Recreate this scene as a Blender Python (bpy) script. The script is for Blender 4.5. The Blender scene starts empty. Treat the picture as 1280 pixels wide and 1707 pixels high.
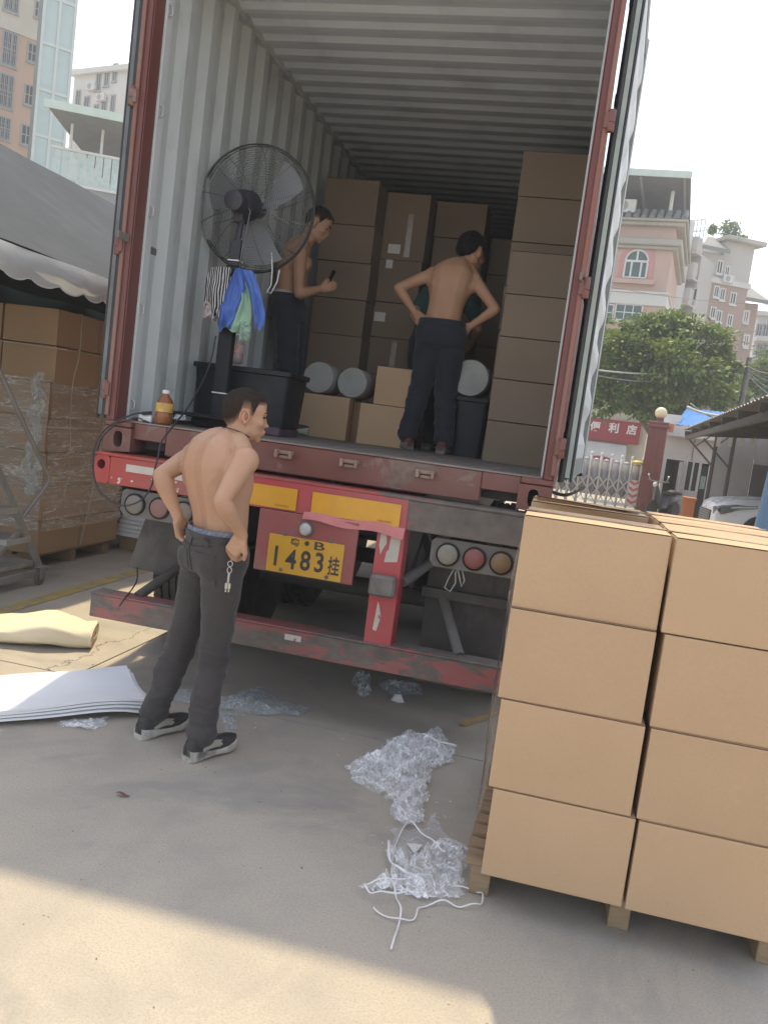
import bpy, bmesh, math, random
import numpy as np
from mathutils import Vector, Matrix, noise
R = math.radians
random.seed(7)
scn = bpy.context.scene
COL = scn.collection

# ------------------------------------------------------------------ camera
CAM = Vector((1.25665, -4.17497, 1.59907))
YAW, PITCH, ROLL, FPX = -0.203015, -0.104611, 0.129761, 1391.47
cf = Vector((math.sin(YAW)*math.cos(PITCH), math.cos(YAW)*math.cos(PITCH), math.sin(PITCH)))
r0 = Vector((math.cos(YAW), -math.sin(YAW), 0)); u0 = r0.cross(cf)
cr = math.cos(ROLL)*r0 + math.sin(ROLL)*u0
cu = -math.sin(ROLL)*r0 + math.cos(ROLL)*u0
cam = bpy.data.cameras.new('camera'); camo = bpy.data.objects.new('camera', cam); COL.objects.link(camo)
M = Matrix((cr, cu, -cf)).transposed().to_4x4(); M.translation = CAM
camo.matrix_world = M
cam.sensor_fit = 'VERTICAL'; cam.sensor_height = 36; cam.lens = FPX/1707*36
cam.clip_start = .05; cam.clip_end = 3000
scn.camera = camo

# ------------------------------------------------------------------ sky, sun, exposure
HAZE = 0.0030
SHX, SHY = 0.115, -0.456                     # shadow shift per metre of height
sun_dir = Vector((-SHX, -SHY, 1)).normalized()   # towards the sun
w = bpy.data.worlds.new('World'); scn.world = w; w.use_nodes = True
nt = w.node_tree; nt.nodes.clear()
sky = nt.nodes.new('ShaderNodeTexSky'); sky.sky_type = 'NISHITA'; sky.sun_disc = False
sky.sun_elevation = math.asin(sun_dir.z)
sky.sun_rotation = math.atan2(sun_dir.x, sun_dir.y)
sky.altitude = 0; sky.air_density = 1.0; sky.dust_density = 1.5; sky.ozone_density = 1.0
hs = nt.nodes.new('ShaderNodeHueSaturation'); hs.inputs['Saturation'].default_value = .5
bg = nt.nodes.new('ShaderNodeBackground'); bg.inputs[1].default_value = .15
wo = nt.nodes.new('ShaderNodeOutputWorld')
nt.links.new(sky.outputs[0], hs.inputs['Color']); nt.links.new(hs.outputs[0], bg.inputs[0]); nt.links.new(bg.outputs[0], wo.inputs[0])
sl = bpy.data.lights.new('sun', 'SUN'); sl.energy = 2.05; sl.angle = R(1.2); sl.color = (1, .83, .53)
so = bpy.data.objects.new('sun', sl); COL.objects.link(so)
so.rotation_euler = sun_dir.to_track_quat('Z', 'Y').to_euler(); so.location = (0, 0, 30)
vs = scn.view_settings; vs.view_transform = 'Standard'; vs.look = 'None'; vs.gamma = 1; vs.exposure = 1.42
try: vs.use_curve_mapping = False
except Exception: pass
scn.cycles.max_bounces = 8; scn.cycles.transparent_max_bounces = 24
scn.cycles.sample_clamp_indirect = 6

# ------------------------------------------------------------------ measuring helpers
def pxray(px, py):
    return (cf + (px-640)/FPX*cr - (py-853.5)/FPX*cu)
def at(px, py, x=None, y=None, z=None, d=None):
    r = pxray(px, py)
    if x is not None: t = (x-CAM.x)/r.x
    elif y is not None: t = (y-CAM.y)/r.y
    elif z is not None: t = (z-CAM.z)/r.z
    else: t = d
    return CAM + r*t

# ------------------------------------------------------------------ objects
def link(o): COL.objects.link(o); return o
def wloc(o):
    v = Vector((0, 0, 0))
    while o: v += o.location; o = o.parent
    return v
def tag(o, label=None, cat=None, group=None, kind=None):
    if label: o['label'] = label
    if cat: o['category'] = cat
    if group: o['group'] = group
    if kind: o['kind'] = kind
    return o
def thing(name, label, cat, loc=(0, 0, 0), group=None):
    o = link(bpy.data.objects.new(name, None)); o.location = loc; o.empty_display_size = .1
    return tag(o, label, cat, group)
def copy_tree(o, parent=None):
    c = o.copy(); COL.objects.link(c); c.parent = parent
    for ch in o.children: copy_tree(ch, c)
    return c

class MB:
    def __init__(s): s.v = []; s.f = []
    def add(s, vs, fs):
        n = len(s.v); s.v += [Vector(v) for v in vs]; s.f += [tuple(i+n for i in f) for f in fs]; return s
    def box(s, x0, x1, y0, y1, z0, z1, c=0):
        return s.obox(((x0+x1)/2, (y0+y1)/2, (z0+z1)/2), (abs(x1-x0)/2, abs(y1-y0)/2, abs(z1-z0)/2), c=c)
    def obox(s, cen, h, ax=None, c=0):
        cen = Vector(cen); ax = ax or (Vector((1, 0, 0)), Vector((0, 1, 0)), Vector((0, 0, 1)))
        if c <= 0:
            vs = [cen + ax[0]*h[0]*a + ax[1]*h[1]*b + ax[2]*h[2]*d for a in (-1, 1) for b in (-1, 1) for d in (-1, 1)]
            return s.add(vs, [(0, 1, 3, 2), (4, 6, 7, 5), (0, 4, 5, 1), (2, 3, 7, 6), (0, 2, 6, 4), (1, 5, 7, 3)])
        c = min(c, min(h)*.9); vs = []; idx = {}
        for a in (-1, 1):
            for b in (-1, 1):
                for d in (-1, 1):
                    for k in range(3):
                        q = [h[0]*a, h[1]*b, h[2]*d]
                        for j in range(3):
                            if j != k: q[j] -= c*(a, b, d)[j]
                        idx[(a, b, d, k)] = len(vs); vs.append(cen + ax[0]*q[0] + ax[1]*q[1] + ax[2]*q[2])
        fs = []
        for k in range(3):
            for sg in (-1, 1):
                o = [j for j in range(3) if j != k]; quad = []
                for p, q in ((-1, -1), (1, -1), (1, 1), (-1, 1)):
                    t = [0, 0, 0]; t[k] = sg; t[o[0]] = p; t[o[1]] = q; quad.append(idx[(*t, k)])
                fs.append(tuple(quad))
        for e in range(3):
            o = [j for j in range(3) if j != e]
            for p in (-1, 1):
                for q in (-1, 1):
                    quad = []
                    for m, k in ((-1, o[0]), (1, o[0]), (1, o[1]), (-1, o[1])):
                        t = [0, 0, 0]; t[e] = m; t[o[0]] = p; t[o[1]] = q; quad.append(idx[(*t, k)])
                    fs.append(tuple(quad))
        for a in (-1, 1):
            for b in (-1, 1):
                for d in (-1, 1): fs.append(tuple(idx[(a, b, d, k)] for k in range(3)))
        return s.add(vs, fs)
    def bar(s, a, b, wd, ht, up=(0, 0, 1), c=0):
        a = Vector(a); b = Vector(b); d = b-a; L = d.length; d = d.normalized(); up = Vector(up)
        if abs(d.dot(up)) > .98: up = Vector((0, 1, 0))
        sx = d.cross(up).normalized(); sz = sx.cross(d)
        return s.obox((a+b)/2, (L/2, wd/2, ht/2), (d, sx, sz), c)
    def tube(s, pts, r, n=8, closed=False, cap=True):
        pts = [Vector(p) for p in pts]; m = len(pts)
        rs = r if isinstance(r, (list, tuple)) else [r]*m
        base = len(s.v); prev = None
        for i, p in enumerate(pts):
            if closed: t = pts[(i+1) % m]-pts[i-1]
            else: t = pts[min(i+1, m-1)]-pts[max(i-1, 0)]
            t = t.normalized() if t.length > 1e-9 else Vector((0, 0, 1))
            if prev is None:
                ref = Vector((0, 0, 1)) if abs(t.z) < .9 else Vector((1, 0, 0)); a = t.cross(ref).normalized()
            else:
                a = (prev - t*prev.dot(t)); a = a.normalized() if a.length > 1e-6 else t.orthogonal().normalized()
            prev = a; b = t.cross(a)
            for k in range(n):
                an = 2*math.pi*k/n; s.v.append(p + (a*math.cos(an)+b*math.sin(an))*rs[i])
        for i in range(m if closed else m-1):
            for k in range(n):
                j = (i+1) % m
                s.f.append((base+i*n+k, base+i*n+(k+1) % n, base+j*n+(k+1) % n, base+j*n+k))
        if cap and not closed:
            s.f.append(tuple(base+k for k in range(n))[::-1]); s.f.append(tuple(base+(m-1)*n+k for k in range(n)))
        return s
    def lathe(s, prof, o=(0, 0, 0), ax=(0, 0, 1), n=24):
        ax = Vector(ax).normalized(); a = ax.orthogonal().normalized(); b = ax.cross(a); o = Vector(o); base = len(s.v); m = len(prof)
        for r, h in prof:
            for k in range(n):
                an = 2*math.pi*k/n; s.v.append(o + ax*h + (a*math.cos(an)+b*math.sin(an))*max(r, 1e-4))
        for i in range(m-1):
            for k in range(n): s.f.append((base+i*n+k, base+i*n+(k+1) % n, base+(i+1)*n+(k+1) % n, base+(i+1)*n+k))
        s.f.append(tuple(base+k for k in range(n))[::-1]); s.f.append(tuple(base+(m-1)*n+k for k in range(n)))
        return s
    def loft(s, rings, cap=True):
        base = len(s.v); n = len(rings[0])
        for r in rings: s.v += [Vector(p) for p in r]
        for i in range(len(rings)-1):
            for k in range(n): s.f.append((base+i*n+k, base+i*n+(k+1) % n, base+(i+1)*n+(k+1) % n, base+(i+1)*n+k))
        if cap:
            s.f.append(tuple(base+k for k in range(n))[::-1]); s.f.append(tuple(base+(len(rings)-1)*n+k for k in range(n)))
        return s
    def prism(s, poly, off):
        n = len(poly); off = Vector(off); poly = [Vector(p) for p in poly]
        return s.add(poly+[p+off for p in poly], [tuple(range(n))[::-1], tuple(range(n, 2*n))]+[(i, (i+1) % n, n+(i+1) % n, n+i) for i in range(n)])
    def grid(s, fn, nu, nv):
        base = len(s.v)
        for i in range(nu+1):
            for j in range(nv+1): s.v.append(Vector(fn(i/nu, j/nv)))
        for i in range(nu):
            for j in range(nv):
                a = base+i*(nv+1)+j; s.f.append((a, a+nv+1, a+nv+2, a+1))
        return s
    def ell(s, c, rad, ax=None, nu=16, nv=10):
        c = Vector(c); ax = ax or (Vector((1, 0, 0)), Vector((0, 1, 0)), Vector((0, 0, 1))); base = len(s.v)
        for i in range(1, nv):
            th = math.pi*i/nv
            for k in range(nu):
                ph = 2*math.pi*k/nu
                s.v.append(c + ax[0]*rad[0]*math.sin(th)*math.cos(ph) + ax[1]*rad[1]*math.sin(th)*math.sin(ph) + ax[2]*rad[2]*math.cos(th))
        t = len(s.v); s.v += [c+ax[2]*rad[2], c-ax[2]*rad[2]]
        for i in range(nv-2):
            for k in range(nu): s.f.append((base+i*nu+k, base+(i+1)*nu+k, base+(i+1)*nu+(k+1) % nu, base+i*nu+(k+1) % nu))
        for k in range(nu):
            s.f.append((t, base+k, base+(k+1) % nu)); s.f.append((t+1, base+(nv-2)*nu+(k+1) % nu, base+(nv-2)*nu+k))
        return s
    def plate_hole(s, cx, cz, w_, h_, hw, hh, y0, depth, off=(0, 0), n=24, e=3.0, back=True):
        # rectangular plate in the xz plane, front at y0, with a rounded hole running depth back
        ring = []; hole = []
        for k in range(n):
            an = 2*math.pi*(k+.5)/n; c_, s_ = math.cos(an), math.sin(an)
            m = 1/max(abs(c_)/(w_/2), abs(s_)/(h_/2)); ring.append((cx+c_*m, cz+s_*m))
            q = (abs(c_/hw)**e+abs(s_/hh)**e)**(-1/e); hole.append((cx+off[0]+c_*q, cz+off[1]+s_*q))
        A = [(x, y0, z) for x, z in ring]; B = [(x, y0, z) for x, z in hole]; C = [(x, y0+depth, z) for x, z in hole]; D = [(x, y0+depth, z) for x, z in ring]
        s.loft([D, A, B, C], cap=False)
        if not back: return s
        return s.add([(cx-w_/2, y0+depth, cz-h_/2), (cx+w_/2, y0+depth, cz-h_/2), (cx+w_/2, y0+depth, cz+h_/2), (cx-w_/2, y0+depth, cz+h_/2)], [(0, 1, 2, 3)])
    def mesh(s, name, org=None):
        me = bpy.data.meshes.new(name); o = Vector(org) if org is not None else Vector((0, 0, 0))
        me.from_pydata([tuple(v-o) for v in s.v], [], s.f); me.validate(); return me
    def build(s, name, mat, parent=None, smooth=False, local=False, ang=None):
        if parent is None:
            if local: org = Vector((0, 0, 0))
            else:
                xs = [v.x for v in s.v]; ys = [v.y for v in s.v]; zs = [v.z for v in s.v]
                org = Vector(((min(xs)+max(xs))/2, (min(ys)+max(ys))/2, min(zs)))
        else: org = Vector((0, 0, 0)) if local else wloc(parent)
        me = s.mesh(name, org)
        bm = bmesh.new(); bm.from_mesh(me); bmesh.ops.recalc_face_normals(bm, faces=bm.faces)
        if smooth or ang:
            for f in bm.faces: f.smooth = True
        if ang:
            for e in bm.edges:
                if len(e.link_faces) == 2 and e.calc_face_angle(0) > R(ang): e.smooth = False
        bm.to_mesh(me); bm.free()
        me.materials.append(mat)
        o = link(bpy.data.objects.new(name, me))
        if parent is None and not local: o.location = org
        o.parent = parent
        return o
def single(name, mb, mat, label, cat, group=None, **k):
    return tag(mb.build(name, mat, **k), label, cat, group)

# ------------------------------------------------------------------ materials
def nodes(name):
    m = bpy.data.materials.new(name); m.use_nodes = True; t = m.node_tree; t.nodes.clear()
    o = t.nodes.new('ShaderNodeOutputMaterial'); b = t.nodes.new('ShaderNodeBsdfPrincipled'); t.links.new(b.outputs[0], o.inputs[0])
    return m, t, b, o
def rgba(c): return (c[0], c[1], c[2], 1)
def nz(t, vec, scale, detail=4, rough=.55, dist=0):
    n = t.nodes.new('ShaderNodeTexNoise'); n.inputs['Scale'].default_value = scale; n.inputs['Detail'].default_value = detail
    n.inputs['Roughness'].default_value = rough; n.inputs['Distortion'].default_value = dist
    if vec is not None: t.links.new(vec, n.inputs['Vector'])
    return n.outputs['Fac']
def ramp(t, fac, stops):
    r = t.nodes.new('ShaderNodeValToRGB'); e = r.color_ramp.elements
    e[0].position, e[0].color = stops[0][0], rgba(stops[0][1]) if not isinstance(stops[0][1], (int, float)) else (stops[0][1],)*3+(1,)
    e[1].position, e[1].color = stops[-1][0], rgba(stops[-1][1]) if not isinstance(stops[-1][1], (int, float)) else (stops[-1][1],)*3+(1,)
    for p, c in stops[1:-1]:
        q = e.new(p); q.color = rgba(c) if not isinstance(c, (int, float)) else (c, c, c, 1)
    t.links.new(fac, r.inputs[0]); return r.outputs[0]
def mix(t, fac, a, b, mode='MIX'):
    m = t.nodes.new('ShaderNodeMix'); m.data_type = 'RGBA'; m.blend_type = mode
    for s, v in ((m.inputs[0], fac), (m.inputs[6], a), (m.inputs[7], b)):
        if hasattr(v, 'is_output'): t.links.new(v, s)
        elif isinstance(v, (int, float)): s.default_value = v
        else: s.default_value = rgba(v)
    return m.outputs[2]
def math_(t, op, a, b=0.0, c=None):
    m = t.nodes.new('ShaderNodeMath'); m.operation = op
    for s, v in zip(m.inputs, (a, b, c)):
        if v is None: continue
        if hasattr(v, 'is_output'): t.links.new(v, s)
        else: s.default_value = v
    return m.outputs[0]
def coords(t, kind='Object', rnd=False, scale=None):
    c = t.nodes.new('ShaderNodeTexCoord'); v = c.outputs[kind]
    if scale:
        mp = t.nodes.new('ShaderNodeMapping'); mp.inputs['Scale'].default_value = scale; t.links.new(v, mp.inputs[0]); v = mp.outputs[0]
    if rnd:
        oi = t.nodes.new('ShaderNodeObjectInfo'); a = t.nodes.new('ShaderNodeVectorMath'); a.operation = 'MULTIPLY_ADD'
        cb = t.nodes.new('ShaderNodeCombineXYZ')
        for i in range(3): t.links.new(oi.outputs['Random'], cb.inputs[i])
        t.links.new(cb.outputs[0], a.inputs[0]); a.inputs[1].default_value = (37, 71, 53); t.links.new(v, a.inputs[2]); v = a.outputs[0]
    return v
def bump(t, b, h, st, dist=.01):
    n = t.nodes.new('ShaderNodeBump'); n.inputs['Strength'].default_value = st; n.inputs['Distance'].default_value = dist
    t.links.new(h, n.inputs['Height']); t.links.new(n.outputs[0], b.inputs['Normal']); return n
MATS = {}
def pm(name, c, c2=None, sc=6, rough=.6, metal=0, bp=.15, bs=60, var=0, dirt=None, dsc=3, damt=(.5, .75), rnd=True, kind='Object', stretch=None, bd=.004, spec=None, trans=None):
    """painted/plain surface: two tones mixed by noise, optional dirt, per-object variation, fine relief"""
    if name in MATS: return MATS[name]
    m, t, b, o = nodes(name); v = coords(t, kind, rnd, stretch)
    c2 = c2 or tuple(x*.82 for x in c)
    f = nz(t, v, sc, 5, .6); col = ramp(t, f, [(.3, c), (.7, c2)])
    if dirt:
        d = nz(t, v, dsc, 8, .65, .4); dm = ramp(t, d, [(damt[0], 0.0), (damt[1], 1.0)]); col = mix(t, dm, col, dirt)
    if var:
        oi = t.nodes.new('ShaderNodeObjectInfo'); k = math_(t, 'MULTIPLY_ADD', oi.outputs['Random'], 2*var, 1-var)
        h = t.nodes.new('ShaderNodeHueSaturation'); t.links.new(k, h.inputs['Value']); t.links.new(col, h.inputs['Color']); col = h.outputs[0]
    t.links.new(col, b.inputs['Base Color']); b.inputs['Metallic'].default_value = metal
    rr = math_(t, 'MULTIPLY_ADD', nz(t, v, sc*3, 3), .25, rough-.12); t.links.new(rr, b.inputs['Roughness'])
    if bp: bump(t, b, nz(t, v, bs, 4, .6), bp, bd)
    if spec is not None: b.inputs['Specular IOR Level'].default_value = spec
    MATS[name] = m; return m
def worn(name, paint, paint2, under, amt=.52, sc=5, rust=None, stretch=(1, 1, 1), soft=.04, rough=.5, offx=None, dusty=.5):
    """paint flaking off: patches of undercoat/dirt with hard edges; offx = (x0, x1) more wear towards x1"""
    if name in MATS: return MATS[name]
    m, t, b, o = nodes(name); v = coords(t, 'Object', False, stretch)
    col = ramp(t, nz(t, v, 3, 5), [(.3, paint), (.7, paint2)])
    wv = nz(t, v, sc, 9, .68, .3)
    if offx:
        c = t.nodes.new('ShaderNodeTexCoord'); sp = t.nodes.new('ShaderNodeSeparateXYZ'); t.links.new(c.outputs['Object'], sp.inputs[0])
        mr = t.nodes.new('ShaderNodeMapRange'); mr.inputs[1].default_value, mr.inputs[2].default_value = offx[0], offx[1]; mr.inputs[3].default_value, mr.inputs[4].default_value = -.1, .30
        t.links.new(sp.outputs[0], mr.inputs[0]); wv = math_(t, 'ADD', wv, mr.outputs[0])
    wm = ramp(t, wv, [(amt, 0.0), (amt+soft, 1.0)])
    u = ramp(t, nz(t, v, 14, 6), [(.3, under), (.75, rust or tuple(x*.6 for x in under))])
    col = mix(t, wm, col, u)
    dust = ramp(t, nz(t, v, 2.2, 8, .65), [(.38, 0.0), (.75, dusty)]); col = mix(t, dust, col, (.23, .19, .16))
    t.links.new(col, b.inputs['Base Color'])
    t.links.new(math_(t, 'MULTIPLY_ADD', wm, .3, rough), b.inputs['Roughness'])
    bump(t, b, math_(t, 'ADD', math_(t, 'MULTIPLY', wm, -.6), math_(t, 'MULTIPLY', nz(t, v, 40, 4), .4)), .5, .003)
    MATS[name] = m; return m
def glass(name, col=(.02, .025, .03), rough=.08):
    if name in MATS: return MATS[name]
    m, t, b, o = nodes(name); b.inputs['Base Color'].default_value = rgba(col); b.inputs['Roughness'].default_value = rough
    bump(t, b, nz(t, coords(t, 'Object', True), 1.5, 2), .06, .05)
    MATS[name] = m; return m

RED_SILL = worn('worn_brown_red_paint', (.150, .045, .033), (.175, .058, .043), (.13, .07, .055), .56, 4, (.28, .19, .15), dusty=.28)
RED_POST = worn('post_red_paint', (.125, .030, .024), (.15, .040, .031), (.17, .085, .06), .66, 7, stretch=(1, 1, .35), dusty=.18)
RED_TR = worn('trailer_red_paint', (.42, .055, .045), (.33, .05, .042), (.17, .14, .12), .58, 3.2, (.10, .085, .07), stretch=(1, 1, 1.2), offx=(-.2, .9))
RED_BR = worn('bright_red_panel', (.46, .04, .05), (.50, .06, .07), (.28, .2, .18), .70, 4)
RED_BUMP = worn('bumper_red_paint', (.34, .085, .08), (.27, .08, .075), (.17, .145, .125), .49, 3.5, (.09, .075, .06), stretch=(.8, 1, 1.6))
STEEL_D = pm('dark_dirty_steel', (.06, .055, .05), (.10, .09, .08), 5, .7, bp=.3)
STEEL_G = pm('grey_dusty_steel', (.18, .17, .155), (.12, .11, .10), 4, .75, dirt=(.24, .21, .18), bp=.3)
BLACK = pm('black_rubber', (.014, .014, .014), (.025, .024, .023), 5, .65, dirt=(.09, .08, .07), damt=(.55, .9), bp=.3)
DARK = pm('dark_cavity', (.01, .01, .01), (.012, .012, .012), 3, .9, bp=0)
WALL_IN = pm('pale_grey_container_paint', (.53, .555, .54), (.46, .485, .47), 2.5, .5, dirt=(.27, .275, .26), dsc=3.5, damt=(.52, .82), bp=.12, bs=20, stretch=(1, 1, .5))
ROOF_IN = pm('roof_container_paint', (.66, .71, .76), (.60, .65, .70), 2, .5, dirt=(.46, .49, .53), dsc=2, damt=(.5, .8), bp=.1, bs=20)
# ------------------------------------------------------------------ ground
def concrete():
    m, t, b, o = nodes('yard_concrete'); c = t.nodes.new('ShaderNodeNewGeometry'); v = c.outputs['Position']
    big = nz(t, v, .45, 4, .55); mid = nz(t, v, 2.6, 6, .62, .3); fine = nz(t, v, 120, 6, .85); spk = nz(t, v, 300, 3, .8)
    col = ramp(t, big, [(.3, (.405, .350, .280)), (.7, (.465, .410, .335))])
    col = mix(t, ramp(t, mid, [(.45, 0.0), (.75, .6)]), col, (.30, .28, .25))
    col = mix(t, ramp(t, fine, [(.46, .0), (.60, .55)]), col, (.25, .225, .19))
    pit = nz(t, v, 38, 6, .8, .6); col = mix(t, ramp(t, pit, [(.63, 0.0), (.71, .6)]), col, (.19, .17, .145))
    col = mix(t, ramp(t, spk, [(.6, 0.0), (.75, .55)]), col, (.55, .50, .43))
    # oil spots and footprints of old stains
    vo = t.nodes.new('ShaderNodeTexVoronoi'); vo.inputs['Scale'].default_value = 1.55; vo.inputs['Randomness'].default_value = 1
    dv = t.nodes.new('ShaderNodeVectorMath'); dv.operation = 'ADD'
    nn = t.nodes.new('ShaderNodeTexNoise'); nn.inputs['Scale'].default_value = 7; t.links.new(v, nn.inputs['Vector'])
    sc = t.nodes.new('ShaderNodeVectorMath'); sc.operation = 'SCALE'; sc.inputs[3].default_value = .12; t.links.new(nn.outputs['Color'], sc.inputs[0])
    t.links.new(v, dv.inputs[0]); t.links.new(sc.outputs[0], dv.inputs[1]); t.links.new(dv.outputs[0], vo.inputs['Vector'])
    spot = ramp(t, vo.outputs['Distance'], [(.03, .65), (.06, 0.0)]); col = mix(t, spot, col, (.14, .125, .11))
    stain = ramp(t, nz(t, v, .9, 8, .6, 1.2), [(.54, 0.0), (.64, .5)]); col = mix(t, stain, col, (.235, .23, .215))
    ms = t.nodes.new('ShaderNodeMapping'); ms.inputs['Scale'].default_value = (1.2, .12, 1); ms.inputs['Rotation'].default_value = (0, 0, .5); t.links.new(v, ms.inputs[0]); tyre = ramp(t, nz(t, ms.outputs[0], 2.2, 6, .6, .3), [(.58, 0.0), (.70, .20)]); col = mix(t, tyre, col, (.22, .21, .195))
    # a wandering hairline crack near the slab corner
    sp = t.nodes.new('ShaderNodeSeparateXYZ'); t.links.new(v, sp.inputs[0])
    wig = math_(t, 'MULTIPLY_ADD', nz(t, v, 3.0, 6, .65), .5, -1.60)
    cd = math_(t, 'ABSOLUTE', math_(t, 'SUBTRACT', sp.outputs[0], wig))
    ck = math_(t, 'MULTIPLY', math_(t, 'LESS_THAN', cd, .006), math_(t, 'MULTIPLY', math_(t, 'GREATER_THAN', sp.outputs[1], -.1), math_(t, 'LESS_THAN', sp.outputs[1], 1.6)))
    col = mix(t, math_(t, 'MULTIPLY', ck, .8), col, (.07, .06, .05))
    t.links.new(col, b.inputs['Base Color'])
    t.links.new(math_(t, 'MULTIPLY_ADD', mid, .3, .62), b.inputs['Roughness'])
    h = math_(t, 'ADD', math_(t, 'MULTIPLY', fine, .5), math_(t, 'ADD', math_(t, 'MULTIPLY', mid, 1.0), math_(t, 'MULTIPLY', ck, -2.0)))
    bump(t, b, h, .5, .008); return m
CONC = concrete()
g = MB(); g.add([(-900, -900, -.05), (900, -900, -.05), (900, 900, -.05), (-900, 900, -.05)], [(0, 1, 2, 3)])
ground = g.build('ground', CONC, local=True); tag(ground, 'pale worn concrete yard around the truck', kind='structure')
xs = [-16.2, -11.2, -6.2, -1.2, 3.8, 8.8, 13.8]; ys = [-10.1, -5.1, -.1, 4.9, 9.9, 14.9, 19.9, 24.9]
smesh = None
for i in range(len(xs)-1):
    for j in range(len(ys)-1):
        if smesh is None:
            b_ = MB(); b_.box(-2.5+.005, 2.5-.005, -2.5+.005, 2.5-.005, -.06, 0)
            so_ = b_.build('concrete_slab', CONC, ground, local=True); smesh = so_.data
        else:
            so_ = link(bpy.data.objects.new('concrete_slab', smesh)); so_.parent = ground
        so_.location = ((xs[i]+xs[i+1])/2, (ys[j]+ys[j+1])/2, random.uniform(-.0006, .0003))
JF = pm('joint_tar', (.030, .027, .024), (.06, .052, .045), 6, .9, bp=.3)
for x in xs[1:-1]: MB().box(x-.0048, x+.0048, ys[0], ys[-1], -.03, -.004).build('joint_filler', JF, ground)
for y in ys[1:-1]:
    for i in range(len(xs)-1): MB().box(xs[i]+.005, xs[i+1]-.005, y-.0048, y+.0048, -.03, -.004).build('joint_filler', JF, ground)
YEL = worn('worn_yellow_line', (.50, .36, .07), (.44, .33, .10), (.33, .30, .25), .47, 6, (.30, .27, .22), soft=.15)
tag(MB().box(-2.37, -2.25, -3, 14, .002, .0045).build('painted_line', YEL), 'faded yellow painted line on the concrete beside the stacked cartons', kind='structure')

# ------------------------------------------------------------------ shipping container
F = 1.431; Z0 = 1.266; ZT = 4.162; LEN = 12.19
con = thing('shipping_container', 'open red shipping container with pale grey inside on the trailer', 'container', (0, 0, Z0))
for sx in (-1, 1):
    cc = MB(); cc.plate_hole(sx*1.137, Z0+.064, .164, .128, .026, .044, 0, .178, off=(sx*-.006, 0))
    cc.build('corner_casting', RED_SILL, con, ang=30)
sl_ = MB()
sl_.box(-.866, .866, .035, .16, Z0+.004, F-.004, .006)
for sx in (-1, 1):
    sl_.box(sx*.8665, sx*1.06, .035, .16, 1.338, F-.004, .004)
    sl_.box(sx*1.0605, sx*1.217, .002, .16, Z0+.131, F-.004, .006)
sill = sl_.build('sill', RED_SILL, con)
# worn tread plate edge on the sill
MB().box(-1.16, 1.16, .03, .19, F-.0035, F+.004, .002).build('tread_strip', pm('scuffed_tread', (.22, .17, .14), (.30, .25, .21), 6, .6, dirt=(.12, .09, .08), bp=.4, bs=25, stretch=(1, 4, 1)), con)
for x in (-.58, -.178, .179, .581):
    k = MB(); k.box(x-.05, x+.05, .012, .034, 1.372, 1.392, .004); k.box(x-.048, x-.030, -.012, .014, 1.352, 1.394, .004); k.box(x+.030, x+.048, -.012, .014, 1.352, 1.394, .004)
    k.box(x-.028, x+.028, .014, .034, 1.350, 1.366, .003)
    k.build('cam_keeper', pm('keeper_steel', (.30, .20, .16), (.22, .12, .09), 9, .6, dirt=(.4, .33, .27), bp=.4), con)
for sx in (-1, 1):
    p_ = MB()
    p_.box(sx*1.167, sx*1.212, .004, .02, F-.003, ZT-.12, .003)
    p_.box(sx*1.1605, sx*1.1665, .012, .12, F-.003, ZT-.12, .003)
    p_.box(sx*1.2005, sx*1.2195, .0205, .10, F-.003, ZT-.12)
    p_.build('corner_post', RED_POST, con)
    hp = MB(); hp.box(sx*1.197, sx*1.219, -.012, .003, F+.02, ZT-.16, .003)
    hp.build('hinge_strip', worn('hinge_strip_rust', (.20, .07, .045), (.24, .09, .06), (.28, .16, .10), .6, 9, stretch=(1, 1, .4)), con)
    for z in (F+.16, F+.93, F+1.70, F+2.45):
        h_ = MB(); h_.lathe([(.017, 0), (.019, .004), (.019, .035), (.016, .037), (.016, .041), (.019, .043), (.019, .095), (.017, .1)], (sx*1.232, -.010, z-.05), n=12)
        h_.box(sx*1.200, sx*1.232, -.024, -.0125, z-.035, z+.035, .002)
        h_.build('hinge', RED_SILL, con, ang=30)
def corr(length, pitch, depth, phase=0):
    # trapezoid wave: list of (t, offset)
    pts = []; t = -phase
    while t < length+pitch:
        for a, d in ((0, 0), (.26, 0), (.5, depth), (.76, depth)): pts.append((t+a*pitch, d))
        t += pitch
    return [(max(0, min(length, a)), d) for a, d in pts if -pitch*.3 < a < length+pitch*.3]
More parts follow.
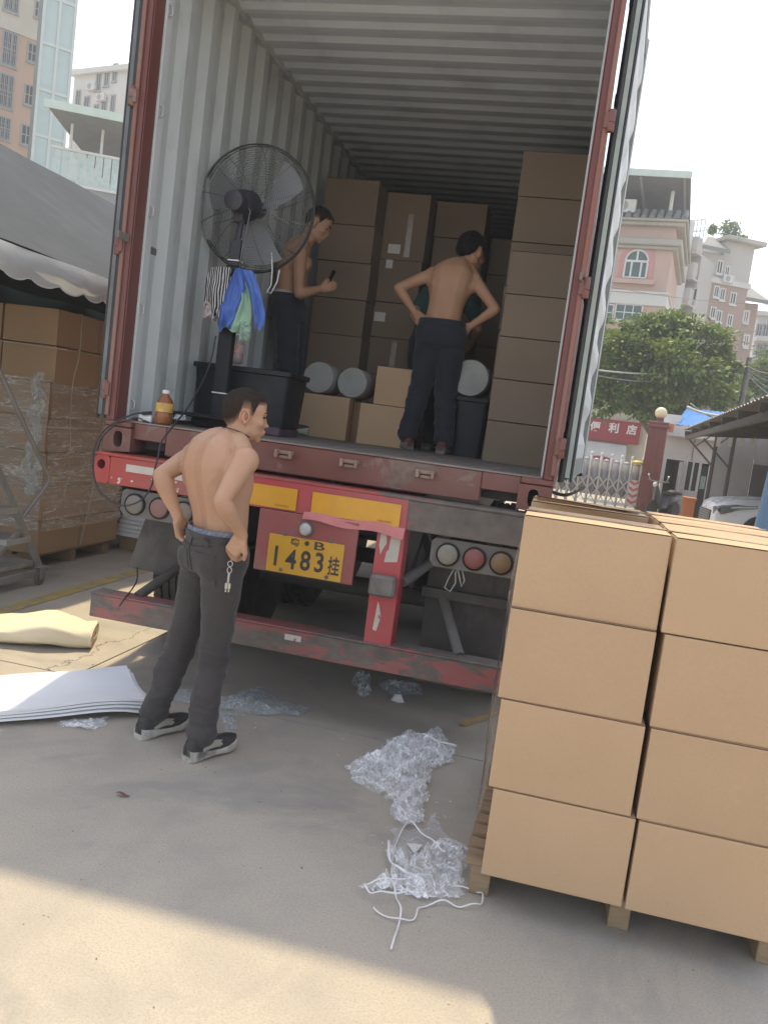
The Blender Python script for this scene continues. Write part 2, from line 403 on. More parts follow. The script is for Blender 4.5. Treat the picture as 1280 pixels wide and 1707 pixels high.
for sx in (-1, 1):
    pr = corr(LEN-.25, .278, .036); mb = MB(); n = len(pr)
    # smooth the folds slightly by three-row sheet, inner + outer skins
    for z in (F+.02, ZT-.115):
        for a, d in pr: mb.v.append(Vector((sx*(1.158+d), .12+a, z)))
    for i in range(n-1): mb.f.append((i, i+1, n+i+1, n+i))
    m0 = len(mb.v)
    for z in (F-.15, ZT-.05):
        for a, d in pr: mb.v.append(Vector((sx*(1.162+d), .12+a, z)))
    for i in range(n-1): mb.f.append((m0+i, m0+n+i, m0+n+i+1, m0+i+1))
    o = mb.build('wall_panel', WALL_IN, con); o.data.materials.append(RED_POST)
    for i, f in enumerate(o.data.polygons):
        if i >= n-1: f.material_index = 1
    ra = MB(); ra.box(sx*1.150, sx*1.205, .12, LEN-.1, ZT-.115, ZT-.05, .004); ra.build('top_rail', WALL_IN, con)
    ra = MB(); ra.box(sx*1.145, sx*1.205, .16, LEN-.1, Z0+.01, F+.02, .004); ra.build('bottom_rail', RED_POST, con)
    # flat white lining strip next to the post
    ra = MB(); ra.box(sx*1.1485, sx*1.166, .1205, .19, F+.003, ZT-.116, .002); ra.build('post_lining', pm('white_lining', (.56, .58, .57), (.49, .51, .50), 3, .5, dirt=(.34, .34, .32), damt=(.62, .85)), con)
    for z in ((F+.09, F+.62, F+1.15, F+1.68, F+2.2) if sx < 0 else ()):
        lr = MB(); lr.tube([(sx*1.146, .135, z-.03), (sx*1.128, .14, z-.02), (sx*1.128, .14, z+.02), (sx*1.146, .135, z+.03)], .005, 6); lr.build('lashing_ring', pm('ring_steel', (.45, .46, .45), rough=.5), con, smooth=True)
# roof
pr = corr(LEN-.4, .209, -.022); mb = MB(); n = len(pr)
for x in (-1.16, 1.16):
    for a, d in pr: mb.v.append(Vector((x, .3+a, ZT-.085+d+.022)))
for i in range(n-1): mb.f.append((i, i+1, n+i+1, n+i))
m0 = len(mb.v)
for x in (-1.2, 1.2):
    for a, d in pr: mb.v.append(Vector((x, .3+a, ZT-.082+d+.022)))
for i in range(n-1): mb.f.append((m0+i, m0+n+i, m0+n+i+1, m0+i+1))
mb.build('roof', ROOF_IN, con)
MB().box(-1.149, 1.149, .01, .3, ZT-.16, ZT, .006).build('header', RED_POST, con)
for sx in (-1, 1): MB().box(sx*1.15, sx*1.22, 0, .18, ZT-.119, ZT+.005, .005).build('corner_casting', RED_SILL, con)
MB().box(-1.15, 1.15, LEN-.1, LEN-.04, Z0, ZT-.05).build('end_wall', RED_POST, con)
FLOOR = pm('scuffed_plywood_floor', (.20, .165, .14), (.15, .125, .11), 7, .75, dirt=(.28, .25, .22), dsc=4, damt=(.5, .8), bp=.3, bs=30, stretch=(3, .5, 1))
for i in range(6):
    fl = MB(); x0 = -1.143+i*.381; fl.box(x0+.0015, x0+.3795, .192, LEN-.12, F-.03, F+random.uniform(-.0015, .0015), .002); fl.build('floor_board', FLOOR, con)
MB().box(-1.143, 1.143, .17, LEN-.12, Z0+.02, F-.031).build('floor_beam', STEEL_D, con)
# doors
GASK = pm('door_gasket', (.02, .022, .022), (.035, .036, .036), 5, .5, bp=.2)
DOOR_G = pm('door_grey_green', (.27, .28, .25), (.22, .23, .21), 5, .5, dirt=(.12, .11, .10), bp=.2, stretch=(1, 1, .3))
DOOR_W = pm('door_inner_paint', (.58, .59, .57), (.50, .51, .49), 3, .5, dirt=(.34, .33, .30), damt=(.55, .8), bp=.15, stretch=(1, 1, .5))
def door(sx, ang, hx, hy):
    d = Vector((sx*math.sin(ang), math.cos(ang), 0)); nrm = Vector((sx*math.cos(ang), -math.sin(ang), 0))  # inner face normal (outwards when folded back)
    up = Vector((0, 0, 1)); H = Vector((hx, hy, 0)); zb, zt = F+.02, ZT-.13; wd = 1.15; ax = (d, nrm, up)
    nm = 'door'
    fr = MB(); zc = (zb+zt)/2; hz = (zt-zb)/2
    fr.obox(H+d*.03+up*zc, (.03, .022, hz), ax, .004); fr.obox(H+d*(wd-.03)+up*zc, (.03, .022, hz), ax, .004)
    fr.obox(H+d*(wd/2)+up*(zb+.05), (wd/2-.0605, .0215, .05), ax, .004); fr.obox(H+d*(wd/2)+up*(zt-.05), (wd/2-.0605, .0215, .05), ax, .004)
    fo = fr.build(nm, DOOR_G, con)
    pn = MB(); prf = corr(zt-zb-.2, .278, .020); n = len(prf)
    for q in (.06, wd-.06):
        for a, dd in prf: pn.v.append(H+d*q+nrm*(.020-dd)+up*(zb+.1+a))
    for i in range(n-1): pn.f.append((i, i+1, n+i+1, n+i))
    m0 = len(pn.v)
    for q in (.06, wd-.06):
        for a, dd in prf: pn.v.append(H+d*q+nrm*(.017-dd)+up*(zb+.1+a))
    for i in range(n-1): pn.f.append((m0+i, m0+i+1, m0+n+i+1, m0+n+i))
    pn.build('door_panel', DOOR_W, fo)
    ed = MB(); ed.obox(H+d*(wd-.03)+nrm*.026+up*zc, (.029, .003, hz-.002), ax); ed.build('edge_plate', DOOR_W, fo)
    ga = MB(); ga.obox(H-d*.010+nrm*.016+up*zc, (.010, .006, hz+.02), ax, .003); ga.obox(H+d*(wd+.012)+nrm*.012+up*zc, (.0115, .018, hz+.02), ax, .004)
    ga.obox(H-d*.012+nrm*-.024+up*zc, (.010, .010, hz+.02), ax, .003)
    ga.build('gasket', GASK, fo)
    gs = MB(); gs.obox(H-d*.0105+nrm*-.003+up*zc, (.0110, .011, hz), ax); gs.build('gasket_retainer', pm('retainer', (.34, .38, .33), (.26, .29, .26), 8, .45) if sx > 0 else pm('retainer_dark', (.10, .10, .10), (.16, .155, .15), 8, .45), fo)
    for q in (.30, .85):
        lb = MB(); lb.tube([H+d*q-nrm*.05+up*(zb-.04), H+d*q-nrm*.05+up*(zt+.04)], .017, 10)
        for z in (zb+.2, zb+1.0, zb+1.9, zt-.2): lb.obox(H+d*q-nrm*.045+up*z, (.05, .022, .03), ax, .004)
        lb.build('locking_bar', STEEL_G, fo, ang=40)
        hd = MB(); hd.obox(H+d*(q-.2)-nrm*.075+up*(zb+.95), (.24, .006, .02), ax, .003); hd.build('locking_handle', STEEL_G, fo)
    return fo
door(1, R(3.1), 1.283, .05)
door(-1, R(2.0), -1.262, .03)
# torn piece of rubber seal hanging under the right door
ts = MB(); a = at(932, 812, y=.06)
ts.grid(lambda u, v: a+Vector((-.03+.15*u, .05*v+.03*math.sin(5*u), -.02-.03*math.sin(u*3.2)+.05*u-.02*v)), 8, 3); 
ts.build('torn_seal', GASK, con)

# ------------------------------------------------------------------ trailer
tr = thing('semi_trailer', 'red flatbed container trailer with dirty bumper and yellow number plate', 'trailer', (0, 0, 0))
bm_ = MB(); YB = -.06
bm_.box(-1.128, 1.22, YB, -.045, 1.085, 1.235, .003); bm_.box(-1.22, 1.22, YB-.006, .12, 1.2355, 1.252, .004); bm_.box(-1.128, 1.22, -.0445, .10, 1.088, 1.104)
bm_.plate_hole(-1.174, 1.16, .0915, .15, .024, .026, YB, .016, off=(-.006, .026), e=2, back=False); bm_.box(-1.22, -1.205, -.0435, .12, 1.088, 1.235)
beam = bm_.build('rear_beam', RED_TR, tr, ang=30)
MB().box(-1.19, 1.19, .12, .14, 1.09, 1.234).build('beam_back', STEEL_D, tr)
pl = MB(); pl.grid(lambda u, v: (-.60+1.13*u, YB-.004-.002*math.sin(u*9)*v, 1.236-.150*v), 20, 3); pl.build('red_panel', RED_BR, beam)
ST = pm('yellow_reflector', (.72, .36, .03), (.66, .33, .035), 14, .32, bp=.05, dirt=(.45, .26, .06), dsc=5, damt=(.6, .85))
for x0, x1 in ((-.50, -.052), (.03, .497)):
    s_ = MB(); s_.grid(lambda u, v: (x0+(x1-x0)*u, YB-.009-.0015*math.sin(u*7+1), 1.207-.112*v-.008*(u if x0 > 0 else 0)*0), 12, 3); s_.build('reflective_sticker', ST, beam)
# curled lower edge of the torn sticker
cu_ = MB(); cu_.grid(lambda u, v: (-.005+.535*u, YB-.010-.035*v*(.6+.4*math.sin(u*7)), 1.098-.035*v+.006*math.sin(u*11)-.02*u*v), 24, 4)
cu_.build('torn_sticker', pm('pink_torn_backing', (.62, .22, .20), (.50, .16, .15), 6, .6, bp=.3), beam)
def textmesh(name, body, P, U, V, N, h, mat, parent, bold=.0, wx=1.0):
    c = bpy.data.curves.new(name, 'FONT'); c.body = body; c.size = 1; c.align_x = 'CENTER'; c.align_y = 'CENTER'; c.extrude = .004; c.offset = bold; c.resolution_u = 3
    o = link(bpy.data.objects.new(name, c)); dg = bpy.context.evaluated_depsgraph_get()
    me = bpy.data.meshes.new_from_object(o.evaluated_get(dg)); bpy.data.objects.remove(o)
    xs_ = [v.co.x for v in me.vertices]; ys_ = [v.co.y for v in me.vertices]; k = h/(max(ys_)-min(ys_)); cx, cy = (max(xs_)+min(xs_))/2, (max(ys_)+min(ys_))/2
    org = wloc(parent); P = Vector(P)
    for v in me.vertices: v.co = P+U*((v.co.x-cx)*k*wx)+V*((v.co.y-cy)*k)+N*(v.co.z*k*.5) - org
    me.materials.clear(); me.materials.append(mat); t_ = link(bpy.data.objects.new(name, me)); t_.parent = parent; return t_
EX, EY, EZ = Vector((1, 0, 0)), Vector((0, 1, 0)), Vector((0, 0, 1))
STX = pm('sticker_print', (.30, .08, .02), rough=.5, bp=0)
for xc in (-.13, .42): textmesh('sticker_print', '车身反光标识', (xc, YB-.0125, 1.112), EX, EZ, -EY, .012, STX, beam)
# pale peeled sticker, left end
WST = worn('peeled_white_sticker', (.62, .56, .48), (.55, .5, .42), (.30, .07, .06), .60, 12)
for x0, x1, z0_, z1_ in ((-1.03, -.865, 1.165, 1.205), (-.74, -.60, 1.16, 1.20)):
    MB().box(x0, x1, YB-.003, YB+.002, z0_, z1_).build('peeled_sticker', WST, beam)
ch = MB()
for i in range(16):
    x = random.uniform(-1.12, -.66); z = random.uniform(1.095, 1.15); q = random.uniform(.004, .012)
    ch.add([(x-q, YB-.002, z), (x, YB-.002, z-q*.7), (x+q, YB-.002, z+q*.2), (x+q*.2, YB-.002, z+q)], [(0, 1, 2, 3)])
ch.build('paint_chips', pm('chip_white', (.66, .6, .55), rough=.6), beam)
# number plate panel
lp = MB().box(-.243, .296, -.078, -.066, .760, 1.083, .004).build('plate_panel', worn('plate_panel_paint', (.36, .06, .06), (.30, .06, .055), (.26, .19, .15), .52, 4, (.2, .14, .11), soft=.2), tr)
PLY = pm('plate_yellow', (.66, .36, .035), (.58, .31, .03), 9, .4, dirt=(.40, .24, .07), dsc=7, damt=(.55, .8), bp=.1)
npl = MB().box(-.172, .236, -.0845, -.0785, .762, .962, .006).build('number_plate', PLY, lp)
PLK = pm('plate_black', (.03, .028, .03), (.07, .06, .05), 20, .5, bp=.2)
def ptxt(s, px, py, h, wx=1, bold=.022):
    q = at(px, py, y=-.0848); textmesh('plate_character', s, q, EX, EZ, -EY, h, PLK, npl, bold, wx)
ptxt('1', 460, 926, .105, .8); ptxt('4', 485, 932, .105, .82); ptxt('8', 509, 935, .105, .82); ptxt('3', 532, 938, .105, .82); ptxt('挂', 556, 944, .098, .62)
ptxt('粤', 492, 904, .042, 1.3); ptxt('B', 533, 911, .042, 1.9, .02)
MB().box(-.172, .236, -.0851, -.0846, .7625, .7665).build('plate_rim', PLK, npl)
for px, py in ((475, 890), (551, 902), (468, 949), (544, 962)):
    q = at(px, py, y=-.085); b_ = MB(); b_.lathe([(.010, 0), (.010, .004), (.006, .007)], (q.x, -.085, q.z), (0, -1, 0), 10); b_.build('plate_bolt', STEEL_G, npl, ang=30)
b_ = MB(); b_.lathe([(.012, 0), (.012, .006)], (at(512, 906, y=-.0848).x, -.0846, at(512, 906, y=-.0848).z), (0, -1, 0), 10); b_.build('plate_dot', PLK, npl)
q = at(511, 882, y=-.08); b_ = MB(); b_.lathe([(.040, 0), (.040, .012), (.034, .02)], (q.x, -.0785, q.z), (0, -1, 0), 20); lo = b_.build('plate_lamp', STEEL_G, lp, ang=30)
b_ = MB(); b_.lathe([(.033, 0), (.030, .012), (.015, .02), (.002, .022)], (q.x, -.0965, q.z), (0, -1, 0), 20); b_.build('lens', pm('dirty_white_lens', (.6, .58, .54), (.35, .33, .3), 14, .3), lo, smooth=True)
# lamp clusters
LENS = {'white': pm('lens_white', (.30, .275, .22), (.22, .20, .16), 8, .45), 'red': pm('lens_red', (.27, .085, .07), (.20, .07, .06), 8, .4), 'amber': pm('lens_amber', (.22, .125, .06), (.17, .10, .05), 8, .4)}
LENSD = {k: pm('dusty_lens_'+k, c, tuple(x*.85 for x in c), 6, .6) for k, c in (('white', (.22, .19, .16)), ('red', (.26, .14, .12)), ('amber', (.21, .17, .125)))}
for x0, x1, xl, LL in ((.668, 1.13, (.757, .892, 1.026), LENS), (-1.055, -.59, (-.969, -.823, -.68), LENSD)):
    pn = MB(); pts = [(x0+.02, 1.068), (x1-.02, 1.068), (x1, 1.05), (x1, .95), (x1-.025, .922), (x0+.025, .922), (x0, .95), (x0, 1.05)]
    pn.prism([(a, -.035, z) for a, z in pts], (0, .05, 0)); po = pn.build('lamp_panel', STEEL_G, tr)
    for x, k in zip(xl, ('white', 'red', 'amber')):
        b_ = MB(); b_.lathe([(.060, 0), (.060, .012), (.055, .016), (.052, .006)], (x, -.035, .992), (0, -1, 0), 28); ri = b_.build('tail_lamp', BLACK, po, ang=40)
        b_ = MB(); b_.lathe([(.0515, 0), (.0515, .008), (.045, .014), (.02, .018), (.001, .018)], (x, -.0415, .992), (0, -1, 0), 28); b_.build('lens', LL[k], ri, smooth=True)
# wire loop under the right-hand cluster
wm = pm('pale_cable', (.40, .38, .34), rough=.5, bp=0)
c0 = [at(x, y, y=-.02) for x, y in ((757, 948), (747, 965), (741, 980), (750, 986), (759, 972), (759, 955), (763, 948), (766, 965), (769, 978), (774, 968), (770, 950))]
MB().tube(c0, .004, 6).build('loose_cable', wm, tr, smooth=True)
# uprights, bumper and braces
for x in (.389, -.533):
    u_ = MB(); u_.box(x, x+.144, YB, -.05, .472, 1.084, .003); u_.box(x, x+.012, -.0495, .07, .472, 1.084); u_.box(x+.132, x+.144, -.0495, .07, .472, 1.084)
    up_ = u_.build('upright', RED_BR, tr)
    MB().box(x+.002, x+.136, YB-.062, YB-.001, .735, .842, .012).build('rubber_buffer', pm('buffer_grey', (.12, .11, .10), (.17, .155, .14), 6, .6, dirt=(.3, .27, .23), bp=.4), up_)
    for pts in (((.02, 1.045), (.05, 1.06), (.055, 1.0), (.04, .97), (.03, .94), (.018, .99)), ((.075, 1.045), (.125, 1.04), (.122, .915), (.055, .905), (.06, .96), (.07, .97)), ((.05, .70), (.06, .68), (.075, .62), (.06, .545), (.04, .55), (.045, .62))):
        MB().prism([(x+a, YB-.002, z) for a, z in pts], (0, .003, 0)).build('peeled_sticker', WST, up_)
bp_ = MB(); bp_.box(-1.165, 1.165, YB-.005, .05, .34, .470, .004); bp_.box(-1.165, 1.165, YB-.012, .055, .4705, .480, .003)
bum = bp_.build('bumper', RED_BUMP, tr)
MB().box(-.03, .06, YB-.0065, YB-.004, .415, .445).build('white_label', WST, bum)
for a, b in (((.50, .75, 1.0), (.88, .02, .475)), ((-.50, .75, 1.0), (-.93, .02, .475)), ((.535, .03, .80), (.68, .30, .93))):
    MB().tube([a, b], .028, 10).build('brace', STEEL_D if a[0] < 0 else pm('brace_grey', (.17, .16, .15), (.12, .115, .11), 5, .6), tr, ang=40)
MB().bar((.60, .33, .72), (1.16, .33, .72), .05, .05).build('flap_bracket', STEEL_D, tr)
# mud flaps
FLAP = pm('mud_flap_rubber', (.055, .05, .048), (.085, .077, .07), 4, .7, dirt=(.13, .115, .10), bp=.35)
mf = MB(); fp = [at(a, b, y=.25) for a, b in ((243, 864), (330, 870), (332, 962), (300, 961), (214, 946), (228, 905))]
mf.prism([(q.x, .25, q.z) for q in fp], (0, .012, 0)); mf.build('mud_flap', FLAP, tr)
MB().box(-1.10, -.62, .24, .30, .885, .92).build('flap_bracket', STEEL_D, tr)
mf = MB(); mf.grid(lambda u, v: (.62+.56*u, .36+.012*math.sin(u*9), .20+.72*v), 14, 2); mf.grid(lambda u, v: (.62+.56*u, .372+.012*math.sin(u*9), .20+.72*v), 14, 2); mf.build('mud_flap', FLAP, tr)
for x in (-.5, .5):
    ra = MB(); ra.box(x-.07, x+.07, .1, 11, 1.18, 1.25); ra.box(x-.01, x+.01, .1, 11, .80, 1.18); ra.box(x-.07, x+.07, .1, 11, .78, .80); ra.build('chassis_rail', STEEL_D, tr)
for y in (.5, 2.0, 3.4, 5.2, 7, 9): MB().box(-.43, .43, y, y+.1, .95, 1.15).build('cross_member', STEEL_D, tr)
TYRE = pm('tyre_rubber', (.022, .021, .020), (.035, .033, .03), 6, .8, dirt=(.11, .10, .085), damt=(.5, .8), bp=.4)
tyre_me = rim_me = None
for y in (1.22, 2.55, 3.88):
    MB().tube([(-1.0, y, .5), (1.0, y, .5)], .065, 12).build('axle', STEEL_D, tr, ang=40)
    for x in (-1.09, -.76, .76, 1.09):
        if tyre_me is None:
            t_ = MB(); t_.lathe([(.30, -.11), (.40, -.135), (.47, -.13), (.495, -.105), (.50, -.06), (.488, -.055), (.488, -.045), (.50, -.04), (.50, -.008), (.488, -.004), (.488, .004), (.50, .008), (.50, .04), (.488, .045), (.488, .055), (.50, .06), (.495, .105), (.47, .13), (.40, .135), (.30, .11)], (0, 0, 0), (1, 0, 0), 40)
            for k in range(48):
                an = 2*math.pi*k/48
                for xx in (-.085, .085): t_.obox((xx, math.cos(an)*.498, math.sin(an)*.498), (.024, .010, .012), (EX, Vector((0, -math.sin(an), math.cos(an))), Vector((0, math.cos(an), math.sin(an)))))
            t_.loft([[(sx*.11, .30*math.cos(a), .30*math.sin(a)) for a in [2*math.pi*k/24 for k in range(24)]] for sx in (-1, 1)], cap=False)
            o = t_.build('wheel', TYRE, tr, local=True, ang=30); tyre_me = o.data
            r_ = MB(); r_.lathe([(.02, .05), (.12, .05), (.14, .0), (.26, -.02), (.29, .08), (.30, .10), (.30, -.1), (.02, -.1)], (0, 0, 0), (1, 0, 0), 24)
            ro = r_.build('rim', STEEL_G, o, local=True, ang=30); rim_me = ro.data
        else:
            o = link(bpy.data.objects.new('wheel', tyre_me)); o.parent = tr; ro = link(bpy.data.objects.new('rim', rim_me)); ro.parent = o
        o.location = (x, y, .5)
for x in (-.76, .76):
    for y in (1.22, 2.55, 3.88):
        s_ = MB()
        for k in range(5): s_.tube([(x*.62, y-.5+.04*k, .66-.0*k), (x*.62, y, .56+.018*k), (x*.62, y+.5-.04*k, .66)], .018, 6)
        s_.build('leaf_spring', STEEL_D, tr)
# ------------------------------------------------------------------ cartons
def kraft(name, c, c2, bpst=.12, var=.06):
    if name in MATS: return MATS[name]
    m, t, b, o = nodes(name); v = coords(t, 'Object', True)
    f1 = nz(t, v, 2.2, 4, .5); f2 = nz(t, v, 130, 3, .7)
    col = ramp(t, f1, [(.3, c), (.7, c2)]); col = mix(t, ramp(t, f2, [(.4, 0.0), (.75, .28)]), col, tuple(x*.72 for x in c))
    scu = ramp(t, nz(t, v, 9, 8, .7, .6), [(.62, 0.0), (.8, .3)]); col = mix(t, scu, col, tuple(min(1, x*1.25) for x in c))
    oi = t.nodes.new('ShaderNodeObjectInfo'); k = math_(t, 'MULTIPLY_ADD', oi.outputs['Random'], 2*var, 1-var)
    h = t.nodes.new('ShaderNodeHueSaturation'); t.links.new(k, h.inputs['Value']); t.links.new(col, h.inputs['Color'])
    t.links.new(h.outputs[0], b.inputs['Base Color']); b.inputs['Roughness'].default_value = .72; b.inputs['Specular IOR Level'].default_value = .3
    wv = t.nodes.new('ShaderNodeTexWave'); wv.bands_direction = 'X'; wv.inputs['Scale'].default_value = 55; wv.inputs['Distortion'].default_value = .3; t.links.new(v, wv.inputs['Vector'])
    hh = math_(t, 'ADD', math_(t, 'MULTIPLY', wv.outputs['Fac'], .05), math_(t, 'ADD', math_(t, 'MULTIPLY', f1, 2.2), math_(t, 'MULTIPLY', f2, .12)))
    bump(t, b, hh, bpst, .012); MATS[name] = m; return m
KRAFT = kraft('kraft_board', (.50, .335, .20), (.46, .305, .18))
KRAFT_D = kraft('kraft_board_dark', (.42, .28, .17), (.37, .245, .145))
KRAFT_E = pm('kraft_edge', (.52, .36, .22), (.44, .285, .16), 30, .8, bp=.3)
TAPE = pm('parcel_tape', (.50, .36, .22), (.46, .32, .19), 5, .22, bp=.1, bs=12)
SHADOWGAP = pm('carton_inside', (.16, .11, .07), rough=.9, bp=0)
LABELW = pm('paper_label', (.70, .69, .66), (.62, .61, .58), 8, .6, bp=.05)
_proto = {}
def carton(w_, d_, h_, cx, y0, z0, label, group, rot=0, mat=None, jit=.004, name='carton', tape=True, bulge=.003):
    """box standing on z0, front face centre at (cx, y0) before rotation about its own centre"""
    mat = mat or KRAFT; key = (round(w_, 3), round(d_, 3), round(h_, 3), mat.name, tape)
    if key not in _proto:
        b = MB(); n = 6
        # body with slightly bulging sides and rounded edges
        def side(fn): b.grid(fn, n, n)
        W, D, H = w_/2, d_/2, h_
        bl = lambda u, v: bulge*math.sin(math.pi*u)*math.sin(math.pi*v)
        e = .0035; H2 = H-.004
        side(lambda u, v: (-W+e+(w_-2*e)*u, -D-bl(u, v), e+(H2-2*e)*v)); side(lambda u, v: (W-e-(w_-2*e)*u, D+bl(u, v), e+(H2-2*e)*v))
        side(lambda u, v: (W+bl(u, v), -D+e+(d_-2*e)*u, e+(H2-2*e)*v)); side(lambda u, v: (-W-bl(u, v), D-e-(d_-2*e)*u, e+(H2-2*e)*v))
        b.box(-W+.001, W-.001, -D+.001, D-.001, .0, e); b.box(-W+.001, W-.001, -D+.001, D-.001, H2-e-.0005, H2-.0005)
        for sx in (-1, 1):
            for sy in (-1, 1): b.tube([(sx*(W-e), sy*(D-e), .002), (sx*(W-e), sy*(D-e), H2-.002)], e, 6)
        for z in (e, H2-e):
            for sy in (-1, 1): b.tube([(-W+e, sy*(D-e), z), (W-e, sy*(D-e), z)], e, 6)
            for sx in (-1, 1): b.tube([(sx*(W-e), -D+e, z), (sx*(W-e), D-e, z)], e, 6)
        nf = 4*n*n+12; body = b.mesh('carton_body')
        bm = bmesh.new(); bm.from_mesh(body); bmesh.ops.recalc_face_normals(bm, faces=bm.faces)
        for f in bm.faces: f.smooth = True
        for ed in bm.edges:
            if len(ed.link_faces) == 2 and ed.calc_face_angle(0) > R(50): ed.smooth = False
        bm.to_mesh(body); bm.free(); body.materials.append(mat); body.materials.append(KRAFT_E if mat is KRAFT else mat)
        for p_i, p_ in enumerate(body.polygons): p_.material_index = 1 if p_i >= nf else 0
        fl = []
        for sy in (-1, 1):
            q = MB(); q.grid(lambda u, v: (-W+.002+(w_-.004)*u, sy*(.002+(D-.003)*v), H-.0035+.0045*math.sin(math.pi*u)*(1-v)*.5+.0028), 6, 2)
            q.grid(lambda u, v: (-W+.002+(w_-.004)*u, sy*(.002+(D-.003)*v), H-.0035), 6, 2)
            me = q.mesh('top_flap'); me.materials.append(mat); fl.append(me)
        tp = None
        if tape:
            q = MB(); q.grid(lambda u, v: (-W-.0012+(w_+.0024)*u, -.025+.05*v, H+.0028), 6, 1)
            for sx in (-1, 1): q.add([(sx*(W+.0018), -.025, H+.0028), (sx*(W+.0018), .025, H+.0028), (sx*(W+.0018), .025, H-.06), (sx*(W+.0018), -.025, H-.065)], [(0, 1, 2, 3)])
            tp = q.mesh('tape'); tp.materials.append(TAPE)
        _proto[key] = (body, fl, tp)
    body, fl, tp = _proto[key]
    t_ = thing(name, label, 'carton', (cx+random.uniform(-jit, jit), y0+d_/2+random.uniform(-jit, jit), z0), group)
    t_.rotation_euler = (0, 0, rot+random.uniform(-.006, .006))
    o = link(bpy.data.objects.new('body', body)); o.parent = t_
    for me in fl: q = link(bpy.data.objects.new('top_flap', me)); q.parent = t_
    if tp: q = link(bpy.data.objects.new('tape', tp)); q.parent = t_
    return t_
ORD = ['bottom', 'second', 'third', 'fourth', 'fifth', 'sixth', 'seventh', 'eighth']
WOODM = pm('pallet_wood', (.34, .24, .14), (.26, .18, .105), 6, .8, dirt=(.16, .12, .085), dsc=5, damt=(.5, .8), bp=.5, bs=30, stretch=(1, 6, 6))
# --- the loaded pallet in front
pal = thing('wooden_pallet', 'wooden slatted pallet under the big cartons at the right', 'pallet', (1.655, -.72, 0))
for x in (1.185, 1.665, 2.145):
    q = MB(); q.box(x-.035, x+.035, -1.335, -.12, 0, .106, .003); q.build('stringer', WOODM, pal)
for i in range(12):
    y0_ = -1.335+i*.103; q = MB(); q.box(1.132+random.uniform(-.012, .008), 2.19, y0_, y0_+.07+random.uniform(-.006, .006), .1065, .128+random.uniform(-.002, .002), .002); q.build('deck_board', WOODM, pal)
GF = 'cartons on the front pallet'; CH = .309
cx1 = [1.424, 1.400, 1.389, 1.384]; cx2 = [1.894, 1.883, 1.875, 1.868]
zb = .131
for r in range(4):
    lv = ['bottom', 'second', 'third', 'top'][r]
    carton(.466, .372, CH-.001, cx1[r], -1.43+.004*r, zb+CH*r, f'large plain carton, {lv} of the column nearest the film on the front pallet', GF)
    carton(.466, .372, CH-.001, cx2[r], -1.44+.005*r, zb+CH*r, f'large plain carton, {lv} of the column at the frame edge on the front pallet', GF)
    carton(.466, .372, CH-.001, cx1[r], -.68, zb+CH*r, f'carton, {lv} of the rear column behind the gap on the front pallet', GF)
    carton(.466, .372, CH-.001, cx2[r], -1.058, zb+CH*r, f'carton, {lv} of the middle column at the frame edge on the front pallet', GF)
    carton(.466, .372, CH-.001, cx2[r], -.678, zb+CH*r, f'carton, {lv} of the rear column at the frame edge on the front pallet', GF)
    if r < 3: carton(.466, .372, CH-.001, cx1[r], -1.055, zb+CH*r, f'carton, {lv} of the column under the gap on the front pallet', GF)
# open flap standing up in the gap
fl = MB(); a = Vector((1.17, -.69, zb+4*CH-.01)); fl.grid(lambda u, v: a+Vector((.40*u, -.10*v+.01*math.sin(u*5), .012+.022*v*(1-.6*u))), 6, 3); fl.grid(lambda u, v: a+Vector((.40*u, -.10*v+.01*math.sin(u*5), .016+.022*v*(1-.6*u))), 6, 3)
single('carton_flap', fl, KRAFT, 'loose torn cardboard flap lying over the gap on top of the front pallet', 'cardboard')
# white sheet strips and film pushed down the left side of that load
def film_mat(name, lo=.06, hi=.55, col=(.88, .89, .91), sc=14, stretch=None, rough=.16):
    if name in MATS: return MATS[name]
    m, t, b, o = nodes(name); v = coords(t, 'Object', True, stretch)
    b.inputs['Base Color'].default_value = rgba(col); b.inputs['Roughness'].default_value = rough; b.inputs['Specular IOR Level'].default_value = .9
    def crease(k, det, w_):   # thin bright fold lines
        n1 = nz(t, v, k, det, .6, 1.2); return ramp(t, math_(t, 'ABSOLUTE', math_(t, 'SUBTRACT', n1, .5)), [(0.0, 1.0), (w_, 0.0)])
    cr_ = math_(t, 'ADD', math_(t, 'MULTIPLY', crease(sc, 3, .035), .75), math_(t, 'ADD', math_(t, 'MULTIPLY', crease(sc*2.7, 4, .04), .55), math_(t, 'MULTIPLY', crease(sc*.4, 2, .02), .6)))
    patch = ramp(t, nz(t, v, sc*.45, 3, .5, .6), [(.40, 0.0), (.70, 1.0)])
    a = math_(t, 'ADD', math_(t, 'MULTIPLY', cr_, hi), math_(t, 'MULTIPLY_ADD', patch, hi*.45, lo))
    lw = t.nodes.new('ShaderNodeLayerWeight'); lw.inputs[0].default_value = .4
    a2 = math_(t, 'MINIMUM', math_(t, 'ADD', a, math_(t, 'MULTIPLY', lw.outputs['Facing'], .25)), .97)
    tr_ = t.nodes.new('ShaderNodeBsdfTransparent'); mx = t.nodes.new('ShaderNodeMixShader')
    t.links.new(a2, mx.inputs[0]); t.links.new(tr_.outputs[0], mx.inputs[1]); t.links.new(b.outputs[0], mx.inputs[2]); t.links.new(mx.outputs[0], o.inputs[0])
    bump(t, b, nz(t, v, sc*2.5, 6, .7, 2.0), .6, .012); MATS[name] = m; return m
FILM = film_mat('stretch_film', .10, .50, (.97, .97, .98), sc=7, rough=.12); FILM_T = film_mat('thin_film', .02, .35, sc=9, stretch=(1, 1, 8))
FOAM = pm('white_foam', (.84, .84, .84), (.79, .79, .80), 5, .7, bp=.1, bs=80)
st = MB()
